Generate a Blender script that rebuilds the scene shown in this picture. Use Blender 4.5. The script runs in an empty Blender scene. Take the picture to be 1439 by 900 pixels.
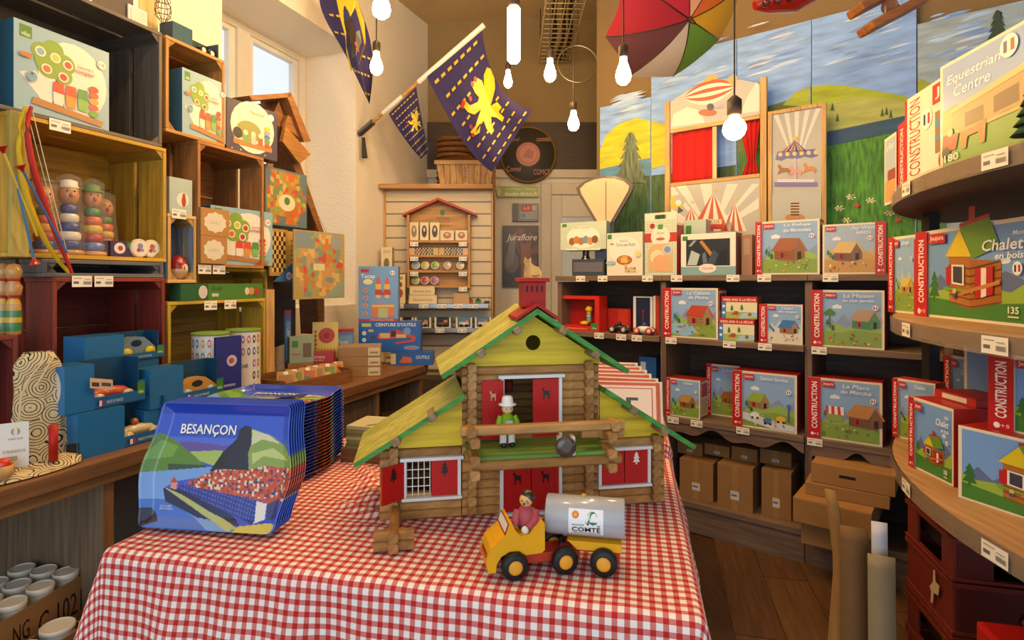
import bpy, math, random
from mathutils import Vector, Matrix
S = bpy.context.scene
C = S.collection
R = math.radians
CAMZ = 1.31
# ---------------------------------------------------------------- camera, world, light, exposure
cam = bpy.data.cameras.new('camera'); camo = bpy.data.objects.new('camera', cam); C.objects.link(camo)
camo.location = (0, 0, CAMZ); camo.rotation_euler = (R(90), 0, 0)
cam.sensor_width = 36; cam.lens = 800 / 1439 * 36; cam.shift_y = -55 / 1439; cam.clip_start = 0.02
S.camera = camo
W = bpy.data.worlds.new('daylight'); S.world = W; W.use_nodes = True
W.node_tree.nodes['Background'].inputs[0].default_value = (0.80, 0.90, 1.0, 1)
W.node_tree.nodes['Background'].inputs[1].default_value = 1.15
def area(name, loc, target, sx, sy, power, col):
    l = bpy.data.lights.new(name, 'AREA'); l.shape = 'RECTANGLE'; l.size = sx; l.size_y = sy; l.energy = power; l.color = col
    o = bpy.data.objects.new(name, l); C.objects.link(o); o.location = loc
    o.rotation_euler = (Vector(target) - Vector(loc)).to_track_quat('-Z', 'Y').to_euler()
area('shop_front_daylight', (-0.6, -2.2, 1.5), (0, 2, 1.0), 3.0, 2.2, 36, (0.80, 0.90, 1.0))
def lamp(name, loc, power, col=(1.0, 0.70, 0.38), r=0.05):
    l = bpy.data.lights.new(name, 'POINT'); l.energy = power; l.color = col; l.shadow_soft_size = r
    o = bpy.data.objects.new(name, l); C.objects.link(o); o.location = loc
for p_ in ((-0.75, 1.35, 2.95), (0.1, 1.5, 3.0), (-0.5, 2.5, 3.0), (0.45, 2.2, 3.05)):  # added warm fill from overhead, no fittings seen at these spots
    lamp('warm_fill_light', p_, 24)
S.view_settings.view_transform = 'Standard'; S.view_settings.look = 'None'; S.view_settings.gamma = 1.0
S.view_settings.use_curve_mapping = False; S.view_settings.exposure = -0.03
BULB = 145.0
# ---------------------------------------------------------------- helpers
def lin(c):
    if isinstance(c, str):
        c = c.lstrip('#'); c = [int(c[i:i + 2], 16) / 255 for i in (0, 2, 4)]
    return tuple((x / 12.92 if x <= 0.04045 else ((x + 0.055) / 1.055) ** 2.4) for x in c) + (1.0,)
MATS = {}
def mat(kind):
    if kind in MATS: return MATS[kind]
    m = bpy.data.materials.new(kind); m.use_nodes = True; nt = m.node_tree; N = nt.nodes; L = nt.links
    b = N['Principled BSDF']
    at = N.new('ShaderNodeAttribute'); at.attribute_name = 'Col'
    col = at.outputs['Color']
    def mul(col, fac_out, lo, hi, f0=0.0, f1=1.0):
        mr = N.new('ShaderNodeMapRange'); mr.inputs[1].default_value = f0; mr.inputs[2].default_value = f1; mr.inputs[3].default_value = lo; mr.inputs[4].default_value = hi; L.new(fac_out, mr.inputs[0])
        vm = N.new('ShaderNodeVectorMath'); vm.operation = 'SCALE'; L.new(col, vm.inputs[0]); L.new(mr.outputs[0], vm.inputs['Scale'])
        return vm.outputs[0]
    tc = N.new('ShaderNodeTexCoord')
    def noise(scale, stretch=(1, 1, 1), detail=4.0):
        mp = N.new('ShaderNodeMapping'); mp.inputs['Scale'].default_value = stretch; L.new(tc.outputs['Object'], mp.inputs[0])
        n = N.new('ShaderNodeTexNoise'); n.inputs['Scale'].default_value = scale; n.inputs['Detail'].default_value = detail; L.new(mp.outputs[0], n.inputs['Vector'])
        return n.outputs['Fac']
    def bump(out, st, dist=0.002):
        bp = N.new('ShaderNodeBump'); bp.inputs['Strength'].default_value = st; bp.inputs['Distance'].default_value = dist
        L.new(out, bp.inputs['Height']); L.new(bp.outputs[0], b.inputs['Normal'])
    b.inputs['Roughness'].default_value = 0.5
    if kind.startswith('wood'):
        ax = {'wood_x': (2, 30, 30), 'wood_y': (30, 2, 30), 'wood_z': (30, 30, 2)}[kind]
        n = noise(2.2, ax, 6); col = mul(col, n, 0.70, 1.26, .32, .68)
        col = mul(col, noise(1.3), 0.85, 1.15); b.inputs['Roughness'].default_value = 0.55; bump(n, 0.15)
    elif kind == 'print': b.inputs['Roughness'].default_value = 0.38
    elif kind == 'gloss':
        b.inputs['Roughness'].default_value = 0.16; b.inputs['Coat Weight'].default_value = 0.3
    elif kind == 'lacquer':
        b.inputs['Roughness'].default_value = 0.45; b.inputs['Specular IOR Level'].default_value = 0.3; col = mul(col, noise(40), 0.93, 1.07)
    elif kind == 'card':
        col = mul(col, noise(14), 0.86, 1.14); b.inputs['Roughness'].default_value = 0.75
    elif kind == 'cloth':
        n = noise(700); col = mul(col, n, 0.85, 1.15); b.inputs['Roughness'].default_value = 0.9; bump(n, 0.2, 0.001)
    elif kind == 'plaster':
        n = noise(55, detail=8); col = mul(col, noise(1.6), 0.9, 1.08); b.inputs['Roughness'].default_value = 0.9; bump(n, 0.5, 0.012)
    elif kind == 'paint':
        n = noise(6, (1, 1, 5), 8); col = mul(col, n, 0.80, 1.2, .32, .68); b.inputs['Roughness'].default_value = 0.6
    elif kind == 'meadow':
        n = noise(24, (3, 3, 0.5), 8); col = mul(col, n, 0.45, 1.6, .32, .68); col = mul(col, noise(3), .75, 1.3, .35, .65); b.inputs['Roughness'].default_value = 0.6
    elif kind == 'metal':
        b.inputs['Metallic'].default_value = 0.9; b.inputs['Roughness'].default_value = 0.3
    elif kind == 'clear':
        b.inputs['Roughness'].default_value = 0.06; b.inputs['Alpha'].default_value = 0.07
    elif kind == 'rail':
        b.inputs['Roughness'].default_value = 0.15; b.inputs['Alpha'].default_value = 0.45
    elif kind == 'lit':
        b.inputs['Emission Strength'].default_value = BULB; L.new(col, b.inputs['Emission Color'])
    elif kind == 'led':
        b.inputs['Emission Strength'].default_value = 3; L.new(col, b.inputs['Emission Color'])
    L.new(col, b.inputs['Base Color'])
    MATS[kind] = m; return m
def Rz(a): return Matrix.Rotation(R(a), 4, 'Z')
def Rx(a): return Matrix.Rotation(R(a), 4, 'X')
def Ry(a): return Matrix.Rotation(R(a), 4, 'Y')
def Tr(x, y, z): return Matrix.Translation((x, y, z))
class MB:
    def __init__(s): s.v = []; s.f = []; s.c = []; s.sm = []; s.M = Matrix()
    def add(s, vs, fs, col, smooth=False):
        o = len(s.v); s.v += [tuple(s.M @ Vector(v)) for v in vs]
        cl = col if isinstance(col, list) else [col] * len(fs)
        for f, c in zip(fs, cl): s.f.append([o + i for i in f]); s.c.append(lin(c)); s.sm.append(smooth)
        return s
    def box(s, x0, x1, y0, y1, z0, z1, col):      # faces: bottom, top, front(-y), right(+x), back, left(-x)
        vs = [(x0, y0, z0), (x1, y0, z0), (x1, y1, z0), (x0, y1, z0), (x0, y0, z1), (x1, y0, z1), (x1, y1, z1), (x0, y1, z1)]
        return s.add(vs, [(3, 2, 1, 0), (4, 5, 6, 7), (0, 1, 5, 4), (1, 2, 6, 5), (2, 3, 7, 6), (3, 0, 4, 7)], col)
    def prism(s, pts, y0, y1, col, smooth=False):  # outline in xz (counter-clockwise seen from -y), extruded along y
        n = len(pts); vs = [(x, y0, z) for x, z in pts] + [(x, y1, z) for x, z in pts]
        s.add(vs, [tuple(range(n)), tuple(reversed(range(n, 2 * n)))], col)
        return s.add(vs, [(i, i + n, (i + 1) % n + n, (i + 1) % n) for i in range(n)], col, smooth)
    def lathe(s, prof, col, n=20, axis='z'):       # profile (r, z); col one colour or one per band
        vs = []; fs = []; cl = []
        for r, z in prof:
            for i in range(n):
                a = 2 * math.pi * i / n; x, y = r * math.cos(a), r * math.sin(a)
                vs.append({'z': (x, y, z), 'y': (x, z, y), 'x': (z, x, y)}[axis])
        for k in range(len(prof) - 1):
            for i in range(n):
                j = (i + 1) % n; fs.append((k * n + i, k * n + j, (k + 1) * n + j, (k + 1) * n + i)); cl.append(col[k] if isinstance(col, list) else col)
        c0 = col[0] if isinstance(col, list) else col; c1 = col[-1] if isinstance(col, list) else col
        if axis == 'y': fs = [tuple(reversed(f)) for f in fs]
        s.add(vs, fs, cl, True)
        caps = []; cc = []
        if prof[0][0] > 1e-5: caps.append(tuple(reversed(range(n)))); cc.append(c0)
        if prof[-1][0] > 1e-5: caps.append(tuple(range((len(prof) - 1) * n, len(prof) * n))); cc.append(c1)
        if caps: s.add(vs, caps, cc)
        return s
    def ball(s, c, r, col, n=14, sx=1, sy=1, sz=1):
        M0 = s.M; s.M = M0 @ Tr(*c) @ Matrix.Diagonal((sx, sy, sz, 1)); k = 8
        s.lathe([(max(r * math.sin(math.pi * i / k), 0.0), -r * math.cos(math.pi * i / k)) for i in range(k + 1)], col, n); s.M = M0; return s
    def tube(s, path, r, col, n=8):
        P = [Vector(p) for p in path]; vs = []; fs = []
        for i, p in enumerate(P):
            t = (P[min(i + 1, len(P) - 1)] - P[max(i - 1, 0)]).normalized()
            a = t.cross(Vector((0, 0, 1)))
            if a.length < 0.05: a = t.cross(Vector((1, 0, 0)))
            a.normalize(); b = t.cross(a); rr = r[i] if isinstance(r, (list, tuple)) else r
            for k in range(n):
                g = 2 * math.pi * k / n; vs.append(tuple(p + a * (rr * math.cos(g)) + b * (rr * math.sin(g))))
        for i in range(len(P) - 1):
            for k in range(n): fs.append((i * n + k, (i + 1) * n + k, (i + 1) * n + (k + 1) % n, i * n + (k + 1) % n))
        s.add(vs, fs, col, True); return s.add(vs, [tuple(range(n)), tuple(range((len(P) - 1) * n, len(P) * n))], col)
    def grid(s, fn, nu, nv, col, smooth=True):     # fn(a, b) -> point; col constant or fn(a, b)
        vs = [fn(i / nu, j / nv) for j in range(nv + 1) for i in range(nu + 1)]; fs = []; cl = []
        for j in range(nv):
            for i in range(nu):
                k = j * (nu + 1) + i; fs.append((k, k + 1, k + nu + 2, k + nu + 1)); cl.append(col((i + .5) / nu, (j + .5) / nv) if callable(col) else col)
        return s.add(vs, fs, cl, smooth)
    def mesh(s, name, kind):
        me = bpy.data.meshes.new(name); me.from_pydata(s.v, [], s.f); me.materials.append(mat(kind))
        ca = me.color_attributes.new('Col', 'FLOAT_COLOR', 'CORNER')
        flat = []
        for p, c in zip(me.polygons, s.c): flat += list(c) * p.loop_total
        ca.data.foreach_set('color', flat); me.polygons.foreach_set('use_smooth', s.sm); me.update(); return me
    def build(s, name, kind, parent=None, loc=(0, 0, 0), rz=0, bevel=0, solid=0):
        return link(name, s.mesh(name, kind), parent, loc, rz, bevel, solid)
def link(name, me, parent=None, loc=(0, 0, 0), rz=0, bevel=0, solid=0):
    o = bpy.data.objects.new(name, me); C.objects.link(o); o.location = loc; o.rotation_euler = (0, 0, R(rz))
    if parent: o.parent = parent
    if solid:
        m = o.modifiers.new('t', 'SOLIDIFY'); m.thickness = solid; m.offset = 0
    if bevel:
        m = o.modifiers.new('b', 'BEVEL'); m.width = bevel; m.segments = 2; m.limit_method = 'ANGLE'
    return o
def tag(o, label, cat, group=None):
    o['label'] = label; o['category'] = cat
    if group: o['group'] = group
    return o
def T(name, label, cat, loc, rz=0, group=None):
    o = bpy.data.objects.new(name, None); C.objects.link(o); o.empty_display_size = 0.05
    o.location = loc; o.rotation_euler = (0, 0, R(rz)); return tag(o, label, cat, group)
def struct(o): o['kind'] = 'structure'; return o
def copy_tree(o, parent=None):
    c = o.copy(); C.objects.link(c); c.parent = parent
    for ch in list(o.children): copy_tree(ch, c)
    return c
TXT = {}
def text_mesh(s, bold=0.0, shear=0.0):
    k = (s, bold, shear)
    if k not in TXT:
        cu = bpy.data.curves.new('lettering', 'FONT'); cu.body = s; cu.size = 1; cu.offset = bold; cu.shear = shear; cu.resolution_u = 2
        ob = bpy.data.objects.new('lettering', cu); C.objects.link(ob); me = bpy.data.meshes.new_from_object(ob)
        vs = [tuple(v.co) for v in me.vertices]; fs = [tuple(p.vertices) for p in me.polygons]
        bpy.data.objects.remove(ob); bpy.data.curves.remove(cu); bpy.data.meshes.remove(me)
        xs = [v[0] for v in vs]; ys = [v[1] for v in vs]; x0, x1, y0, y1 = min(xs), max(xs), min(ys), max(ys)
        TXT[k] = ([((x - x0) / (x1 - x0), (y - y0) / (y1 - y0)) for x, y, z in vs], fs)
    return TXT[k]
class PR(MB):      # flat print: layers of polygons on a plane; maps (x, y) through s.map to a 3D point, each layer a little proud
    def __init__(s, w=1, h=1, step=0.00015, fn=None):
        super().__init__(); s.w, s.h, s.step, s.k = w, h, step, 1; s.fn = fn
        s.win = (0, 0, 1, 1)
    def pt(s, x, y):
        a0, b0, a1, b1 = s.win; x = a0 + x * (a1 - a0); y = b0 + y * (b1 - b0)
        return s.fn(x, y, s.k * s.step) if s.fn else ((x - 0.5) * s.w, -s.k * s.step, y * s.h)
    def p(s, pts, col):
        s.add([s.pt(*q) for q in pts], [tuple(range(len(pts)))], col); s.k += 1; return s
    def r(s, x0, y0, x1, y1, col): return s.p([(x0, y0), (x1, y0), (x1, y1), (x0, y1)], col)
    def asp(s): a0, b0, a1, b1 = s.win; return (s.w * (a1 - a0)) / (s.h * (b1 - b0))
    def e(s, x, y, rx, col, ry=None, n=20):
        ry = rx * s.asp() if ry is None else ry
        return s.p([(x + rx * math.cos(2 * math.pi * i / n), y + ry * math.sin(2 * math.pi * i / n)) for i in range(n)], col)
    def t(s, txt, x0, y0, x1, y1, col, bold=0.0, rot=0, shear=0.0):
        vs, fs = text_mesh(txt, bold, shear); W_, H_ = x1 - x0, y1 - y0
        if rot: q = [(x0 + (1 - b) * W_, y0 + a * H_) for a, b in vs]
        else: q = [(x0 + a * W_, y0 + b * H_) for a, b in vs]
        s.add([s.pt(*c) for c in q], fs, col); s.k += 1; return s
def K(u): return (u - 719.5) / 800
class Pl:          # a vertical plane in the room: through (x0, y0), running at angle ang
    def __init__(s, x0, y0, ang): s.x0, s.y0, s.a = x0, y0, ang; s.d = (math.cos(R(ang)), math.sin(R(ang))); s.n = (-s.d[1], s.d[0])
    def off(s, d): return Pl(s.x0 + s.n[0] * d, s.y0 + s.n[1] * d, s.a)
    def t(s, u): k = K(u); return (k * s.y0 - s.x0) / (s.d[0] - k * s.d[1])
    def P(s, t): return (s.x0 + s.d[0] * t, s.y0 + s.d[1] * t)
    def at(s, u): return s.P(s.t(u))
    def z(s, u, v): return CAMZ - (v - 395) / 800 * s.at(u)[1]
    def tz(s, u, v): return s.t(u), s.z(u, v)
    def fit(s, u0, u1, vt, vb=None, z=None):      # -> loc (bottom middle of the front), width, height
        t0, t1 = s.t(u0), s.t(u1); um = (u0 + u1) / 2; x, y = s.P((t0 + t1) / 2)
        zb = s.z(um, vb) if z is None else z
        return (x, y, zb), t1 - t0, CAMZ - (vt - 395) / 800 * y - zb
def onz(u, v, z): Y = (CAMZ - z) * 800 / (v - 395); return (K(u) * Y, Y)
CR = Pl(-2.03 + 0.35 * 2.0, 2.0, 70.71)         # fronts of the crates along the left wall
LW = Pl(-2.45 + 0.35 * 2.0, 2.0, 70.71)         # left wall
CF = Pl(-1.728 + 0.35 * 2.0, 2.0, 70.71)        # front edge of the left counter
RS = Pl(0.939, 2.95, -38.1)                     # fronts of the shelving on the right wall
RM = RS.off(0.42)                               # painted mural panels above that shelving
# ================================================================ the setting
random.seed(4)
def quadwall(name, segs, col, kind='plaster'):
    m = MB()
    for a, b, z0, z1 in segs: m.add([(a[0], a[1], z0), (b[0], b[1], z0), (b[0], b[1], z1), (a[0], a[1], z1)], [(0, 1, 2, 3)], col)
    return struct(m.build(name, kind))
CEIL = 3.3
fl = struct(MB().box(-4, 4.5, -1.5, 5.2, -0.08, -0.006, '4a3020').build('floor', 'wood_y'))
pm = {}
for i in range(9):
    for j in range(4):
        k = random.randrange(3)
        if k not in pm: pm[k] = MB().box(-.0885, .0885, 0, 1.195, 0, .006, ['5e3e22', '664526', '56381e'][k]).mesh('plank', 'wood_y')
        o = link('plank', pm[k], fl); o.matrix_basis = Rz(-14) @ Tr(.38 + i * .18, .35 + j * 1.2 + (i * .47) % 1.1 - .5, -.006)
a0, a1, a2, a3 = LW.P(-3.6), LW.at(312), LW.at(500), LW.at(602)
D_ = .49; inn = lambda p: (p[0] + LW.n[0] * D_, p[1] + LW.n[1] * D_)
w = MB(); PC = 'e6dcc8'
def wq(p, q, z0, z1): w.add([(p[0], p[1], z0), (q[0], q[1], z0), (q[0], q[1], z1), (p[0], p[1], z1)], [(0, 1, 2, 3)], PC)
wq(a0, a1, 0, CEIL + .35); wq(a2, a3, 0, CEIL + .35); wq(a1, a2, 2.9, CEIL + .35); wq(a1, a2, 0, 1.15)
wq(inn(a1), a1, 1.15, 2.9); wq(a2, inn(a2), 1.15, 2.9)
for z in (1.15, 2.9): w.add([a1 + (z,), a2 + (z,), inn(a2) + (z,), inn(a1) + (z,)], [(0, 1, 2, 3)], PC)
struct(w.build('wall_left', 'plaster'))
# window in the deep recess
WP = LW.off(D_ - .04); t0, t1 = LW.t(312), LW.t(500); x, y = WP.P(t0)
win = struct(T('window_1', 'white painted casement window in the deep plaster recess', 'window', (x, y, 1.15), 70.71)); del win['category']
ww = t1 - t0
def bar(x0, x1, z0, z1, d0, d1, n='window_frame', c='dcd6c8'): return MB().box(x0, x1, d0, d1, z0, z1, c).build(n, 'lacquer', win, bevel=.004)
bar(0, .06, 0, 1.75, -.03, .05); bar(ww - .06, ww, 0, 1.75, -.03, .05); bar(.06, ww - .06, 1.71, 1.75, -.03, .05); bar(.06, ww - .06, 0, .06, -.03, .05)
mx = WP.t(337) - t0
bar(mx - .05, mx + .05, .06, 1.71, -.04, .04, 'mullion')
for x0, x1 in ((.06, mx - .05), (mx + .05, ww - .06)):
    for b in ((x0, x0 + .045, .06, 1.71), (x1 - .045, x1, .06, 1.71), (x0 + .045, x1 - .045, 1.68, 1.71), (x0 + .045, x1 - .045, .06, .12)): bar(*b, -.015, .03, 'sash', 'e4e0d6')
    MB().box(x0 + .045, x1 - .045, .005, .011, .12, 1.68, 'e8f0f8').build('pane', 'clear', win)
# back wall: pale below, dark timber above; ceiling; right wall
BY = 4.93
quadwall('wall_back', [((-1.2, BY), (.9, BY), 0, 2.27)], 'd9d0bd', 'lacquer')
quadwall('trim_1', [((-1.2, BY - .03), (.9, BY - .03), 2.2, 2.27)], 'c8bda6', 'lacquer')
quadwall('wall_back_upper', [((-1.2, BY - .01), (.9, BY - .01), 2.66, CEIL + .35)], '8f7850')
quadwall('trim_2', [((-1.2, BY - .02), (.9, BY - .02), 2.27, 2.68)], '3a2818', 'wood_x')
RW = RM.off(.04); r0 = RW.P(-.83); r1 = RW.P(3.9)
quadwall('wall_right', [(r0, r1, 0, CEIL + .35), ((r0[0] * 1.32, r0[1] * 1.32), r0, 0, CEIL + .35)], '7c6644')
def vault(a, b):
    y = -1.2 + 6.4 * b; xl = .35 * y - 2.47; x = xl + (4.4 - xl) * a; return (x, y, CEIL + .28 * max(0, 1 - ((x - .2) / 2.2) ** 2))
cm = MB().grid(vault, 40, 4, 'c2aa7c'); struct(cm.build('ceiling', 'plaster'))
# glazed door in the back wall
dx0, dx1 = K(760) * (BY - .03), K(850) * (BY - .03)
door = struct(T('door_1', 'cream panelled door with glazed upper half in the back wall', 'door', ((dx0 + dx1) / 2, BY - .005, 0))); del door['category']
hw = (dx1 - dx0) / 2
for b in ((-hw, -hw + .09, 0, 2.15), (hw - .07, hw, 0, 2.15), (-hw + .09, hw - .07, 2.05, 2.15)): MB().box(b[0], b[1], -.05, 0, b[2], b[3], 'cfc6b2').build('door_frame', 'lacquer', door, bevel=.006)
gx = K(789) * BY - (dx0 + dx1) / 2
for b in ((-hw + .09, gx, 0, 2.05), (gx, hw - .07, 1.86, 2.05), (gx, hw - .07, 0, 1.25)): MB().box(b[0], b[1], -.03, 0, b[2], b[3], 'd8d0be').build('door_leaf', 'lacquer', door, bevel=.004)
MB().box(gx, hw - .07, -.02, -.012, 1.25, 1.86, 'cfe0ee').build('pane', 'gloss', door)  # daylight behind the glass is painted as the pane's pale blue

# ---------------------------------------------------------------- shop counter along the left wall
def on(pl, t, z=0): x, y = pl.P(t); return (x, y, z)
CT = .80
ct0, ct1 = CF.t(-160), CF.t(602)
cnt = T('shop_counter', 'long brown wooden counter running along the left wall under the crates', 'counter', on(CF, ct0), 70.71)
L_ = ct1 - ct0
MB().box(0, L_, .0, .66, CT - .045, CT, ['5a3c22', '7a5330', '6f4a2a', '6f4a2a', '5a3c22', '5a3c22']).build('worktop', 'wood_x', cnt, bevel=.004)
MB().box(0, L_, .012, .05, CT - .075, CT - .0455, '80572f').build('edge_rail', 'wood_x', cnt)
for u in (170, 540, 600):
    t = CF.t(u) - ct0; MB().box(t - .03, t, .03, .64, 0, CT - .076, ['8a5e35'] * 3 + ['6d5a46'] * 3).build('end_panel', 'wood_z', cnt)
MB().box(0, CF.t(170) - ct0 - .031, .60, .63, 0, CT - .076, '6a5a48').build('back_panel', 'wood_z', cnt)
t = CF.t(330) - ct0; MB().box(t, CF.t(540) - ct0 - .031, .05, .08, 0, CT - .076, '5b4a3a').build('front_panel', 'wood_z', cnt)
t = CF.t(545) - ct0; MB().box(t, CF.t(598) - ct0 - .032, .06, .6, .33, .355, '5b4a3a').build('shelf', 'wood_x', cnt)

# ---------------------------------------------------------------- shelving on the right wall
SH = [.16, .59, 1.01, 1.34]; SD = .37
s0, s1 = RS.t(784), 1.05
posts = [s0, RS.t(930), RS.t(1135), s1]
shv = T('wall_shelving', 'grey brown wooden wall shelving full of boxed toys', 'shelving', on(RS, s0), -38.1)
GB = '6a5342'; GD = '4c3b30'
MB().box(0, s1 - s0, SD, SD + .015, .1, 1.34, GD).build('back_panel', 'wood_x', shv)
for i, p in enumerate(posts):
    x = p - s0; MB().box(x - .015, x + .015, .02, SD, 0 if i else .55, 1.305, GB).build('upright', 'wood_z', shv)
for i in range(3):
    for k, z in enumerate(SH):
        if i == 0 and k == 0: continue
        a, b = posts[i] - s0 + .016, posts[i + 1] - s0 - .016
        if k == 3: a, b = posts[i] - s0 - (.02 if i == 0 else 0), posts[i + 1] - s0 - .001
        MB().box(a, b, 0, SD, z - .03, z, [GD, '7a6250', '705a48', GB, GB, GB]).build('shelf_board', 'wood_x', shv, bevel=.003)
for i in (1, 2):
    a, b = posts[i] - s0 + .017, posts[i + 1] - s0 - .017
    MB().box(a, b, .01, .03, 0, .129, '6b5646').build('plinth', 'wood_x', shv)
    n = 48; low = [(a + (b - a) * k / n, .52 - .018 * math.sin(2 * math.pi * 2 * k / n) - .012 * math.cos(2 * math.pi * 4 * k / n)) for k in range(n + 1)]
    MB().prism(low + [(b, .559), (a, .559)], .006, .022, '6b5444').build('scalloped_apron', 'wood_x', shv)
def price(parent, x, z, y=-.002, w=.062, h=.034, rot=0):
    p = PR(w, h); p.r(0, 0, 1, 1, 'e6dfcf'); p.r(.08, .74, .5, .80, '8a8378'); p.r(.08, .28, .34, .50, '6a645c'); [p.r(.56 + .05 * k_, .22, .585 + .05 * k_, .5, '5a544c') for k_ in range(8)]; p.r(.6, .66, .9, .72, 'a09888')
    return p.build('price_tag', 'print', parent, (x, y, z), rot)
for u, k in ((816, 3), (847, 3), (910, 3), (951, 3), (1030, 3), (1074, 3), (1167, 3), (842, 2), (873, 2), (895, 2), (943, 2), (1025, 2), (1075, 2), (1151, 2), (946, 1), (979, 1), (1044, 1), (1145, 1)):
    price(shv, RS.t(u) - s0, SH[k] - .034)
# ---------------------------------------------------------------- rounded display stand on the right
GC = (2.33, 1.05); GR = 1.36; GZ = [.78, 1.20, 1.575]
gon = T('rounded_display_stand', 'rounded three tier shop display stand with dark round-fronted shelves', 'display stand', (GC[0], GC[1], 0))
def gpt(a, r): return (r * math.cos(a), r * math.sin(a))
def front_ok(p): return (p[0] + GC[0] - RS.x0) * RS.n[0] + (p[1] + GC[1] - RS.y0) * RS.n[1] < -.012
def disc(r):
    out = []
    for i in range(145):
        p = gpt(R(40 + i * 2), r)
        if front_ok(p) and p[0] < 1.1: out.append(p)
    return out
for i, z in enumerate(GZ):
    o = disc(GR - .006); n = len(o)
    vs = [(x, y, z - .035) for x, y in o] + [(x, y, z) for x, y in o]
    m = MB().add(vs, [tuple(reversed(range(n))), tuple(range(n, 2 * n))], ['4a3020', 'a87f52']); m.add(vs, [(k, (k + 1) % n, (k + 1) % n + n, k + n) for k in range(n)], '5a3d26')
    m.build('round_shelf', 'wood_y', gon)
    q = disc(GR); n = len(q); vs = [(x, y, z - .042) for x, y in q] + [(x, y, z + .004) for x, y in q]
    MB().add(vs, [(k, k + 1, k + 1 + n, k + n) for k in range(n - 1)], 'b09a80', True).build('price_rail', 'rail', gon)
    for a in (176, 205, 160):
        x, y = gpt(R(a), GR + .003)
        price(gon, x, z - .038, y, .07, .036, a - 270)
for a in (135.2, 215, 262):
    x, y = gpt(R(a), 1.269 if a < 140 else GR - .17); MB().box(x - .018, x + .018, y - .018, y + .018, 0, GZ[2] - .036, '1c1a1a').build('pole', 'lacquer', gon)
# ---------------------------------------------------------------- table with gingham cloth
TA = -11.9; TO = (-.865, 1.183); TW, TD, TZ = 1.215, .90, .75
tab = T('table', 'display table hidden under the front red gingham cloth', 'table', (TO[0], TO[1], 0), TA)
MB().box(.02, TW - .02, .02, TD - .02, .715, .743, '8a6a48').build('tabletop', 'wood_x', tab)
for x in (.06, TW - .12):
    for y in (.06, TD - .12): MB().box(x, x + .06, y, y + .06, 0, .714, '7a5a3a').build('leg', 'wood_z', tab)
def gingham():
    m = bpy.data.materials.new('gingham'); m.use_nodes = True; nt = m.node_tree; N = nt.nodes; L = nt.links; b = N['Principled BSDF']
    uv = N.new('ShaderNodeUVMap'); sp = N.new('ShaderNodeSeparateXYZ'); L.new(uv.outputs[0], sp.inputs[0])
    def stripe(o):
        a = N.new('ShaderNodeMath'); a.operation = 'DIVIDE'; a.inputs[1].default_value = .0212; L.new(o, a.inputs[0])
        f = N.new('ShaderNodeMath'); f.operation = 'FRACT'; L.new(a.outputs[0], f.inputs[0])
        g = N.new('ShaderNodeMath'); g.operation = 'LESS_THAN'; g.inputs[1].default_value = .46; L.new(f.outputs[0], g.inputs[0]); return g.outputs[0]
    s = N.new('ShaderNodeMath'); s.operation = 'ADD'; L.new(stripe(sp.outputs[0]), s.inputs[0]); L.new(stripe(sp.outputs[1]), s.inputs[1])
    h = N.new('ShaderNodeMath'); h.operation = 'MULTIPLY'; h.inputs[1].default_value = .5; L.new(s.outputs[0], h.inputs[0])
    r = N.new('ShaderNodeValToRGB'); r.color_ramp.interpolation = 'CONSTANT'
    e = r.color_ramp.elements; e[0].position = 0; e[0].color = lin('e4dcd6'); e[1].position = .4; e[1].color = lin('c8706a'); x = e.new(.9); x.color = lin('b01c1c')
    L.new(h.outputs[0], r.inputs[0]); L.new(r.outputs[0], b.inputs['Base Color']); b.inputs['Roughness'].default_value = .9
    n = N.new('ShaderNodeTexNoise'); n.inputs['Scale'].default_value = 900; L.new(uv.outputs[0], n.inputs[0])
    bp = N.new('ShaderNodeBump'); bp.inputs['Strength'].default_value = .15; bp.inputs['Distance'].default_value = .001; L.new(n.outputs[0], bp.inputs[0]); L.new(bp.outputs[0], b.inputs['Normal'])
    return m
GING = gingham()
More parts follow.
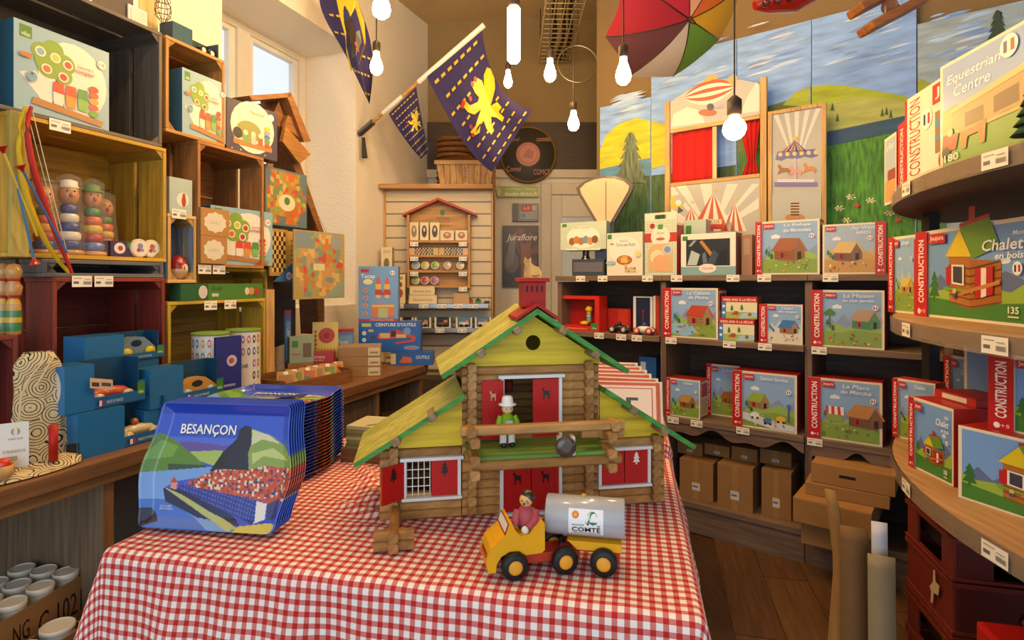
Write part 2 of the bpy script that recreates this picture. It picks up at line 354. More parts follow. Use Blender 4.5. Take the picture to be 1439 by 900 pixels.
def make_cloth(label, org, TW, TD, DR, nu, nv, ridges):
    def cloth_pt(px, py):
        r = .022; qx = min(max(px, r), TW - r); qy = min(max(py, r), TD - r)
        ex, ey = px - qx, py - qy; e = math.hypot(ex, ey)
        z = TZ + .0006 * math.sin(px * 41 + 2 * math.sin(py * 23)) + .0005 * math.sin(py * 57 + px * 13)
        for (cx, cy, an, ln, wd, h) in ridges:
            c, s_ = math.cos(R(an)), math.sin(R(an)); a = (px - cx) * c + (py - cy) * s_; b = -(px - cx) * s_ + (py - cy) * c
            z += h * math.exp(-(a / ln) ** 2 * 2 - (b / wd) ** 2)
        if e < 1e-6: return (px, py, z)
        dx, dy = ex / e, ey / e; arc = r * math.pi / 2
        if e < arc: g = e / r; return (qx + dx * r * math.sin(g), qy + dy * r * math.sin(g), z - r * (1 - math.cos(g)))
        d = e - arc; s_ = qx * 1.0 + qy * 1.3 + math.atan2(dy, dx) * .12
        fold = (math.sin(s_ * 26 + 1) * .6 + math.sin(s_ * 11) + .5 * math.sin(s_ * 47)) * .011 * min(1, d / .18)
        both = min(1, abs(dx * dy) * 2.2)
        o = r + d * (.05 + .10 * both) + fold + .02 * min(1, d / .2)
        return (qx + dx * o, qy + dy * o, z - r - d * (.985 - .05 * both))
    vs = []; uvs = []
    for j in range(nv + 1):
        for i in range(nu + 1):
            px = -DR + (TW + 2 * DR) * i / nu; py = -DR + (TD + 2 * DR) * j / nv; vs.append(cloth_pt(px, py)); uvs.append((px + 1, py + 1))
    fs = [(k, k + 1, k + nu + 2, k + nu + 1) for j in range(nv) for k in range(j * (nu + 1), j * (nu + 1) + nu)]
    me = bpy.data.meshes.new('tablecloth'); me.from_pydata(vs, [], fs); me.materials.append(GING)
    ul = me.uv_layers.new(name='UVMap'); ul.data.foreach_set('uv', [c for lp in me.loops for c in uvs[lp.vertex_index]])
    me.polygons.foreach_set('use_smooth', [True] * len(fs))
    tag(link('tablecloth', me, None, (org[0], org[1], 0), TA), label, 'tablecloth')
make_cloth('red and white gingham tablecloth draped over the front display table', TO, TW, TD, .36, 160, 120, ((.42, .40, -35, .15, .016, .022), (.47, .29, -22, .16, .014, .017), (.36, .52, -50, .14, .016, .020), (.53, .21, -12, .12, .013, .008), (.45, .35, -30, .12, .012, .014)))
T2 = (.12, 2.06)
tb2 = T('table', 'small table behind the chalet carrying the orange bordered cards', 'table', (T2[0], T2[1], 0), TA)
MB().box(.02, .42, .02, .58, .715, .743, '8a6a48').build('tabletop', 'wood_x', tb2)
for x in (.04, .36):
    for y in (.04, .52): MB().box(x, x + .04, y, y + .04, 0, .714, '7a5a3a').build('leg', 'wood_z', tb2)
make_cloth('second gingham cloth on the small table behind the chalet', T2, .44, .60, .10, 44, 50, ())
TT = TZ + .0015    # where things stand on the cloth
# ================================================================ toy chalet on the table
CO = (-.302, 1.295); CA = 9.85; cA, sA = math.cos(R(CA)), math.sin(R(CA))
ch = T('toy_chalet', 'big wooden log toy chalet with green roof and red shutters on the gingham table', 'toy house', (CO[0], CO[1], TT), CA)
def cs(u): k = K(u); return (CO[1] * k - CO[0]) / (cA - sA * k)
def cz(u, v): Y = CO[1] + sA * cs(u); return CAMZ - (v - 395) / 800 * Y - TT
def cloc(X, Y): dx, dy = X - CO[0], Y - CO[1]; return (dx * cA + dy * sA, -dx * sA + dy * cA)
LH = .0208; LC = ['9c6c32', 'a8773a', '92642c', 'b08044']
def octo(h, t, c=.0035): a, b = h / 2, t / 2; return [(-b + c, -a), (b - c, -a), (b, -a + c), (b, a - c), (b - c, a), (-b + c, a), (-b, a - c), (-b, -a + c)]
logm = []
for c in LC:
    m = MB(); m.M = Rz(90); m.prism(octo(LH * .985, .020), -1, 0, c); logm.append(m.mesh('log', 'wood_x'))   # unit log along +x
def log(x0, x1, y, z, ax='x', name='log', dz=0):
    o = link(name, random.choice(logm), ch); o.scale = (abs(x1 - x0), 1, 1)
    if ax == 'x': o.location = (x0, y, z)
    else: o.location = (y, x0, z); o.rotation_euler = (0, 0, R(90))
    return o
random.seed(8)
def wall_row(x0, x1, z, holes):
    cuts = [(a, b) for a, b, z0, z1 in holes if z0 < z < z1]; x = x0
    for a, b in cuts: log(x, a, .030, z); x = b
    log(x, x1, .030, z)
XL = [.032, .212, .498, .672]
for i in range(17):
    z = (i + .5) * LH
    wall_row(.19, .527, z, [(.287, .425, 0, .118), (.29, .425, .178, .325)])
    log(.19, .527, .235, z)
    if i < 8:
        wall_row(0, .188, z, [(.058, .18, .055, .14)]); wall_row(.529, .70, z, [(.535, .652, .055, .14)])
        log(0, .188, .235, z); log(.529, .70, .235, z)
for x, n in zip(XL, (8, 17, 17, 8)):
    for i in range(n):
        z = (i + 1) * LH if i < n - 1 else (i + .95) * LH
        log(random.uniform(-.002, .002), .255, x, z, 'y')
YG = 'd2b41a'
ring = [(.362 + .0185 * math.cos(R(a)), .409 + .0185 * math.sin(R(a))) for a in range(90, -271, -20)]
gab = [(.362, .474), (.19, .366), (.19, .355), (.53, .355), (.53, .366)]
m = MB(); m.prism(gab[:1] + gab[1:] + gab[:1] + ring, .020, .028, YG); m.build('gable_board', 'wood_x', ch)
MB().prism(gab, .225, .232, YG).build('gable_board', 'wood_x', ch)
for pts in ([(.0, .169), (.19, .169), (.19, .287), (0, .173)], [(.53, .169), (.70, .169), (.70, .182), (.53, .287)]):
    MB().prism(pts, .020, .028, YG).build('gable_board', 'wood_x', ch)
def roof(x0, z0, x1, z1, y0, y1, n):
    L = math.hypot(x1 - x0, z1 - z0); nx, nz = (z0 - z1) / L * .011, (x1 - x0) / L * .011
    if nz < 0: nx, nz = -nx, -nz
    for i in range(n):
        a = y0 + (y1 - y0) * i / n + .0006; b = y0 + (y1 - y0) * (i + 1) / n - .0006
        vs = [(x, y, z) for y in (a, b) for x, z in ((x0, z0), (x1, z1), (x1 - nx, z1 - nz), (x0 - nx, z0 - nz))]
        top = ['aaa648', 'b2ac50', 'a09e40'][i % 3]; ed = '3f8a34'
        MB().add(vs, [(0, 1, 2, 3), (7, 6, 5, 4), (0, 4, 5, 1), (2, 6, 7, 3), (1, 5, 6, 2), (0, 3, 7, 4)], [ed, ed, top, ed, ed, ed]).build('roof_plank', 'wood_x', ch)
roof(.362, .494, .137, .345, -.034, .262, 4); roof(.362, .494, .587, .345, -.034, .262, 4)
roof(.189, .301, -.055, .154, -.032, .240, 3); roof(.531, .301, .760, .154, -.032, .240, 3)
for u, v, sg in ((674, 494, 1), (723, 463, 1), (786, 463, -1), (830, 496, -1), (557, 615, 1), (607, 581, 1), (882, 573, -1), (924, 601, -1)):
    s_, z_ = cs(u), cz(u, v); m = MB(); m.M = Tr(s_, 0, z_) @ Ry(-33 * sg); m.box(-.009, .009, -.046, .02, -.008, .008, '8a7452'); m.build('purlin', 'wood_y', ch, bevel=.002)
RED = 'b8140e'
chy = MB(); chy.prism([(.312, .466), (.362, .499), (.412, .466), (.412, .474), (.362, .508), (.312, .474)], -.03, .085, 'a81c10'); cy = chy.build('chimney_saddle', 'lacquer', ch)
m = MB().box(.334, .390, .005, .062, .495, .556, 'a61a0e')
for k in range(4): m.box(.341 + k * .012, .347 + k * .012, .0045, .02, .532, .547, '3a1210')
m.build('chimney', 'lacquer', ch, bevel=.0015)
MB().box(.326, .398, -.003, .070, .556, .566, 'ae2014').build('chimney_cap', 'lacquer', ch, bevel=.0015)
WH = 'dcdad6'
def goat(pr, x, y, s, c):
    pr.p([(x + a * s, y + b * s * pr.asp()) for a, b in ((-.5, .9), (-.45, .55), (-.3, .45), (-.3, -.5), (-.18, -.5), (-.15, 0), (.25, 0), (.28, -.5), (.4, -.5), (.42, .45), (.5, .6), (.35, .5), (-.15, .5), (-.3, .95), (-.38, .8))], c)
def fir(pr, x, y, s, c):
    pr.p([(x + a * s, y + b * s * pr.asp()) for a, b in ((0, 1), (-.3, .5), (-.15, .5), (-.45, .1), (-.2, .1), (-.5, -.4), (-.1, -.4), (-.1, -.7), (.1, -.7), (.1, -.4), (.5, -.4), (.2, .1), (.45, .1), (.15, .5), (.3, .5))], c)
def leaf(x0, x1, z0, z1, y, art, col, loc=None, rz=0):
    w_, h_ = x1 - x0, z1 - z0; m = MB().box(-w_ / 2, w_ / 2, 0, .005, 0, h_, RED)
    o = m.build('shutter', 'lacquer', ch, loc or ((x0 + x1) / 2, y, z0), rz, bevel=.0008)
    p = PR(w_, h_, .0002)
    for k in range(1, 6): p.r(k / 6 - .006, .02, k / 6 + .006, .98, '9c100c')
    art(p, .5, .72, .32, col); p.build('cutout', 'print', o); return o
def frame(x0, x1, z0, z1, bottom=True, y=.010):
    for b in ((x0, x0 + .008, z0, z1), (x1 - .008, x1, z0, z1)): MB().box(b[0], b[1], y, .024, b[2], b[3], WH).build('white_frame', 'lacquer', ch, bevel=.001)
    MB().box(x0 - .006, x1 + .006, y - .004, .024, z1, z1 + .008, WH).build('white_lintel', 'lacquer', ch, bevel=.001)
    if bottom: MB().box(x0 - .002, x1 + .002, y - .004, .024, z0 - .007, z0, WH).build('white_sill', 'lacquer', ch, bevel=.001)
frame(.282, .432, .18, .325, False); leaf(.236, .288, .182, .322, .008, goat, 'c09a60'); leaf(.36, .424, .182, .322, .014, goat, '150a08')
frame(.280, .432, .004, .112, True); leaf(.288, .355, .006, .110, .014, goat, '150a08'); leaf(.357, .424, .006, .110, .014, goat, '150a08')
frame(.052, .187, .055, .14); leaf(.118, .179, .056, .139, .014, fir, '200c08'); leaf(0, .062, .056, .139, 0, fir, '200c08', (.032, -.012, .056), 40)
frame(.524, .66, .055, .14); leaf(.532, .591, .056, .139, .014, fir, '200c08'); leaf(.593, .652, .056, .139, .014, fir, 'e8dcc8')
g = MB()
for k in range(5): g.box(.060 + k * .0135, .0618 + k * .0135, .020, .022, .056, .139, WH)
for k in range(5): g.box(.060, .116, .0205, .0225, .058 + k * .0195, .0598 + k * .0195, WH)
g.build('window_grille', 'lacquer', ch)
rp = MB().box(.295, .345, .205, .215, .255, .32, RED)
for k in range(4): rp.box(.295 + k * .0155, .2975 + k * .0155, .203, .206, .255, .32, '2a0808')
for k in range(3): rp.box(.295, .345, .2025, .206, .258 + k * .025, .2605 + k * .025, '2a0808')
rp.build('rear_shutter', 'lacquer', ch)
MB().box(.20, .515, .04, .22, .150, .158, '6a4a28').build('upper_floor', 'wood_x', ch)
# balcony
MB().box(.196, .514, -.108, .019, .168, .178, ['5a7a30', '6f8f36', '5f8a34', '5f8a34', '5f8a34', '4f7a2a']).build('balcony_floor', 'wood_x', ch)
def blog(x0, x1, y, z, ax='x'): o = log(x0, x1, y, z, ax); o.name = 'balcony_log'
blog(.180, .535, -.108, .160); blog(.176, .542, -.108, .236); blog(.45, .55, -.085, .2135)
for x in (.205, .508): blog(-.135, .02, x, .147, 'y'); blog(-.135, .02, x, .2145, 'y'); blog(-.135, -.08, x, .178, 'y')
for x in (.198, .518): blog(-.128, -.086, x, .236, 'y')
# corner stub reaching forward on the table
for z in (.0104, .0312): log(-.150, .01, .036, z + .004, 'y')
for z in (.012, .0328): log(-.004, .078, -.125, z)
# doll and stool on the balcony
def place_on(u, v, z): return onz(u, v, z)
BZ = TT + .1785
X_, Y_ = onz(713, 628, BZ)
dl = T('wooden_doll', 'wooden doll in white hat and green shirt standing on the chalet balcony', 'doll', (X_, Y_, BZ), 15)
for sx in (-1, 1):
    MB().ball((sx * .010, -.004, .006), .008, '17151a', sx=1, sy=1.3, sz=.75).build('boot', 'gloss', dl); MB().lathe([(.0085, .008), (.008, .030), (.009, .038)], 'd8d4cc', 12).build('leg', 'lacquer', dl, (sx * .010, 0, 0))
MB().lathe([(.012, .032), (.017, .045), (.017, .062), (.011, .074), (.005, .078)], ['d8d4cc', '86b020', '7aa81c', '7aa81c'], 16).build('torso', 'lacquer', dl)
MB().box(-.009, .009, -.0185, -.012, .042, .063, 'c9cdd0').build('bib', 'lacquer', dl, bevel=.002)
for sx in (-1, 1):
    m = MB(); m.tube([(sx * .015, 0, .070), (sx * .021, -.004, .056), (sx * .017, -.012, .044)], [.007, .008, .006], '86b020', 10).build('arm', 'lacquer', dl)
m = MB().ball((0, 0, .088), .0135, 'dcb888').ball((0, .004, .090), .0133, '4a2a1c'); m.ball((-.005, -.0128, .089), .0014, '221510', 8).ball((.005, -.0128, .089), .0014, '221510', 8).build('head', 'lacquer', dl)
MB().lathe([(.0, .0965), (.020, .0955), (.0215, .098), (.0135, .101), (.0125, .113), (.009, .117), (0, .1175)], 'e4e2de', 18).build('hat', 'gloss', dl)
X_, Y_ = onz(796, 641, BZ)
st = T('toy_stool', 'small white toy stool with round brown seat tipped over on the balcony', 'stool', (X_, Y_, BZ), 8)
m = MB(); m.M = Tr(-.004, -.014, .0225); m.lathe([(.010, -.004), (.020, -.003), (.0225, 0), (.0225, .008), (.019, .01)], '4a3a30', 20, 'y').build('seat', 'gloss', st)
for x in (-.012, .016): MB().box(x - .004, x + .004, .0, .026, .0, .040, 'dcd8d0').build('leg', 'lacquer', st, bevel=.001)
# wooden cat on the chimney
q = (CO[0] + .362 * cA - .034 * sA, CO[1] + .362 * sA + .034 * cA)
m = MB().prism([(-.02, 0), (.022, 0), (.024, .012), (.016, .026), (.004, .030), (-.002, .036), (-.003, .050), (-.007, .044), (-.013, .045), (-.017, .051), (-.020, .040), (-.017, .030), (-.019, .015)], -.006, .006, 'd8a850')
cat = T('wooden_cat', 'flat wooden cat figure sitting on the red chimney of the chalet', 'figurine', (q[0], q[1], TT + .5662), 5)
m.build('body', 'wood_z', cat, bevel=.001)
p = PR(.04, .05, .0003); p.fn = lambda x, y, k: ((x - .5) * .04, -.0062 - k, y * .05)
p.e(.12, .78, .03, '2a1a10').e(.28, .78, .03, '2a1a10').r(.1, .3, .13, .6, '6a4a20').p([(.45, .08), (.7, .05), (.95, .12), (.95, .16), (.7, .1), (.45, .12)], '6a4a20'); p.build('face', 'print', cat)
# ---------------------------------------------------------------- toy tanker truck
tk = T('toy_tanker_truck', 'yellow wooden toy truck pulling a silver cheese tanker on the gingham cloth', 'toy truck', (.004, 1.068, TT), 13)
TYL = 'e0a010'; ol = [(-.049, .014), (-.035, .014), (-.033, .030), (-.024, .043), (-.008, .051), (.010, .050), (.022, .041), (.054, .042), (.060, .047), (.060, .098), (.053, .104), (.036, .088), (.031, .080), (.012, .078), (.003, .088), (-.004, .104), (-.010, .101), (-.016, .083), (-.044, .060), (-.053, .034)]
MB().prism(ol, 0, .07, TYL).build('cab', 'lacquer', tk, bevel=.0025)
p = PR(1, 1, .0003); A0 = Vector((-.0165, 0, .083)); A1 = Vector((-.0105, 0, .1005)); nn = Vector((-.946, 0, .325))
p.fn = lambda x, y, k: tuple(A0 + (A1 - A0) * y + Vector((0, .07 * x, 0)) + nn * (k + .0005))
p.r(0, -.1, 1, 1.15, 'b02818').r(.06, .12, .94, 1.02, 'e0d8cc'); p.build('windscreen', 'print', tk)
p = PR(1, 1, .0003); p.fn = lambda x, y, k: (-.049 - .0042 * y - k - (.0012 if y < .3 else 0.001), .008 + .054 * x, .018 + y * .020 + .004)
p.fn = lambda x, y, k: (-.0512 - .0012 - k + .0072 * (y - .3) * (y > .3) * .9, .010 + .05 * x, .030 + .022 * y)
p.r(0, .15, 1, .75, 'a82818'); [p.r(.05 + .1 * i, .25, .1 + .1 * i, .65, 'c86a28') for i in range(9)]; p.build('grille', 'print', tk)
MB().box(.02, .135, .012, .058, .018, .036, 'b03420').build('chassis', 'lacquer', tk, bevel=.002)
MB().lathe([(.006, .034), (.006, .052)], '1c1a1a', 12).build('hitch', 'gloss', tk, (.105, .035, 0))
def wheel(par, x, y, name='wheel'):
    m = MB(); m.lathe([(.012, .0), (.023, .0), (.0255, .004), (.0255, .015), (.023, .019), (.012, .019)], '1b1918', 28, 'y'); w_ = m.build(name, 'lacquer', par, (x, y, .0255))
    m = MB(); m.lathe([(.0, -.003), (.010, -.0028), (.0135, -.0005), (.0135, .004)], 'dc9a2a', 20, 'y').build('hub', 'lacquer', w_)
for x in (0, .098): wheel(tk, x, -.014); wheel(tk, x, .066)
trl = bpy.data.objects.new('trailer', None); C.objects.link(trl); trl.parent = tk; trl.location = (.105, .040, 0); trl.rotation_euler = (0, 0, R(-24))
MB().box(.0, .118, -.022, .022, .036, .043, 'b03420').build('trailer_frame', 'lacquer', trl)
MB().prism([(.018, .056), (.034, .042), (.118, .042), (.118, .058), (.014, .058)], -.030, .030, TYL).build('bed', 'lacquer', trl, bevel=.001)
MB().box(.095, .115, -.026, .026, .020, .0415, 'b03420').build('axle_block', 'lacquer', trl)
wheel(trl, .085, -.048); wheel(trl, .085, .029)
TR_ = .0375; TZc = .0585 + TR_; m = MB(); m.M = Tr(0, 0, TZc)
m.lathe([(TR_ - .002, -.028), (TR_, -.026), (TR_, .122), (TR_ - .002, .124)], 'a9abb0', 36, 'x').build('tank', 'gloss', trl)
MB().lathe([(.005, TZc + TR_ - .002), (.005, TZc + TR_ + .004)], 'c8a050', 10).build('filler_cap', 'lacquer', trl, (.045, 0, 0))
p = PR(.060, .046, .00012)
p.fn = lambda x, y, k: (.018 + .066 * x, -(TR_ + k + .0003) * math.cos(R(-38 + 78 * y)), TZc + (TR_ + k + .0003) * math.sin(R(-38 + 78 * y)))
for i in range(8): p.k = 1; p.r(0, i / 8, 1, (i + 1) / 8, 'e8e8ea')
p.e(.2, .78, .11, 'e0a020').e(.2, .78, .085, 'd8601c').e(.2, .78, .05, 'e8a838')
p.p([(.48, .52), (.56, .82), (.66, .92), (.76, .9), (.82, .78), (.82, .5), (.7, .44), (.6, .5)], '1c6a40').p([(.49, .55), (.57, .8), (.66, .9), (.6, .72), (.55, .52)], 'dce4dc').p([(.55, .54), (.63, .84), (.7, .9), (.64, .72), (.6, .52)], '1c6a40').e(.56, .47, .03, '123a24')
p.r(.1, .42, .45, .44, '202a28').r(.82, .42, .92, .44, '202a28').r(.1, .08, .92, .10, '202a28').t('COMTÉ', .1, .16, .92, .40, '14201c', .015); p.build('label', 'print', trl)
drv = T('wooden_driver', 'wooden driver figure with dark hair and pink shirt sitting in the yellow toy truck', 'doll', (.004 + .024 * cA, 1.068 + .037, TT + .0805), -2)
MB().lathe([(.016, 0), (.019, .010), (.019, .028), (.012, .040), (.006, .043)], ['3a4a5c', 'a84850', 'a84850', 'a84850'], 16).build('torso', 'lacquer', drv)
m = MB().tube([(.016, -.004, .034), (.018, -.014, .020), (.004, -.022, .008)], [.009, .0095, .008], 'a8444e', 10).build('arm', 'lacquer', drv)
MB().ball((-.002, -.025, .005), .0075, 'd8cfc0').build('hand', 'lacquer', drv)
MB().tube([(-.016, -.004, .034), (-.020, -.012, .020), (-.022, -.016, .008)], [.008, .008, .007], 'a84850', 10).build('arm', 'lacquer', drv)
h_ = MB().ball((0, 0, .053), .0135, 'd8a868').build('head', 'lacquer', drv)
MB().ball((.003, .003, .0575), .0142, '2e1c14').build('hair', 'gloss', drv)
m = MB().ball((-.008, -.0107, .055), .0016, '1a1210', 8).ball((.001, -.0135, .055), .0016, '1a1210', 8).ball((-.004, -.0132, .050), .003, '2a1810', 8, sx=.7).ball((.003, -.0125, .051), .002, 'b8301c', 8).build('face', 'gloss', drv)
# ================================================================ souvenir trays
def tp(x, y):
    yl = min(max((830 - y) / 600, 0), 1); xl = 60 + 130 * max(0, (yl - .42) / .58) ** 1.3; xr = 740 + 130 * (yl / .6 if yl < .6 else 1 - .1 * (yl - .6))
    return ((x - xl) / (xr - xl), yl)
AR = [('2a52c4', None), ('2343ae', [(150, 225), (880, 225), (880, 290), (150, 290)]), ('4a66cc', [(150, 400), (560, 400), (500, 470), (150, 450)]),
 ('5a4c98', [(200, 432), (290, 424), (400, 430), (510, 440), (500, 500), (280, 475)]), ('98b45c', [(260, 475), (480, 460), (470, 505), (420, 535), (330, 510)]),
 ('547f36', [(40, 580), (50, 470), (140, 385), (210, 420), (320, 490), (395, 550), (300, 578)]), ('6c9a44', [(60, 520), (140, 420), (230, 450), (200, 500)]), ('2f4a34', [(180, 535), (380, 535), (390, 560), (180, 560)]),
 ('6c98d4', [(40, 582), (420, 540), (400, 585), (230, 615), (160, 650), (170, 720), (560, 830), (40, 840)]), ('3a6cc4', [(40, 700), (170, 700), (420, 830), (40, 840)]),
 ('16172c', [(400, 562), (480, 470), (560, 400), (570, 360), (605, 335), (642, 345), (640, 400), (615, 500), (600, 550)]),
 ('7f9a46', [(640, 350), (760, 385), (830, 430), (880, 520), (800, 556), (700, 532), (605, 545), (620, 470), (640, 420)]), ('c8c8a0', [(645, 355), (740, 380), (800, 420), (700, 400), (640, 430)]), ('b4c070', [(640, 470), (760, 440), (840, 500), (700, 480), (630, 520)]),
 ('town', [(280, 620), (440, 552), (600, 548), (700, 525), (880, 535), (860, 640), (750, 705), (640, 684), (500, 664), (330, 642)]),
 ('26348a', [(250, 622), (330, 640), (500, 664), (640, 688), (625, 795), (520, 762), (240, 650)]), ('18224e', [(160, 650), (240, 650), (520, 762), (570, 805), (330, 775), (170, 710)]),
 ('a8b070', [(158, 642), (260, 678), (400, 748), (560, 812), (520, 828), (380, 772), (240, 692)]), ('c4b858', [(560, 805), (700, 785), (745, 790), (725, 838), (545, 838)]),
 ('d8d4cc', [(640, 690), (692, 700), (682, 770), (630, 790)]), ('b0402c', [(215, 595), (235, 620), (195, 625)]), ('c88a80', [(198, 625), (236, 620), (228, 655), (200, 650)]), ('2a3470', [(692, 690), (760, 670), (750, 760), (690, 775)]), ('b0402c', [(620, 680), (680, 676), (760, 668), (700, 700)]), ('141838', [(40, 740), (100, 740), (150, 800), (60, 830)])]
AR = [(c, [tp(*q) for q in pl] if pl else None) for c, pl in AR]
def inside(x, y, pl):
    r = False; j = len(pl) - 1
    for i in range(len(pl)):
        if (pl[i][1] > y) != (pl[j][1] > y) and x < (pl[j][0] - pl[i][0]) * (y - pl[i][1]) / (pl[j][1] - pl[i][1]) + pl[i][0]: r = not r
        j = i
    return r
TWD, THT, TDP = .365, .275, .018
random.seed(2); rc = [[random.random() for _ in range(60)] for _ in range(90)]
def tcol(a, b):
    c = '2a52c4'
    for col, pl in AR:
        if pl and inside(a, b, pl): c = col
    if c == 'town':
        r = rc[int(a * 70 + b * 9) % 90][int(b * 52) % 60]
        c = 'b8442a' if r < .42 else 'c85c34' if r < .6 else '8a3220' if r < .7 else 'd8c4a8' if r < .86 else '3a3a6a'
    elif c == '26348a' and int(a * 90) % 2 and int(b * 60 + a * 20) % 2: c = '4a5cb4'
    return c
def hw(b):
    base = .5 * (.88 + .12 * math.exp(-((b - .43) / .25) ** 2)); e = min(b, 1 - b) / .07
    return base - (.035 * (1 - math.sqrt(max(0, 1 - (1 - e) ** 2))) if e < 1 else 0)
def tz(a, b):
    d = min((.5 - abs(a - .5)) * TWD, min(b, 1 - b) * THT); d = max(d, 0)
    return TDP if d < .004 else TDP * max(0, 1 - (d - .004) / .022) ** 1.2
def tray_pt(a, b): return ((a - .5) * 2 * hw(b) * TWD, (b - .5) * THT, tz(a, b))
m = MB().grid(tray_pt, 210, 150, tcol)
traym = m.mesh('printed_tray', 'gloss')
p = PR(1, 1); p.fn = lambda x, y, k: ((x - .5) * TWD * .97, (y - .5) * THT, .0006 + k)
p.t('BESANÇON', .185, .715, .575, .815, '12204a', .02).t('BESANÇON', .180, .722, .57, .822, 'e8e8e8', .02)
trt = p.mesh('lettering', 'print')
p = PR(1, 1); p.fn = lambda x, y, k: ((x - .5) * TWD * .97, (y - .5) * THT, .0006 + k)
p.t('DOYER', .14, .155, .22, .17, 'c8d0e0').t('BROMERS', .14, .135, .23, .15, 'c8d0e0'); trs = p.mesh('signature', 'print')
def tray(label, mtx, top, grp=None):
    o = link('souvenir_tray', traym); o.matrix_world = mtx; tag(o, label, 'tray', grp); sm = o.modifiers.new('t', 'SOLIDIFY'); sm.thickness = .0008
    if top: link('lettering', trt, o); link('signature', trs, o)
    return o
# standing trays leaning back
X0, Y0 = -.672, 1.262
for i in range(7):
    M = Tr(X0 + .002 * i, Y0 + .0095 * i, TT + .006) @ Rz(-7) @ Rx(73) @ Tr(0, THT / 2, 0)
    tray('front tray of the leaning row, printed with a blue sky town view' if i == 0 else 'printed souvenir tray leaning behind the front tray, only its blue rim showing', M, i == 0, None if i == 0 else 'leaning souvenir trays')
for i in range(22):
    M = Tr(-.715, 1.72, TT + .001 + i * .0095) @ Rz(-9 + random.uniform(-.7, .7))
    tray('topmost tray of the tall flat stack, town view print facing up' if i == 21 else 'printed souvenir tray inside the tall flat stack, edge showing', M, i == 21, None if i == 21 else 'stacked souvenir trays')
# folded olive leaflets on a low wooden box
X_, Y_ = -.405, 1.815
wb = T('wooden_tray_box', 'low wooden box under the olive leaflets between trays and chalet', 'box', (X_, Y_, TT), -14)
MB().box(-.11, .11, -.08, .08, 0, .008, '7a5534').build('base', 'wood_x', wb)
for b in ((-.11, .11, -.08, -.072), (-.11, .11, .072, .08)): MB().box(*b, .0085, .04, '8a623c').build('side', 'wood_x', wb)
for b in ((-.11, -.102), (.102, .11)): MB().box(*b, -.071, .071, .0085, .04, '8a623c').build('side', 'wood_y', wb)
for i in range(9):
    m = MB().box(-.097, .097, -.067, .067, 0, .0105, ['7d8040', '8a8a4a', 'b8b08a'][i % 3]); o = T('folded_leaflet', 'topmost olive green folded leaflet beside the tall tray stack' if i == 8 else 'olive green folded leaflet in the pile beside the tall tray stack', 'leaflet', (X_ + random.uniform(-.003, .003), Y_, TT + .009 + i * .011), -14 + random.uniform(-1, 1), None if i == 8 else 'folded leaflets')
    m.build('paper', 'card', o)
    if i == 8:
        p = PR(1, 1); p.fn = lambda x, y, k: (-.097 + .194 * x, -.067 + .134 * y, .0106 + k)
        for q in range(5): p.p([(.05, .1 + q * .18), (.95, .2 + q * .16), (.95, .22 + q * .16), (.05, .13 + q * .18)], 'd0cda8')
        p.p([(.3, .1), (.5, .5), (.8, .9), (.84, .88), (.55, .45), (.35, .08)], '5c6a30'); p.build('map_print', 'print', o)
# orange bordered cards in a bundle behind the chalet
for i in range(6):
    x, y = .415 - .012 * i, 2.14 + .034 * i
    o = T('bordered_card', ['front orange bordered white card of the bundle behind the chalet', 'orange bordered white card behind the front card of the bundle'][i > 0], 'card', (x, y, TT), -12 + random.uniform(-4, 4), None if i == 0 else 'orange bordered cards')
    hh = .180 + .010 * i; M = Rx(-14); m = MB(); m.M = M; m.box(-.15, .15, 0, .006, 0, hh, 'e4d8c8').build('board', 'card', o)
    p = PR(.30, hh); f0 = lambda x, y, k, hh=hh, M=M: tuple(M @ Vector(((x - .5) * .30, -.0004 - k, y * hh))); p.fn = f0
    p.r(.03, .03, .97, .97, 'c8562c').r(.08, .09, .92, .91, 'e6dccc').r(.12, .14, .88, .86, 'c8562c').r(.135, .16, .865, .84, 'e8e0d2')
    p.p([(.3, .3), (.36, .3), (.36, .6), (.45, .6), (.45, .66), (.3, .66)], '4a4a48').p([(.55, .3), (.61, .3), (.61, .6), (.7, .6), (.7, .66), (.55, .66)], '4a4a48'); p.build('border_print', 'print', o)
    s_ = MB(); s_.M = M; s_.tube([(.135, -.004, hh * .02), (.137, -.005, hh * .5), (.13, -.004, hh * .985)], .002, 'b08a50', 6).build('string', 'card', o)
# ================================================================ boxes and other goods on the right
CRM = 'ddd0b4'; JR = 'b5181e'
def flagdot(p, x, y, s):
    p.e(x, y, s, 'e6e2da'); p.r(x - s * .6, y - s * .5 * p.asp(), x - s * .2, y + s * .5 * p.asp(), '24306e').r(x + s * .2, y - s * .5 * p.asp(), x + s * .6, y + s * .5 * p.asp(), 'b02028')
def house(p, x, y, s, roof, wall, gable, door='b01c1c'):
    a = p.asp(); q = lambda L: [(x + i * s, y + j * s * a) for i, j in L]
    p.p(q([(-.5, 0), (.22, -.06), (.22, .42), (-.5, .44)]), wall).p(q([(.22, -.06), (.6, .06), (.6, .42), (.22, .42)]), gable if gable else wall)
    p.p(q([(.22, .38), (.41, .78), (.6, .40)]), gable or wall)
    for k in range(1, 5): p.p(q([(-.5, .09 * k), (.22, .09 * k - .05), (.22, .09 * k - .035), (-.5, .09 * k + .015)]), '4a2c14')
    p.p(q([(-.62, .36), (.16, .32), (.42, .84), (-.3, .86)]), roof).p(q([(.42, .84), (.70, .34), (.64, .32), (.40, .76)]), roof)
    p.p(q([(-.3, .06), (-.12, .05), (-.12, .3), (-.3, .31)]), door).p(q([(-.24, .08), (-.17, .08), (-.17, .27), (-.24, .27)]), '2a1a12').p(q([(.34, 0), (.48, .04), (.48, .32), (.34, .3)]), '2a1a12')
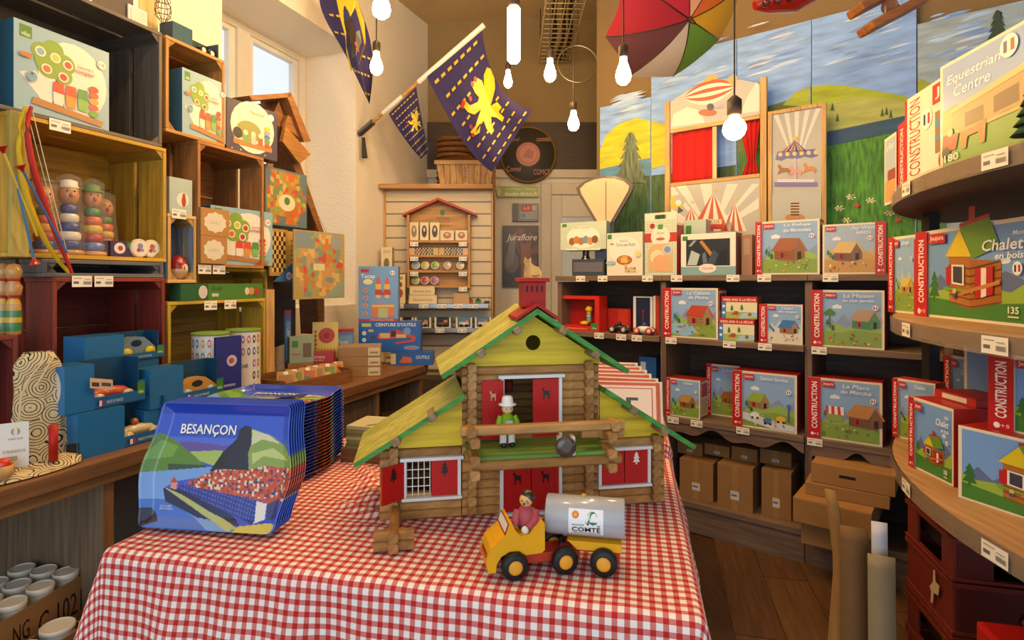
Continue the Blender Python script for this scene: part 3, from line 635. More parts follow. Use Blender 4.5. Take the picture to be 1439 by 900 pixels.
def bush(p, x, y, s, c): p.e(x, y, s, c).e(x - s * .8, y - s * .3, s * .7, c).e(x + s * .8, y - s * .3, s * .7, c)
def con_art(p, title, band='l', roof='a8402c', wall='9a6a38', gable=None, ground='7f9c40', kind='', bw=.16, sky='86a8d0', seed=1, hills=('7f93b8', '8fae58'), hx=.62, hy=.26, hs=.5):
    rnd = random.Random(seed); p.r(0, 0, 1, 1, CRM)
    x0, x1 = (bw, .965) if band == 'l' else (.03, 1 - bw) if band == 'r' else (.035, .965)
    W0 = p.win; p.r(x0, .03, x1, .965, sky); p.win = (x0, .03, x1, .965)
    p.p([(0, .3), (.12, .55), (.22, .42), (.36, .6), (.5, .4), (.7, .56), (.85, .42), (1, .55), (1, 0), (0, 0)], hills[0])
    p.p([(0, .25), (.2, .42), (.42, .34), (.7, .46), (1, .36), (1, 0), (0, 0)], hills[1]); p.p([(0, 0), (1, 0), (1, .26), (.6, .31), (.3, .24), (0, .28)], ground)
    p.e(.2, .72, .035, 'd8dee6').e(.25, .73, .045, 'd8dee6').e(.3, .72, .035, 'd8dee6')
    if kind == 'fish': p.p([(0, .05), (.35, .0), (.6, .1), (.5, .22), (.2, .3), (0, .26)], '88b4d4').e(.2, .2, .07, '9a6a38', .02)
    for k in range(3): fir(p, .08 + .05 * k, .42 - .05 * k, .08, ['2f6a34', '3a7a3a', '2a5c30'][k])
    if kind == 'market':
        for k in range(6): p.p([(.08 + .055 * k, .42), (.135 + .055 * k, .42), (.125 + .055 * k, .56), (.09 + .05 * k, .56)], ['c83a2c', 'e8e0d0'][k % 2])
        p.r(.1, .3, .4, .42, '8a9a50')
    if kind == 'garden': bush(p, .12, .62, .07, '4a7a30'); p.r(.11, .4, .13, .56, '5a3a20')
    house(p, hx, hy, hs, roof, wall, gable)
    if kind == 'service':
        p.p([(.0, .12), (.6, .0), (1, 0), (1, .1), (.4, .2), (0, .26)], 'c8ccd0')
        for x, y, c in ((.25, .22, 'd8e0e4'), (.5, .14, '3a78b8'), (.75, .2, 'd8b030')): p.e(x, y, .09, c, .06).e(x - .05, y - .05, .025, '202020').e(x + .05, y - .05, .025, '202020')
        p.r(.88, .18, .91, .45, '3a5a90').e(.895, .46, .04, '3a70b0')
    for k in range(16): p.e(rnd.uniform(.05, .95), rnd.uniform(.04, .24), rnd.uniform(.012, .03), rnd.choice(['b8402c', 'c89a40', '7a4a28', '4a7a34', 'd8c8a0', '8a5a30', 'd0a020']), n=7)
    p.win = W0
    lx = x0 + .02
    p.r(lx, .86, lx + .17, .955, JR).t('Jeujura', lx + .015, .875, lx + .155, .94, 'e8dcd0', .01)
    n = len(title)
    for i, tt in enumerate(title): ww_ = min(.42, .045 * len(tt)); p.t(tt, .66 - ww_ / 2, .87 - i * .09, .66 + ww_ / 2, .935 - i * .09, 'dfe6ee', .01, shear=.15)
    flagdot(p, x1 - .08, .70, .04)
    if band in 'lr':
        b0 = 0 if band == 'l' else 1 - bw; p.r(b0, 0, b0 + bw, 1, JR).t('CONSTRUCTION', b0 + bw * .28, .16, b0 + bw * .74, .93, 'ece4da', .02, rot=1).e(b0 + bw * .35, .07, bw * .13, 'ece4da').t('+5', b0 + bw * .5, .05, b0 + bw * .85, .09, 'ece4da')
def carton(name, label, loc, w, h, d, rz, art, cat='toy box', cols=None, group=None, kind='print', side=None):
    o = T(name, label, cat, loc, rz, group); c = cols or ['8a7a60', 'b02a24', CRM, CRM, '8a7a60', 'b02a24']
    MB().box(-w / 2, w / 2, 0, d, 0, h, c).build('carton', 'card' if kind == 'card' else 'print', o, bevel=.0015)
    if art:
        p = PR(w, h); p.fn = lambda x, y, k: ((x - .5) * w, -k - .0003, y * h); art(p); p.build('front_print', 'print', o)
    if side:
        p = PR(d, h); p.fn = lambda x, y, k: (w / 2 + k + .0003, x * d, y * h); side(p); p.build('side_print', 'print', o)
    return o
def shelfbox(label, u0, u1, vt, lev, art, d=.1, back=.02, name='construction_set_box', cols=None, cat='toy box', side=None, z=None, turn=0, kind='print'):
    pl = RS.off(back); loc, w, h = pl.fit(u0, u1, vt, z=SH[lev] + .0005 if z is None else z); return carton(name, label, loc, w, h, d, -38.1 + turn, art, cat, cols, side=side, kind=kind), h
RC = ['8a7a60', 'b02a24', CRM, 'a82a24', '8a7a60', 'b02a24']
def redside(p): p.r(.06, .05, .94, .95, 'd8ccb0').r(.15, .55, .85, .9, 'a82a24').r(.15, .1, .85, .5, 'b8a888')
A = con_art
shelfbox('construction box with brown chalet and mountains at the right of the top shelf row', 1062, 1152, 310, 3, lambda p: A(p, ['Le Refuge', 'des Marmottes'], 'l', '9a5a34', '8a5a30', seed=3, hx=.48, bw=.11), side=redside, cols=RC)
shelfbox('desert farm construction box with red band on its right, end of top shelf', 1156, 1245, 314, 3, lambda p: A(p, ['Far West', 'RANCH'], 'r', 'd0b070', '7a5a3c', ground='b89050', hills=('b8a890', 'c09a58'), sky='9ab0c8', seed=4, hx=.45), cols=RC)
shelfbox('fishing hut construction box with red roof on the second shelf', 932, 1009, 405, 2, lambda p: A(p, ['La Cabane', 'de Pêche'], 'l', 'b8442c', '9a7a50', kind='fish', seed=5), d=.14, side=redside, cols=RC)
def wk(p):
    p.r(0, 0, 1, 1, 'd8d4b0').r(0, .74, 1, 1, 'b8241e').t('WEEK-END À LA PÊCHE', .04, .8, .96, .93, 'eee6da', .01).r(0, 0, .13, .74, '3a78b8').e(.065, .55, .04, 'dce4ec').e(.065, .25, .04, 'dce4ec')
    p.r(.13, 0, 1, .3, '9ab058').p([(.5, 0), (1, .1), (1, .3), (.6, .25)], '9ac0d8'); fir(p, .3, .45, .11, '2f7a34'); fir(p, .58, .48, .11, '2f7a34'); p.e(.42, .25, .08, 'a05030', .1).e(.8, .2, .05, '8a5a30', .08).e(.32, .2, .03, 'b84a30', .05)
_, h_ = shelfbox('lower of two stacked red and cream fishing weekend boxes', 1010, 1060, 448, 2, wk, cols=['8a7a60', 'b02a24', CRM, '8a5a48', '8a7a60', CRM], name='fishing_set_box')
shelfbox('upper of two stacked red and cream fishing weekend boxes', 1014, 1064, 417, 2, wk, cols=['8a7a60', 'b02a24', CRM, '8a5a48', '8a7a60', CRM], name='fishing_set_box', z=SH[2] + h_ + .001)
shelfbox('small construction box showing a blue roofed house on the second shelf', 1067, 1128, 428, 2, lambda p: A(p, ['Chalet', 'des neiges'], 'l', '3a74b0', '9a7a50', ground='d0ccc0', hills=('b0c0d4', 'c4ccd0'), seed=6, bw=.2), d=.09, cols=RC)
shelfbox('garden house construction box with green trimmed hut alone on the second shelf', 1140, 1243, 408, 2, lambda p: A(p, ['La Maison', 'et son Jardin'], 'l', 'b09070', '4a8a50', kind='garden', seed=7, hx=.72, hy=.34, hs=.42, bw=.17), d=.14, cols=RC)
shelfbox('small log cabin construction box at the left of the third shelf', 936, 984, 533, 1, lambda p: A(p, ['Cabane'], 'l', 'b08a48', '8a6430', seed=8, bw=.14, hx=.58), d=.12, side=redside, cols=RC)
shelfbox('log house construction box standing at the back of the third shelf', 993, 1040, 513, 1, lambda p: A(p, ['La Ferme'], 'l', '8a6030', '8a6430', seed=9, bw=.16), d=.08, back=.17, cols=RC)
shelfbox('service station construction box with blue car on the third shelf', 1030, 1120, 524, 1, lambda p: A(p, ['Station Service'], 'l', '8fa840', '9a7a50', kind='service', seed=10, hx=.3, hy=.36, hs=.36), d=.16, cols=RC)
shelfbox('market square construction box with striped stall on the third shelf', 1136, 1240, 534, 1, lambda p: A(p, ['La Place', 'du Marché'], 'l', 'b8803c', '7a5430', kind='market', seed=11, hx=.74, bw=.18), d=.17, cols=RC)
# toys at the left end of the shelves
def duckart(p): p.r(0, 0, 1, 1, 'c8281a').r(.14, .14, .86, .9, '8a1612').t('FABRIQUÉ EN FRANCE', .24, .04, .74, .085, 'e8d8c8').r(.78, .06, .92, .22, '3a7a40').t('vilac', .8, .08, .9, .13, 'e0e8d8')
pl = RS.off(.03); loc, w_, h_ = pl.fit(784, 842, 416, z=SH[2] + .0005)
o = T('red_display_box', 'bright red open box holding a yellow toy bird on the second shelf', 'toy box', loc, -38.1)
m = MB().box(-w_ / 2, w_ / 2, .09, .1, 0, h_, 'a81c14')
for b in ((-w_ / 2, -w_ / 2 + .03, 0, .09, 0, h_), (w_ / 2 - .03, w_ / 2, 0, .09, 0, h_), (-w_ / 2 + .03, w_ / 2 - .03, 0, .09, h_ - .02, h_), (-w_ / 2 + .03, w_ / 2 - .03, 0, .09, 0, .03)): m.box(*b, 'c8281a')
m.build('carton', 'print', o)
p = PR(w_, h_); p.t('FABRIQUÉ EN FRANCE', .24, .05, .72, .09, 'e8d8c8').r(.8, .05, .97, .24, '3a7a40').t('vilac', .82, .08, .95, .13, 'e0e8d8'); p.build('front_print', 'print', o)
x, y = pl.at(822); dk = T('yellow_toy_bird', 'yellow toy bird with blue ringed neck inside the red open box', 'toy', (x + .03, y + .04, SH[2] + .0315), -38.1)
MB().ball((-.03, 0, .014), .03, 'd8b018', sz=.45).build('base', 'gloss', dk)
MB().lathe([(.012, .02), (.018, .03), (.018, .04), (.010, .045), (.017, .05), (.017, .06), (.01, .066), (.015, .07), (.014, .08)], ['d8b018', '4a90a0', '4a90a0', 'd8b018', '68b0b8', '68b0b8', 'd8b018', 'd8b018'], 14).build('neck', 'gloss', dk)
MB().ball((0, 0, .098), .02, 'e0bc20', sx=1.1).ball((-.018, -.004, .094), .009, 'c84a1c', 10).build('head', 'gloss', dk)
for u, c, lb, bd in ((870, '1c1a1e', 'black racing car with chrome wheels on the second shelf', '202024'), (905, 'dcd8d4', 'white racing car with blue driver and red wheels on the second shelf', 'dcd8d4')):
    x, y = RS.off(.045).at(u); o = T('toy_racing_car', lb, 'toy car', (x, y, SH[2] + .0005), -38.1)
    MB().tube([(-.055, 0, .022), (-.03, 0, .026), (0, 0, .03), (.03, 0, .028), (.06, 0, .022)], [.010, .018, .021, .018, .006], c, 12).build('body', 'gloss', o)
    MB().ball((.002, 0, .056), .013, '28303a' if c[0] == '1' else '2a48a0').build('driver_head', 'gloss', o)
    for x in (-.035, .038):
        for y in (-.027, .018):
            m = MB(); m.lathe([(.0, -.001), (.010, -.001), (.011, 0), (.020, .0), (.021, .004), (.021, .008), (.019, .009)], ['c8c0b0', 'c8c0b0', 'a82020' if c[0] == 'd' else '2a2624', 'a82020' if c[0] == 'd' else '2a2624', '2a2624', '2a2624'], 18, 'y'); m.build('wheel', 'gloss', o, (x, y, .0215))
shelfbox('low red box behind the black racing car', 849, 886, 434, 2, lambda p: p.r(0, 0, 1, 1, 'b8241a').r(.55, .2, .9, .95, 'c83a24'), back=.14, name='red_box', cols=['a02018'] * 6)
shelfbox('dark navy box with white sides behind the white racing car', 890, 917, 417, 2, lambda p: p.r(0, 0, 1, 1, 'e0dcd4').r(.14, .03, .88, .97, '1c2444').r(.5, .3, .53, .6, '902428').e(.515, .62, .06, '902428'), back=.10, name='navy_box', cols=['1c2444', '1c2444', '1c2444', 'd8d0c4', '1c2444', 'd8d0c4'])
shelfbox('white and red box half hidden by the shelf divider', 918, 926, 416, 2, lambda p: p.r(0, 0, 1, 1, 'dcd4c8').r(.4, 0, 1, 1, 'b8341c'), back=.10, name='white_red_box')
shelfbox('blue toy box on the third shelf behind the table', 898, 922, 502, 1, lambda p: p.r(0, 0, 1, 1, '24548c').r(.5, .1, .95, .5, 'b8301c').r(.1, .3, .4, .9, 'a8bcc8'), back=.1, name='blue_toy_box', cols=['24548c'] * 6)
# kitchen sets on the top shelf
def tart(p):
    p.r(0, 0, 1, 1, 'd8d2c0').r(.02, .86, .14, .97, '3a7a3c').e(.5, .62, .44, 'e4ddd0', .3).t("Atelier", .36, .78, .62, .84, '4a8a90', shear=.2).t('Tarte aux fruits', .26, .68, .8, .76, '4a8a90', .01, shear=.2).r(.1, .72, .2, .76, 'c86a2c')
    p.e(.5, .36, .22, 'b04028', .11).e(.5, .365, .18, 'd8b060', .085)
    for k in range(14): p.e(.5 + .14 * math.cos(k * 1.1), .365 + .06 * math.sin(k * 1.1), .03, ['b8402c', 'd8a838', '8a9c40'][k % 3], .022, 8)
    for k in range(9): p.e(.55 + .08 * (k % 4), .1 + .07 * (k // 4), .035, ['a8b060', 'c86a4a', 'd8b870'][k % 3], .025, 10)
    p.e(.12, .3, .14, '9ab4c0', .05).e(.88, .5, .08, 'd8c890', .08)
shelfbox('cream fruit tart play food box on the top shelf', 853, 903, 327, 3, tart, name='play_food_box', cols=['b0a890', 'c8c4b4', CRM, 'c0bca8', CRM, CRM], d=.08)
pl = RS.off(.03); loc, w_, h_ = pl.fit(906, 951, 302, z=SH[3] + .0005)
o = T('picnic_carry_box', 'tall gingham printed carry box with cut-out handle and red ribbon print', 'toy box', loc, -38.1)
hz = .82 * h_
MB().box(-w_ / 2, w_ / 2, 0, .1, 0, hz, ['b0a890', 'c8c8b4', 'd0d0bc', 'a8302c', 'c8c8b4', 'c8c8b4']).build('carton', 'print', o)
MB().prism([(-w_ / 2, hz), (w_ / 2, hz), (w_ / 2, h_), (w_ * .18, h_), (w_ * .18, h_ * .93), (-w_ * .18, h_ * .93), (-w_ * .18, h_), (-w_ / 2, h_)], .0, .004, 'd0d0bc').build('handle_flap', 'print', o)
MB().box(-w_ / 2, w_ / 2, 0, .004, h_ + .0002, h_ + .012, 'd0d0bc').build('handle_bar', 'print', o)
p = PR(w_, h_)
for k in range(14): p.k = 1; p.r(k / 14, 0, k / 14 + .02, .92, 'a8b89c')
for k in range(24): p.k = 2; p.r(0, k / 26, 1, k / 26 + .012, 'a8b89c')
p.r(0, .55, 1, .70, 'b0342c').e(.5, .64, .3, 'dcd4c4').t('Atelier', .38, .68, .62, .72, '8a4030', shear=.2).e(.5, .6, .14, 'a8683c', .025).r(.42, .76, .58, .84, '4a8a40').e(.25, .82, .08, 'a02830')
p.p([(.12, .06), (.88, .06), (.88, .42), (.7, .52), (.3, .52), (.12, .42)], 'c8a878').e(.4, .3, .22, 'd8c8a8').e(.5, .2, .25, 'd0a078').e(.72, .42, .14, 'b8c4d4').e(.72, .42, .1, '7a8ab0'); p.build('front_print', 'print', o)
def tools(p):
    p.r(0, 0, 1, 1, 'd8d8cc').r(0, 0, 1, .2, '7aa0a4').r(.03, .84, .13, .95, '3a7a3c').r(.1, .22, .9, .86, '1c2430')
    for q, c in (([(.12, .24), (.3, .24), (.36, .5), (.2, .6)], 'a8b8b8'), ([(.35, .8), (.4, .84), (.66, .4), (.6, .36)], 'b07838'), ([(.5, .3), (.62, .24), (.7, .5), (.6, .6)], '3a4658'), ([(.68, .28), (.84, .26), (.86, .62), (.74, .56)], '0e1218'), ([(.2, .7), (.3, .84), (.24, .84), (.14, .7)], '8a98a4'), ([(.42, .26), (.5, .3), (.46, .56), (.4, .5)], '5a6a7c')): p.p(q, c)
    p.e(.5, .16, .16, 'e0d4c8', .11).t('Vaisselle', .4, .13, .6, .2, 'b04a50', shear=.2)
shelfbox('teal and white windowed kitchen set box with dark contents on the top shelf', 957, 1034, 328, 3, tools, name='kitchen_set_box', cols=['b0a890', 'c8c8bc', CRM, '8a5a50', CRM, CRM], d=.11)
shelfbox('small pale teal box peeking out behind the kitchen set box', 961, 992, 309, 3, lambda p: p.r(0, 0, 1, 1, 'a8b8ac').r(.1, .6, .35, .9, '3a7a3c'), back=.17, d=.08, name='pale_teal_box', cols=['a8b8ac', 'b8c4b4', 'a8b8ac', 'a89888', 'a8b8ac', 'a8b8ac'])
shelfbox('brown sided box leaning beside the kitchen set box', 1042, 1057, 330, 3, lambda p: p.r(0, 0, 1, 1, '9a7058').r(.2, .5, .8, .9, 'a88a70'), back=.06, d=.1, name='brown_box', cols=['8a6048'] * 6)
# antique shop scale with a box on its plate
pl = RS.off(.10); x, y = pl.at(838)
sc = T('antique_shop_scale', 'antique shop scale with cream fan-shaped dial on the top shelf', 'scale', (x, y, SH[3] + .0005), -20)
sw = y / 800
MB().box(-32 * sw, 14 * sw, -.05, .06, .0, .10, '2a2420').box(-30 * sw, 12 * sw, -.055, -.05, .02, .08, '5a5048').build('base', 'gloss', sc, bevel=.012)
MB().lathe([(.03, .1), (.02, .12), (.02, .15)], '2a2420', 14).build('column', 'gloss', sc, (-15 * sw, 0, 0))
MB().box(-42 * sw, 8 * sw, -.055, .045, .15, .158, 'b8aa90').build('weighing_plate', 'metal', sc, bevel=.003)
zf = lambda v: CAMZ - (v - 395) / 800 * y - SH[3]; uf = lambda u: (u - 838) * sw
fan = [(839, 319), (858, 319), (887, 270), (889, 262), (880, 254), (865, 249), (848, 247), (831, 249), (817, 254), (808, 262), (810, 270)]
FO = [(uf(u), zf(v)) for u, v in fan]; cx, cz_ = uf(849), zf(276); FI = [(cx + (a - cx) * .86, cz_ + (b - cz_) * .88) for a, b in FO]
MB().prism(FO, .02, .07, '5a4630').build('dial_case', 'gloss', sc, bevel=.004)
MB().prism(FI, .012, .0195, 'b4a47c').build('dial_face', 'print', sc)
MB().box(uf(851) - .002, uf(851) + .002, .009, .0115, zf(310), zf(256), '6a4a2a').build('needle', 'lacquer', sc)
MB().box(uf(835), uf(862), .02, .06, .08, zf(312), '2a2420').build('neck', 'gloss', sc)
pl2 = RS.off(.06)
def anim(p):
    p.r(0, 0, 1, 1, 'b4c0ac').r(.04, .84, .14, .95, '3a7a3c').e(.5, .45, .36, 'dcd8c8', .4).t('Les animaux', .32, .76, .66, .84, 'a8503c', shear=.2)
    for k in range(6): p.e(.26 + .1 * k, .3 + .05 * (k % 2), .07, ['8a5a30', 'b07840', 'a86a40', '6a8a9a', 'b88a58', '7a4a28'][k], .14)
loc, w_, h_ = pl2.fit(790, 850, 312, z=SH[3] + .1595); carton('animal_set_box', 'pale green animal toy box resting on the plate of the antique scale', (loc[0], loc[1], loc[2]), w_, h_, .07, -30, anim, cols=['a8a890', 'b8c0ac', CRM, '8a9a94', CRM, CRM])
# ---------------------------------------------------------------- mural panels
class PX(PR):      # print traced on a vertical plane in photo pixels
    def __init__(s, pl, tref, zref, y=0, step=.0002):
        super().__init__(1, 1, step); s.fn = lambda u, v, k: (pl.t(u) - tref, y - k, pl.z(u, v) - zref)
    def asp(s): return 1
def mural(label, u0, u1, top, paint, grass=None, sky='7ea6e6'):
    t0 = RM.t(u0); w_ = RM.t(u1) - t0; o = T('mural_panel', label, 'painting', on(RM, t0, SH[3] + .001), -38.1, 'painted landscape panels')
    MB().box(.001, w_ - .001, 0, .012, 0, top - SH[3], sky).build('board', 'paint', o)
    p = PX(RM, t0, SH[3] + .001, -.0005); paint(p); p.build('painting', 'paint', o)
    if grass: q = PX(RM, t0, SH[3] + .001, -.0004); grass(q); q.build('meadow', 'meadow', o)
    return o
def cloud(p, pts, c=None):
    rnd = random.Random(int(pts[0][0])); u0 = min(q[0] - q[2] for q in pts); u1 = max(q[0] + q[2] for q in pts); v0 = min(q[1] for q in pts) - 12; v1 = max(q[1] for q in pts) + 14
    for k in range(34):
        a = rnd.uniform(10, 28); u = rnd.uniform(u0 + a, u1 - a); v = rnd.uniform(v0, v1) - (u - u0) * .2; b = rnd.uniform(.7, 2.2)
        cc = rnd.choice(['88aee6', '92b4e8', '789edc', '9cbae6', 'a8c2e6', '7096d8', 'bccae0']); p.k = 1 + k % 12
        p.p([(u - a, v + .3 * a), (u - a * .4, v - b + .1 * a), (u + a * .3, v - b - .1 * a), (u + a, v - .3 * a), (u + a * .4, v + b * .5 - .1 * a), (u - a * .4, v + b * .6 + .12 * a)], cc)
    p.k = 14
def tree(p, u, v, s, c):
    pts = []; n = 7
    for k in range(n): pts += [(u - s * .12 - s * .3 * k / n, v + s * 1.3 * k / n + 4), (u - s * .06 - s * .22 * k / n, v + s * 1.3 * k / n + 2)]
    pts = [(u, v)] + pts + [(2 * u - a, b) for a, b in reversed(pts)]; p.p(pts, c)
def pa(p):
    cloud(p, [(870, 165, 14, 3), (895, 150, 14, 3)]); p.p([(843.5, 238), (843.5, 212), (852, 190), (870, 174), (895, 166), (914, 170), (914, 223)], 'c0b81c'); p.p([(843.5, 222), (870, 200), (914, 192), (914, 200), (870, 212), (843.5, 232)], 'aab02c'); p.p([(843.5, 238), (914, 222), (914, 247), (843.5, 251)], '4f80a0'); 
def pag(p): p.p([(843.5, 251), (914, 247), (914, 385), (843.5, 385)], '3a5a34'); p.k = 30; tree(p, 887, 186, 62, '55624c')
mural('leftmost painted panel with fir tree and yellow hill', 843, 914.8, 2.455, pa, pag)
def pb(p): cloud(p, [(945, 118, 26, 5), (990, 95, 36, 5), (1010, 120, 20, 4), (1000, 70, 30, 4)]); p.p([(915.5, 238), (915.5, 170), (940, 176), (940, 230)], 'bab220')
mural('painted sky panel behind the airship of the puppet theatre', 915, 1035, 2.68, pb, lambda p: p.p([(915.5, 247), (940, 244), (1034, 232), (1034, 385), (915.5, 385)], '3a5a34'))
def pc_(p): cloud(p, [(1070, 70, 26, 5), (1100, 50, 30, 5), (1090, 95, 26, 4), (1120, 90, 20, 4)]); p.p([(1036, 175), (1062, 155), (1078, 150), (1112, 140), (1139, 122), (1139, 190), (1036, 215)], '5c6a2c'); p.p([(1100, 148), (1118, 130), (1139, 121.5), (1139, 150)], '9aa82c')
mural('painted sky panel with dark hill edge between theatre and carousel panel', 1035.5, 1140, 2.68, pc_, lambda p: p.p([(1036, 215), (1139, 190), (1139, 384), (1036, 385)], '3a6a2c'))
def pd(p):
    cloud(p, [(1180, 60, 34, 6), (1230, 40, 40, 6), (1240, 105, 34, 5), (1180, 95, 26, 5), (1265, 75, 24, 5)])
    p.p([(1141, 190), (1141, 122), (1165, 119), (1190, 121), (1230, 128), (1265, 134), (1286, 140), (1286, 172)], '9cac24'); p.p([(1141, 186), (1150, 150), (1200, 136), (1260, 140), (1286, 150), (1286, 172)], 'a6ac58'); p.p([(1141, 190), (1286, 160), (1286, 180), (1141, 210)], '2c5070')
    for u, v in ((1177, 165), (1240, 158), (1246, 156), (1252, 160), (1170, 150)): tree(p, u, v - 6, 9, '3f5a30')
def pdg(p):
    p.p([(1141, 210), (1286, 180), (1286, 383), (1141, 385)], '43801f'); p.k = 12
    for u, v in ((1196, 277), (1224, 282), (1180, 293), (1190, 310), (1250, 300), (1236, 320)):
        for a in range(6): p.p([(u, v), (u + 7 * math.cos(a), v + 4 * math.sin(a)), (u + 7 * math.cos(a + .5), v + 4 * math.sin(a + .5))], 'd0d0b0')
        p.e(u, v, 2, 'c8a828', 1.5, 8)
    for u, v in ((1205, 289), (1262, 310)): p.e(u, v, 4, 'a82c1c', 3, 8)
mural('painted panel with yellow hill, lake and daisy meadow', 1140.5, 1288, 2.68, pd, pdg)
def pe(p): cloud(p, [(1330, 60, 34, 5), (1370, 30, 36, 5), (1320, 95, 24, 5)], 'b8c0c4'); p.p([(1290, 170), (1290, 110), (1310, 118), (1330, 115), (1330, 170)], '8f9c2c'); tree(p, 1402, 14, 52, '2a4030'); p.p([(1290, 170), (1330, 170), (1330, 380), (1290, 380)], '4a8024')
mural('rightmost painted panel with dark fir behind the equestrian box', 1289, 1620, 2.53, pe, None, '8fa4b4')
# ---------------------------------------------------------------- puppet theatre standing before the mural
RT = RS.off(.31); t0 = RT.t(934); zb = SH[3] + .0005
th = T('puppet_theatre', 'wooden puppet theatre with airship arch, red curtains and circus tent panel', 'puppet theatre', on(RT, t0, zb), -38.1)
LWD = 'b8935a'
def pbx(o, pl, tr, u0, u1, z0, z1, y0, y1, c, name, kind='wood_z'): return MB().box(pl.t(u0) - tr, pl.t(u1) - tr, y0, y1, z0, z1, c).build(name, kind, o, bevel=.002)
zt = lambda u, v: RT.z(u, v) - zb
pbx(th, RT, t0, 934, 941, 0, zt(937, 143), 0, .025, LWD, 'post'); pbx(th, RT, t0, 1068, 1077, 0, zt(1072, 108), 0, .025, LWD, 'post')
za, zc = zt(1000, 172), zt(1000, 251)
pbx(th, RT, t0, 941.3, 1067.5, za - .022, za, .002, .022, LWD, 'cross_bar', 'wood_x'); pbx(th, RT, t0, 941.3, 1067.5, zc - .022, zc, .002, .022, LWD, 'cross_bar', 'wood_x')
pbx(th, RT, t0, 1000, 1006, zc, za - .022, .012, .022, 'c8b080', 'middle_bar')
GP = 'a6a6a2'
xa, xb = RT.t(941.3) - t0, RT.t(1067.5) - t0
arch = [(xa, za), (xb, za)] + [(xb + (xa - xb) * k / 16, za + .12 + .115 * math.sin(math.pi * (.12 + .76 * k / 16))) for k in range(17)]
MB().prism(arch, .006, .016, GP).build('arch_panel', 'print', th)
MB().box(xa, xb, .006, .016, 0, zc - .022, GP).build('lower_panel', 'print', th)
p = PX(RT, t0, zb, .005)
p.p([(1040, 160), (1050, 135), (1062, 115), (1067, 120), (1067, 156)], 'c8c6be').p([(943, 178), (946, 160), (966, 150), (985, 156), (990, 172)], 'c8c6be')
bl = lambda f0, f1: [(961 + 72 * t, 137 - 16 * t + (f0) * 17 * math.sin(math.pi * t) ** .7) for t in [k / 14 for k in range(15)]] + [(961 + 72 * t, 137 - 16 * t + (f1) * 17 * math.sin(math.pi * t) ** .7) for t in [k / 14 for k in range(14, -1, -1)]]
for k in range(6): p.k = 3; p.p(bl(-1 + k / 3, -1 + (k + 1) / 3), ['b8482c', 'd8d0c4'][k % 2])
p.p([(985, 117), (995, 106), (1008, 104), (1008, 110)], 'c89a58').p([(1020, 112), (1032, 103), (1036, 108), (1030, 122)], 'c89a58').e(994, 158, 13, 'a0583c', 5).e(998, 150, 5, '3a3c58').p([(1003, 152), (1016, 145), (1016, 152)], '9a94b8')
p.build('airship_print', 'print', th)
p = PX(RT, t0, zb, .005); cx, cy = 1000, 330
for k in range(9):
    a0_, a1_ = R(190 + k * 18), R(198 + k * 18); q = lambda a: (min(1066, max(943, cx + 120 * math.cos(a))), max(258.5 + 0 * a, cy + 120 * math.sin(a)))
    p.k = 1; p.p([(cx, cy), q(a0_), q(a1_)], 'c8c7c0')
for ax, ay, w2, b in ((971, 290, 15, 324), (1032, 284, 17, 325), (1002, 270, 32, 325)):
    for k in range(6): p.k = 4; p.p([(ax, ay), (ax - w2 + 2 * w2 * k / 6, b), (ax - w2 + 2 * w2 * (k + 1) / 6, b)], ['b04a30', 'd8ccbc'][k % 2])
    p.p([(ax, ay), (ax, ay - 8), (ax + 7, ay - 6), (ax, ay - 3)], 'c8b060')
p.k = 8; p.e(951, 284, 10, 'c8b040').e(955, 281, 8, GP).e(953, 285, 4, 'dcd8d0').p([(953, 290), (960, 296), (952, 300)], '3a3c58')
p.r(985, 308, 1014, 315, 'c8b890').t('CIRCUS', 988, 314, 1011, 309, '5a3a2c').r(984, 315, 1016, 322, 'a83024'); p.build('circus_print', 'print', th)
def curtain(u0, u1, tie, name='curtain'):
    x0, x1 = RT.t(u0) - t0, RT.t(u1) - t0; z1, z0 = za - .022, zc
    def fn(a, b):
        z = z0 + (z1 - z0) * b; xx = x0 + (x1 - x0) * a
        if tie: s_ = .35 + .65 * abs(b - .28) / .72 if b > .28 else .35 + .45 * (.28 - b) / .28; xm = x0 * .35 + x1 * .65; xx = xm + (xx - xm) * s_
        return (xx, .028 + .006 * math.sin(a * 22), z)
    MB().grid(fn, 28, 14, 'b81410').build(name, 'cloth', th, solid=.002)
curtain(942, 999, False); curtain(1036, 1066, True)
t1_ = RT.t(1079); o = T('carousel_panel', 'narrow framed panel printed with a carousel beside the puppet theatre', 'puppet theatre', on(RT, t1_, zb), -38.1)
w_ = RT.t(1161) - t1_; h_ = RT.z(1120, 150) - zb
for b in ((0, .02, 0, h_), (w_ - .02, w_, 0, h_), (.02, w_ - .02, h_ - .02, h_), (.02, w_ - .02, 0, .02)): MB().box(b[0], b[1], 0, .02, b[2], b[3], LWD).build('frame', 'wood_z', o, bevel=.002)
MB().box(.02, w_ - .02, .008, .014, .02, h_ - .02, GP).build('panel', 'print', o)
p = PX(RT, t1_, zb, .0075)
for k in range(5): a = 1086 + 15 * k; p.k = 1; p.p([(1118, 235), (a, 160 - 2 * k), (a + 7, 160 - 2 * k)], 'c9c8c4')
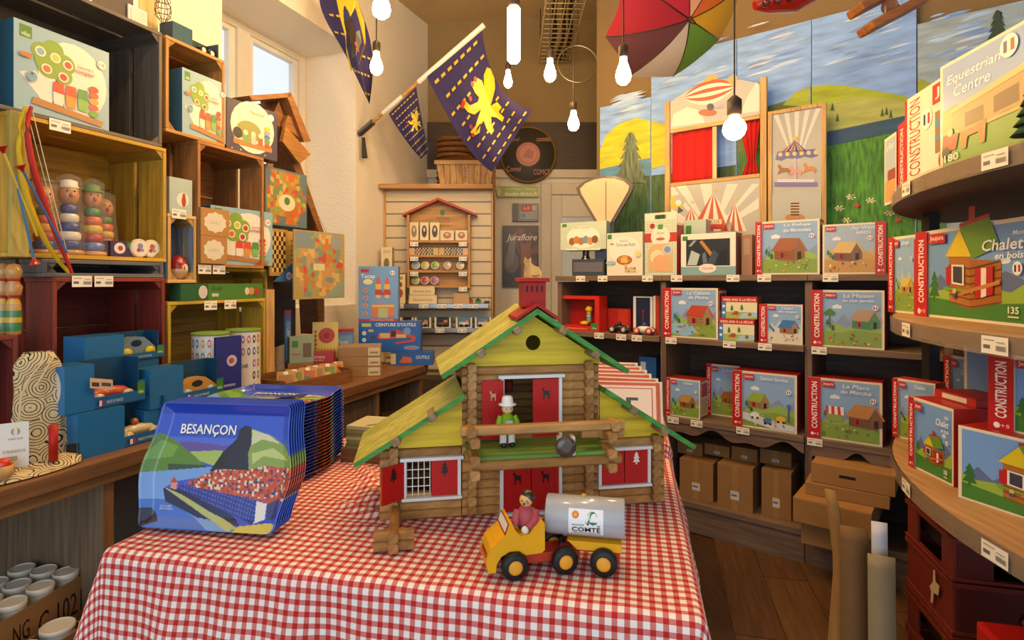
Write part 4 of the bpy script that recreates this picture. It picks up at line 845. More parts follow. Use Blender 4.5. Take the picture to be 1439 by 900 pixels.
p.p([(1089, 224), (1092, 213), (1145, 209), (1149, 219), (1140, 222), (1130, 220), (1118, 224), (1106, 222), (1098, 226)], '5c5c98'); [p.e(1096 + 10 * q_, 217 - .6 * q_, 3, 'c8b86a') for q_ in range(6)]; [p.p([(1117, 197), (1098 + 6.5 * q_, 213), (1101.5 + 6.5 * q_, 213)], ['b04a38', '2c2c50'][q_ % 2]) for q_ in range(6)]; p.e(1117, 194, 4, 'c8b050', 3).r(1115, 222, 1119, 256, 'b0a0b8').r(1088, 256, 1148, 262, '6a66a0').r(1092, 252, 1144, 256, 'c8c4d0')
for hx_, hy_, hc_ in ((1101, 238, '8a5a3c'), (1137, 236, 'b8743c'), (1117, 240, 'c08a80')): p.p([(hx_ - 9, hy_ + 8), (hx_ - 6, hy_), (hx_ - 9, hy_ - 5), (hx_ - 5, hy_ - 7), (hx_ - 2, hy_ - 2), (hx_ + 6, hy_ - 2), (hx_ + 10, hy_ + 2), (hx_ + 7, hy_ + 8), (hx_ + 5, hy_ + 3), (hx_ - 3, hy_ + 4)], hc_)
p.p([(1082, 317), (1082, 275), (1118, 266), (1154, 272), (1154, 315)], 'a8aca8').e(1117, 293, 7, 'c8a480', 9).e(1117, 306, 14, 'b07850', 6)
for k in range(5): p.r(1111, 285 + k * 4, 1123, 287 + k * 4, '3a2c28')
p.build('carousel_print', 'print', o)
# ---------------------------------------------------------------- boxes on the rounded stand
def gbox(label, a, b, z, h, d, art, name='construction_set_box', cols=None, wmax=None):
    dx, dy = b[0] - a[0], b[1] - a[1]; L = math.hypot(dx, dy); w_ = wmax or L; c = (a[0] + dx / L * w_ / 2, a[1] + dy / L * w_ / 2, z + .0005)
    return carton(name, label, c, w_, h, d, math.degrees(math.atan2(dy, dx)), art, cols=cols or RC)
def chal(p, x, y, s, two=True):
    a = p.asp(); q = lambda L: [(x + i * s, y + j * s * a) for i, j in L]
    p.p(q([(-.34, 0), (.02, -.06), (.02, .5), (-.34, .52)]), 'a8682c').p(q([(.02, -.06), (.5, .02), (.5, .42), (.02, .46)]), '9c5c24')
    for k in range(6): p.p(q([(-.34, .08 * k), (.02, .08 * k - .05), (.02, .08 * k - .035), (-.34, .08 * k + .012)]), '6a3a14').p(q([(.02, .08 * k - .05), (.5, .08 * k + .02), (.5, .08 * k + .03), (.02, .08 * k - .035)]), '6a3a14')
    p.p(q([(-.40, .50), (.06, .48), (-.14, .78)]), 'd0b820').p(q([(-.14, .80), (.08, .46), (.50, .56), (.34, .86)]), '5f8c2c').p(q([(-.14, .80), (.34, .86), (.34, .90), (-.14, .84)]), 'a82820').r(*q([(.02, .86)])[0], *q([(.12, 1.0)])[0], 'a82820')
    p.p(q([(-.28, .2), (-.06, .18), (-.06, .4), (-.28, .41)]), 'dcd8cc').p(q([(-.25, .22), (-.09, .2), (-.09, .38), (-.25, .39)]), '3a3c44').p(q([(-.38, .2), (-.28, .2), (-.28, .41), (-.38, .38)]), 'b01c1c').p(q([(.12, .05), (.22, .06), (.22, .36), (.12, .36)]), 'b01c1c').p(q([(.22, .06), (.3, .08), (.3, .36), (.22, .36)]), 'dcd8cc').p(q([(.3, .08), (.4, .1), (.4, .38), (.3, .37)]), 'b01c1c')
    if two: p.p(q([(-.42, .14), (.1, .10), (.1, .13), (-.42, .17)]), '6f9c34').p(q([(-.1, .08), (.5, .2), (.5, .24), (-.1, .12)]), 'b8783c')
    p.e(*q([(-.22, .12)])[0], .02, 'c8b050').e(*q([(-.22, .07)])[0], .018, '3a4a8a')
def chal_art(p, title, num, band=True, hx=.6, hy=.18, hs=.62, bw=.13):
    p.r(0, 0, 1, 1, CRM); x0 = bw if band else .03; W0 = p.win; p.r(x0, .03, .97, .96, '6f98cc'); p.win = (x0, .03, .97, .96)
    p.p([(0, .25), (.14, .5), (.26, .36), (.4, .5), (.6, .35), (.8, .52), (1, .4), (1, 0), (0, 0)], '5a6a90').p([(0, .34), (.12, .3), (.5, .38), (.85, .3), (1, .42), (1, 0), (0, 0)], '8cab40').p([(0, 0), (1, 0), (1, .2), (.5, .16), (0, .22)], '3f7a30'); fir(p, .07, .32, .13, '2f6a2c'); p.e(.8, .62, .05, 'd0dae4', .03)
    chal(p, hx, hy, hs); p.t(str(num), .84, .09, .93, .16, 'e0e0d0', .02); p.r(.84, .05, .93, .065, 'd0d4b8')
    y = .92
    for s_, wd, hh in title: p.t(s_, .97 - wd, y - hh, .97, y, 'dde4ec', .015, shear=.15); y -= hh + .02
    flagdot(p, .92, .54, .04); p.win = W0
    if band: p.r(0, 0, bw, 1, JR).t('CONSTRUCTION', bw * .28, .16, bw * .74, .9, 'ece4da', .02, rot=1).e(bw * .35, .06, bw * .13, 'ece4da').t('+5', bw * .5, .045, bw * .85, .085, 'ece4da').r(x0 + .02, .84, x0 + .19, .95, JR).t('Jeujura', x0 + .035, .86, x0 + .175, .93, 'e8dcd0', .01)
def equ(p):
    p.r(0, 0, 1, 1, CRM).r(.02, .03, .98, .97, '7f9fcf'); p.p([(.02, .55), (.1, .58), (.22, .53), (.34, .6), (.48, .56), (.6, .6), (.6, .03), (.02, .03)], '6a9040').p([(.45, .5), (.7, .85), (.98, .92), (.98, .03), (.45, .03)], 'c4bc38').p([(.02, .03), (.98, .03), (.98, .34), (.5, .3), (.02, .36)], '6f9a3a')
    p.t('Equestrian', .05, .76, .40, .87, 'dde2ea', .01, shear=.2).t('Centre', .1, .65, .34, .75, 'dde2ea', .01, shear=.2)
    p.p([(.1, .36), (.18, .30), (.98, .42), (.98, .78), (.5, .62), (.1, .52)], 'b08c54').p([(.18, .33), (.3, .34), (.3, .47), (.18, .46)], '6a4a28').p([(.36, .36), (.5, .38), (.5, .53), (.36, .5)], '6a4a28').p([(.6, .4), (.78, .42), (.78, .6), (.6, .56)], '6a4a28').p([(.08, .50), (.5, .60), (.98, .76), (.98, .82), (.5, .66), (.08, .54)], 'd0b070').p([(.18, .28), (.7, .33), (.7, .355), (.18, .31)], 'c8a868').p([(.5, .28), (.7, .3), (.7, .4), (.6, .38)], 'b83a28')
    p.p([(.02, .16), (.12, .16), (.14, .3), (.03, .32)], 'b8281e').e(.05, .15, .03, '1c1a1a').e(.08, .33, .02, 'd8b88a').p([(.16, .14), (.19, .14), (.2, .24), (.27, .25), (.28, .14), (.31, .14), (.32, .34), (.24, .31), (.15, .3)], 'a87030'); flagdot(p, .45, .86, .05); p.t('180', .04, .06, .14, .13, 'e4e0d0', .02)
z1, z2, z3 = GZ
gbox('large Mon Chalet construction box facing out on the middle rounded shelf', (1.283, 1.80), (1.207, 1.34), z2, .262, .11, lambda p: chal_art(p, [('Mon', .09, .05), ('Chalet', .36, .12), ('en bois', .24, .07)], 135, hx=.46, hy=.17), wmax=.50)
gbox('big equestrian centre construction box on the upper rounded shelf', (1.035, 1.375), (1.012, 1.12), z3, .25, .09, equ, wmax=.48, cols=['8a7a60', '3a3430', CRM, CRM, CRM, CRM])
def cons2(p): p.r(0, 0, 1, 1, 'd8d0c0').r(0, 0, .05, 1, JR).r(0, 0, 1, .12, JR).t('CONSTRUCTION', .1, .16, .32, .95, 'a82c24', .0, rot=1).r(.55, .78, 1, .97, JR).t('Jeu', .6, .82, .95, .93, 'e8dcd0', .01).r(.6, .3, .95, .7, '8a6a48').r(.6, .55, .95, .62, '4a80b0').r(.6, .42, .95, .47, '4a80b0').e(.75, .22, .09, 'b02020'); flagdot(p, .45, .68, .1)
gbox('white construction box with red lettering standing behind the equestrian box', (1.205, 1.745), (1.14, 1.44), z3, .285, .08, cons2, wmax=.30)
gbox('red spined construction box behind the white lettered one on the upper rounded shelf', (1.262, 1.86), (1.23, 1.775), z3, .24, .12, lambda p: p.r(0, 0, 1, 1, JR).t('CONSTRUCTION', .3, .12, .72, .92, 'e8dcd0', .02, rot=1), wmax=.08)
gbox('pale construction box farthest back on the upper rounded shelf', (1.322, 2.02), (1.285, 1.90), z3, .235, .10, lambda p: p.r(0, 0, 1, 1, CRM).r(.08, .04, .94, .96, '9ab0c4').r(.08, .04, .94, .35, 'c09050').r(.3, .35, .94, .5, '8a3a30').t('Le Ranch', .2, .8, .85, .9, 'e0e4e8'), wmax=.12)
gbox('barn construction box standing left of the Mon Chalet box', (1.335, 2.01), (1.322, 1.865), z2, .262, .06, lambda p: A(p, ['Grange'], 'l', 'c8b060', 'b89a50', hills=('a0b4b8', '8fa850'), seed=21, bw=.22, hx=.6, hs=.5), wmax=.15)
gbox('narrow red box edge squeezed beside the Mon Chalet box', (1.312, 1.858), (1.302, 1.812), z2, .245, .10, lambda p: p.r(0, 0, 1, 1, JR).t('CONSTRUCTION', .3, .16, .72, .9, 'e8dcd0', .02, rot=1), wmax=.045)
gbox('small log cabin box at the far left of the lower rounded shelf', (1.30, 1.94), (1.352, 1.83), z1, .2, .06, lambda p: A(p, ['Chalet'], 'l', '8a9a38', '8a6430', seed=22, bw=.14), wmax=.13)
gbox('square Chalet en bois box at the front of the lower rounded shelf', (1.142, 1.63), (1.134, 1.462), z1, .2, .12, lambda p: chal_art(p, [('Mon', .1, .05), ('Chalet', .34, .1), ('en bois', .2, .06)], 100, hx=.5, bw=.14))
gbox('My Little House box in front on the lower rounded shelf', (1.094, 1.395), (1.14, 1.262), z1, .177, .13, lambda p: chal_art(p, [('My Little', .3, .07), ('House', .3, .1)], 70, band=False, hx=.56, hs=.62), wmax=.27)
gbox('chalet construction box stacked on the little house box', (1.150, 1.37), (1.192, 1.24), z1 + .1775, .18, .1, lambda p: chal_art(p, [('Chalet', .3, .1)], 100, hx=.62, bw=.2), wmax=.27)
gbox('tall little house box standing at the back of the lower rounded shelf', (1.43, 1.80), (1.47, 1.62), z1, .345, .05, lambda p: chal_art(p, [('My Little', .5, .06), ('House', .4, .08)], 70, band=False, hx=.55, hy=.4, hs=.5), wmax=.3)
gbox('small chalet box standing in the back row of the lower rounded shelf', (1.505, 1.975), (1.515, 1.86), z1, .275, .04, lambda p: A(p, ['Mon', 'Chalet'], 'l', '8a9a38', '8a6430', seed=23, bw=.2), wmax=.13)
o = carton('flat_game_box', 'flat red lidded box lying on the square chalet box', (1.20, 1.545, z1 + .2012), .15, .022, .11, -92, lambda p: p.r(0, 0, 1, 1, 'b02a24').r(.2, .2, .8, .8, CRM), cols=RC)
# dark green leafy toy tree at the right edge of the upper shelf
o = T('toy_fir_tree', 'dark green leafy toy tree in front of the equestrian box', 'toy', (.968, 1.062, z3 + .0005), 0); o.scale = (.62, .62, .62)
for k in range(5): MB().lathe([(.012, .02 + .03 * k), (.05 - .008 * k, .012 + .03 * k), (.03 - .005 * k, .035 + .03 * k), (.004, .06 + .03 * k)], ['1f3a22', '2a4a28', '1f3a22'], 11).build('leaf_tier', 'cloth', o)
MB().lathe([(.012, 0), (.012, .03)], '4a3018', 10).build('trunk', 'wood_z', o)
# ---------------------------------------------------------------- brown cartons on the bottom shelf
BC = ['6a4a28', '9a7040', '8f673a', '7f5a32', '6a4a28', '7f5a32']
def brown(label, u0, u1, vt, vb, back, z, d=.2, tagx=.5, lab=True):
    pl = RS.off(back); loc, w_, h_ = pl.fit(u0, u1, vt, vb, z)
    def art(p):
        p.r(.42, 0, .58, 1, '9a7442')
        if lab: p.r(tagx - .12, .22, tagx + .12, .42, 'c8c4bc').r(tagx - .1, .3, tagx + .06, .34, '4a6a90')
    return carton('cardboard_carton', label, loc, w_, h_, d, -38.1, art, 'carton', BC, kind='card'), h_
hz = []
for i, (u0, u1, lb) in enumerate(((955, 1002, 'bottom row carton at the left, partly behind the tablecloth'), (1008, 1058, 'bottom row carton in the middle, largest of the row'), (1070, 1112, 'bottom row carton at the right end'))): hz.append(brown('brown ' + lb, u0, u1, (648, 655, 662)[i], None, (.06, .04, .06)[i], SH[0] + .0005)[1])
for i, (u0, u1) in enumerate(((952, 987), (990, 1025), (1028, 1064), (1068, 1112))):
    j = (0, 0, 1, 2)[i]; z = SH[0] + hz[j] + .0015
    brown(['small dark carton stacked leftmost in the upper row', 'small dark carton second in the upper row', 'small dark carton third in the upper row', 'small dark carton stacked rightmost in the upper row'][i], u0, u1, 622 + 4 * i, None, .14, z if i != 1 else max(z, SH[0] + hz[1] + .0015), d=.16)
# flat cartons poking out of the right bay
for i, (u0, u1, vt, vb, bk, lb) in enumerate(((1126, 1222, 751, 790, -.16, 'lowest long flat carton poking out of the right bay'), (1114, 1225, 712, 748, -.20, 'middle long flat carton sticking out furthest from the right bay'), (1132, 1250, 694, 712, -.12, 'thin flat carton under the slotted carton'), (1140, 1258, 668, 694, -.11, 'upper flat carton with a slot in its front'))):
    pl = RS.off(bk); loc, w_, h_ = pl.fit(u0, u1, vt, vb)
    zz = (.165, .1605 + .105, .1605 + .21, .1605 + .265)[i]; hh = (.1, .104, .053, .085)[i]
    carton('flat_carton', lb, (loc[0], loc[1], zz), w_, hh, .34 - bk * .5, -38.1 + (2, -1, 3, 0)[i], (lambda p: p.r(.35, .45, .55, .6, '1c140c')) if i == 3 else (lambda p: p.r(0, .92, 1, 1, 'a87c48')), 'carton', ['6a4a28', 'a87c48', '9a6f3c', '7f5a32', '6a4a28', '7f5a32'], kind='card')
# loose cardboard sheets leaning by the beer crates
for i, (x, y, w_, h_, rz, tilt, c, lb) in enumerate(((1.145, 1.90, .085, .47, -25, 4, '7a5a34', 'brown cardboard sheet standing behind the white card'), (1.198, 1.85, .045, .51, -25, 3, 'd0d4dc', 'narrow white card sheet between the leaning cardboard'), (1.165, 1.79, .075, .43, -25, 3, '9a8a68', 'grey beige cardboard strip in front of the white card'), (1.115, 1.95, .07, .56, -40, 8, '96713f', 'curved cardboard flap bending away to the left of the sheets'))):
    o = T('cardboard_sheet', lb, 'cardboard', (x, y, .001), rz); m = MB(); m.M = Rx(-tilt); m.grid(lambda a, b: ((a - .5) * w_ * (1 - .5 * b * (i == 3)) - (.09 * max(0, b - .55) if i == 3 else 0), .03 * math.sin(b * 2.6) * (i == 3), .005 + b * h_), 2, 10, c); m.build('sheet', 'card', o, solid=.005)
# beer crates under the rounded stand
def beer(label, x, y, z, rz):
    o = T('drinks_crate', label, 'crate', (x, y, z), rz); w_, d_, h_ = .40, .30, .30; c1, c2 = '6a2418', '501a12'; t = .012
    for yy in (0, d_ - t):
        m = MB().box(t, w_ - t, yy, yy + t, .006, .15, c2).box(t, .10, yy, yy + t, .15, .262, c2).box(w_ - .10, w_ - t, yy, yy + t, .15, .262, c2).build('end_wall', 'lacquer', o, bevel=.003)
    for xx in (0, w_ - t):
        MB().box(xx, xx + t, 0, d_, .006, .15, c1).box(xx, xx + t, 0, .07, .15, .262, c1).box(xx, xx + t, d_ - .07, d_, .15, .262, c1).build('side_wall', 'lacquer', o, bevel=.003)
    for z0, z1_ in ((.0, .012), (.135, .15), (.155, .165), (.262, .276), (.284, .299)):
        m = MB(); e = .006
        for b in ((-e, w_ + e, -e, t), (-e, w_ + e, d_ - t, d_ + e), (-e, t, t, d_ - t), (w_ - t, w_ + e, t, d_ - t)): m.box(*b, z0, z1_, c1)
        m.build('rim', 'lacquer', o, bevel=.002)
    MB().box(0, w_, 0, d_, .262, .284, c2).box(.02, w_ - .02, .02, d_ - .02, .2, .286, '120a08').build('rim_dark_fill', 'lacquer', o)  # rim slab, plus a near-black block painting the shaded hollow of the crate
    MB().box(.02, w_ - .02, .02, d_ - .02, .006, .012, c2).build('base', 'lacquer', o)
    p = PR(.2, .08); p.fn = lambda x, y, k: (.13 + .2 * x, -.0062 - k, .03 + y * .09); p.t('cf', .15, .05, .85, .95, '8a5a48', .03); p.build('lettering', 'print', o); return o
bx = beer('upper dark red drinks crate under the rounded stand', 1.255, 1.62, .302, -14)
p = PR(1, 1); p.fn = lambda x, y, k: (-.008 - k, .06 + .07 * x, .03 + .11 * y); p.p([(.4, 1), (.55, .96), (.6, .6), (.9, .4), (.75, .3), (.8, .0), (.6, .02), (.5, .35), (.1, .4), (.0, .7), (.35, .7)], 'c0a880'); p.build('torn_label', 'print', bx)
beer('lower dark red drinks crate on the floor under the rounded stand', 1.255, 1.62, .0005, -14)
for i in range(3):
    q = Matrix.Rotation(R(-14), 2) @ Vector((.1 + .1 * i, .12)); o = T('bottle', 'dark glass bottle in the upper drinks crate', 'bottle', (1.255 + q[0], 1.62 + q[1], .315 + .0), 0, 'bottles in the drinks crate')
    MB().lathe([(.03, 0), (.032, .01), (.032, .14), (.013, .19), (.013, .235), (.0, .236)], '101418', 14).build('glass', 'gloss', o); MB().lathe([(.0145, .222), (.0145, .238), (0, .239)], '8a7a50', 10).build('cap', 'metal', o)
o = T('red_box', 'bright red box corner at the lower right edge in front of the crates', 'box', (1.06, 1.17, .0005), -14); MB().box(0, .3, 0, .2, 0, .50, 'b8201c').build('carton', 'gloss', o, bevel=.01)
# ================================================================ crates and toys along the left wall
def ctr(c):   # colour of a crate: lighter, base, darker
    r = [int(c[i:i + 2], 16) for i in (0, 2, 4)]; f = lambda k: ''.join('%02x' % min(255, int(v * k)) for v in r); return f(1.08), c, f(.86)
def crate(label, u0, u1, z0, h, col, d=.29, pl=CR, nb=3, inner=None, cat='crate', back=None):
    tl, tr = pl.t(u0), pl.t(u1); w_ = tr - tl; a, b, c = ctr(col); o = T('wooden_crate', label, cat, on(pl, tl, z0), 70.71); t = .013; q = inner or b
    def brd(x0, x1, y0, y1, z0_, z1_, cc, ax): MB().box(x0, x1, y0, y1, z0_, z1_, cc).build('board', ax, o, bevel=.0015)
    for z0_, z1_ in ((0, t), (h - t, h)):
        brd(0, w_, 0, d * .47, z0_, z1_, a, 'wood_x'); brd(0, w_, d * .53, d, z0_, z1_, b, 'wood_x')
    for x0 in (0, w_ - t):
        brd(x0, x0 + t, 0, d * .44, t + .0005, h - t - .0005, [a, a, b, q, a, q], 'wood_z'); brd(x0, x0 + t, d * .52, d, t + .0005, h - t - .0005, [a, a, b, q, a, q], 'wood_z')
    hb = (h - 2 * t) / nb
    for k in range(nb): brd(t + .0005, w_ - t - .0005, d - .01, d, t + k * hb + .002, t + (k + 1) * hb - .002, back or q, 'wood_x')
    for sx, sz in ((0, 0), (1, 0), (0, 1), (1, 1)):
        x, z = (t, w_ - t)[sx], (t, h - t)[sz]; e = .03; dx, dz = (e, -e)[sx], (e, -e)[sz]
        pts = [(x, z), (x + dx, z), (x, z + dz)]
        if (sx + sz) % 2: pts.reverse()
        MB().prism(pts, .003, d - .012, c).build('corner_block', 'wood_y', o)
    return o, w_
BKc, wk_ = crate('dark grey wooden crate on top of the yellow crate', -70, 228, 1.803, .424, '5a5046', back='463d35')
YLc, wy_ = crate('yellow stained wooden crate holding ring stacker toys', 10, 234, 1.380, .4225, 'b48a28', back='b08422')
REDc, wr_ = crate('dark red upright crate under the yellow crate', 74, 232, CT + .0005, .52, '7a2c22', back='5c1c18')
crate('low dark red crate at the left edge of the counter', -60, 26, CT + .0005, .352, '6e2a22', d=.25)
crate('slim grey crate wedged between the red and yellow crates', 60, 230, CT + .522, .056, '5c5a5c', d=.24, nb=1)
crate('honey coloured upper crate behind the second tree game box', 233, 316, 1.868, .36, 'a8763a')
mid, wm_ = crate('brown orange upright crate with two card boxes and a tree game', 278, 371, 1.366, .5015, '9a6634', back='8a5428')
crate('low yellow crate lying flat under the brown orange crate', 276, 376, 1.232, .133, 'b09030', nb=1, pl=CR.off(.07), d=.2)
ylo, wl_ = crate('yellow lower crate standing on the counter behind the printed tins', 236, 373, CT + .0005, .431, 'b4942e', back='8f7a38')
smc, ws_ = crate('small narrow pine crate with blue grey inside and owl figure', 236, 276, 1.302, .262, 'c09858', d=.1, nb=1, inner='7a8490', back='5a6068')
MB().box(0, .052, 0, .03, 0, .47, 'c49a60').build('post', 'wood_z', T('pine_post', 'pale pine post beside the yellow lower crate', 'post', on(CR, CR.t(374), CT + .0005), 70.71))
for o, xs, z in ((REDc, (.085, .155), .49), (YLc, (.14,), .395), (smc, (.045,), .245), (mid, (.03, .10), -.028), (ylo, (.19, .29), .392)):
    for x in xs: price(o, x, z, -.003, .062, .036)
MB().box(0, .05, -.014, -.0005, 0, .4225, 'a8964a').build('front_post', 'wood_z', YLc, bevel=.002)
# tree counting game boxes
def treeart(p):
    p.r(0, 0, 1, 1, '88a8b4').r(.05, .82, .17, .96, '4a7a2c').t('vilac', .07, .84, .155, .89, 'd8e4c8').e(.6, .5, .37, 'd8d2c4', .44).p([(.05, .42), (.3, .12), (.5, .2), (.2, .48)], 'd8d2c4')
    p.p([(.36, .12), (.42, .3), (.4, .45), (.48, .45), (.47, .28), (.5, .12)], '6a4a2a')
    for x, y, r in ((.26, .72, .10), (.38, .78, .11), (.5, .66, .11), (.34, .58, .13), (.48, .52, .10), (.28, .62, .09)): p.e(x, y, r, '7a9a34')
    for x, y, c in ((.25, .72, '7aa0b8'), (.4, .7, 'b8b840'), (.53, .66, 'b8402c'), (.31, .54, 'c8602c'), (.48, .5, 'b02c34')): p.e(x, y, .055, 'd8d4c0').e(x, y, .038, c)
    p.p([(.16, .1), (.9, .02), (.92, .09), (.18, .18)], 'a8703c')
    for x, cs in ((.43, ('c8402c', 'd8d0c0')), (.56, ('c8482c', 'c88a38')), (.69, ('4a8a4a', '7aa850'))): p.p([(x - .05, .16), (x + .045, .15), (x + .06, .32), (x - .06, .33)], cs[1]).p([(x - .06, .3), (x + .06, .29), (x + .05, .42), (x - .05, .42)], cs[0])
    for k, c in enumerate(('6a9a3c', 'c84a50', 'd09038', 'c8502c', 'c0382c')): p.e(.81, .16 + .075 * k, .055, c, .04)
    p.t("J'apprends à", .62, .66, .8, .71, 'a83c30', shear=.2).t('compter', .6, .59, .82, .65, 'a83c30', .01, shear=.2).e(.9, .8, .05, 'd8d2c4').t('18', .87, .78, .93, .82, 'a83c30').r(.05, .6, .16, .65, 'b8703c')
    p.e(.16, .4, .05, '6a98a8', .06).e(.16, .43, .012, '202020')
BX = ['3a5a68', '8aa4ac', '88a8b4', '88a8b4', '3a5a68', '2c6078']
def treebox(label, u0, u1, vt, z, off, turn=0, d=.07):
    loc, w_, h_ = CR.off(off).fit(u0, u1, vt, z=z); return carton('tree_game_box', label, loc, w_, h_, d, 70.71 + turn, treeart, 'toy box', BX)
treebox('blue apple tree counting game box leaning in the dark grey crate', 19, 153, 51, 1.8165, .005)
treebox('blue apple tree counting game box in the honey coloured upper crate', 256, 317, 107, 1.8815, .004)
treebox('blue apple tree counting game box beside two card boxes in the brown crate', 300, 379, 294, 1.3795, .02, -6)
for i, (vt, zz) in enumerate(((338, 1.3795), (299, 1.3795 + .112))):
    loc, w_, h_ = CR.off(-.012).fit(282, 322 - 3 * (1 - i), vt, z=zz + .0005)
    carton('card_gift_box', ['lower', 'upper'][i] + ' brown card box with white jagged label in the brown crate', loc, w_, .111, .03, 70.71, lambda p: (p.r(0, 0, 1, 1, 'a87a44'), p.p([(.5 + (.36 + .05 * (k % 2)) * math.cos(k * math.pi / 10) * 1.0, .5 + (.34 + .05 * (k % 2)) * math.sin(k * math.pi / 10)) for k in range(20)], 'd0c8b4'), p.t('HARY', .3, .42, .7, .56, 'b0a890')), 'box', ['8a6234'] * 6, kind='card')
def planet(p):
    p.r(0, 0, 1, 1, '342c48').e(.5, .55, .43, 'd8d0bc')
    for k in range(8): p.e(.1 + .8 * ((k * 37) % 10) / 10, .06 + .12 * (k % 2), .012, 'e0dcd0', n=5)
    p.e(.42, .46, .24, '8a8a4a', .2).p([(.12, .16), (.88, .14), (.88, .24), (.12, .26)], 'a8703c').e(.2, .38, .09, '2a2628').e(.86, .85, .06, 'd8e0d8')
    for x, c in ((.35, '6a9a3c'), (.5, 'b0b8a0'), (.64, 'c8502c')): p.r(x - .045, .22, x + .045, .42, c).e(x, .42, .045, 'd8c8b0')
    for k, c in enumerate(('c84a30', '5a8a4a', '3a78a8', '9a90a8', 'd8b828')): p.e(.78, .26 + .085 * k, .06, c, .045)
    p.t('Planètes', .42, .82, .72, .88, 'c8a040', shear=.2)
loc, w_, h_ = CR.off(.01).fit(322, 386, 148, z=1.868); carton('planet_game_box', 'dark purple planet counting game box on top of the brown crate', loc, w_, h_, .07, 64, planet, 'toy box', ['2c2440', '3a3050', '342c48', '4a4060', '2c2440', '2c2440'])
loc, w_, h_ = CR.off(.01).fit(238, 270, 251, z=1.5645); carton('bear_gift_box', 'pale teal box with round bear emblem on the small pine crate', loc, w_, h_, .06, 70.71, lambda p: p.r(0, 0, 1, 1, 'a4b4ac').e(.58, .42, .27, 'd8d2c4').e(.62, .38, .1, 'a83c28', .16).e(.62, .52, .07, 'a83c28', .08), 'box', ['8a9a94', 'b0bcb4', 'a4b4ac', '94a49c', '8a9a94', '8a9a94'])
# owl figure
x, y = CR.off(.04).at(250); o = T('owl_figure', 'red and cream wobbling owl figure in the small pine crate', 'toy', (x, y, 1.3155), 70)
MB().lathe([(.012, 0), (.03, .012), (.036, .035), (.035, .04), (.034, .06), (.022, .085), (.006, .094), (0, .095)], ['b89868', 'b89868', 'b89868', '8a1c20', '8a1c20', '8a1c20', '8a1c20'], 16).build('body', 'gloss', o)
p = PR(1, 1); p.fn = lambda x, y, k: (.04 * (x - .5), -.034 - k + .012 * (y > .6), .03 + .05 * y); p.e(.6, .3, .3, 'd8c8a8', .3).e(.45, .8, .2, 'd8c8a8', .15).e(.5, .82, .08, '2a1a14', .07); p.build('belly_print', 'print', o)
# ring stackers wrapped in the yellow crate
ST = [((66, 'head_pink', ['2c3a7a', 'a02c20', 'c88a2c', 'c85a2c', '5a7a34'], 'c02c34', 'pink cap, leftmost, behind the bow')), ((97, 'w', ['2c3a7a', 'd0c8b8', '2c3a7a', 'd0c8b8', '2c3a7a'], 'd8d0c0', 'blue and white rings and white sailor cap')), ((130, 'g', ['5a6aa0', 'a02c20', 'c8a42c', 'c85a2c', '4a7a3c'], '5a7a34', 'coloured rings and green hat')), ((146, 'r', ['5a6aa0', 'a02c20', 'c8a42c', 'c85a2c', '5a7a34'], 'c02c2c', 'red nose, rightmost and partly hidden'))]
for i, (u, kd, rings, hat, txt) in enumerate(ST):
    x, y = CR.off((.06, .04, .06, .13)[i]).at((63, 97, 130, 148)[i]); s = (.92, 1, 1, .9)[i]; o = T('ring_stacker_toy', 'wrapped wooden ring stacker with ' + txt, 'toy', (x, y, 1.3935), 50, 'ring stackers'); del o['group']; o.scale = (s * .70, s * .70, s * .95)
    MB().lathe([(.055, 0), (.06, .006), (.055, .016), (.03, .018)], 'b8844a', 20).build('base', 'gloss', o)
    z = .018
    for k, c in enumerate(rings):
        r = .05 - .004 * k; MB().lathe([(r - .008, z), (r, z + .006), (r, z + .024), (r - .008, z + .030)], c, 20).build('ring', 'gloss', o); z += .0305
    MB().ball((0, 0, z + .035), .04, 'b8804a', 16).ball((0, -.04, z + .03), .008, 'b02c24', 8).ball((-.014, -.036, z + .045), .004, '201410', 6).ball((.014, -.036, z + .045), .004, '201410', 6).build('head', 'gloss', o)
    if kd in 'wg': MB().lathe([(.044 if kd == 'g' else .036, z + .056), (.046 if kd == 'g' else .038, z + .062), (.034, z + .064), (.033, z + .08), (.01, z + .086), (0, z + .087)], hat, 18).build('hat', 'lacquer', o)
    MB().lathe([(.064, .004), (.062, .1), (.05, z + .01), (.05, z + .09), (.015, z + .105)], 'f0f0f0', 14).build('clear_wrap', 'clear', o)
loc, w_, h_ = CR.off(.03).fit(156, 185, 339, z=1.3935); carton('purple_game_box', 'small purple box with round picture beside the ring stackers', loc, w_, h_, .05, 66, lambda p: p.r(0, 0, 1, 1, '3a2a4c').e(.42, .55, .26, 'd8d0c8').e(.45, .55, .12, 'a83c48').r(.76, .6, .96, .95, '3a7a3c'), 'toy box', ['3a2a4c', '4a3a5c', '3a2a4c', 'a87a44', '3a2a4c', '3a2a4c'])
for u, c, lb in ((197, '8a7ab0', 'round white card with coloured clover next to the purple box'), (214, 'b8602c', 'round white card with a fox at the right end of the yellow crate')):
    x, y = CR.off(.02).at(u); o = T('round_card', lb, 'card', (x, y, 1.3935), 68); m = MB(); m.M = Tr(0, 0, .034); m.lathe([(.031, 0), (.034, .003), (.034, .012), (.031, .014)], 'd0c0a0', 24, 'y').build('disc', 'print', o)
    p = PR(1, 1); p.fn = lambda x, y, k: ((x - .5) * .06, -.0006 - k, .004 + .06 * y); p.e(.5, .5, .48, 'd8d0c0').e(.5, .62, .17, c).e(.4, .38, .12, 'a83c48').e(.62, .38, .1, '6a98a8'); p.build('print', 'print', o)
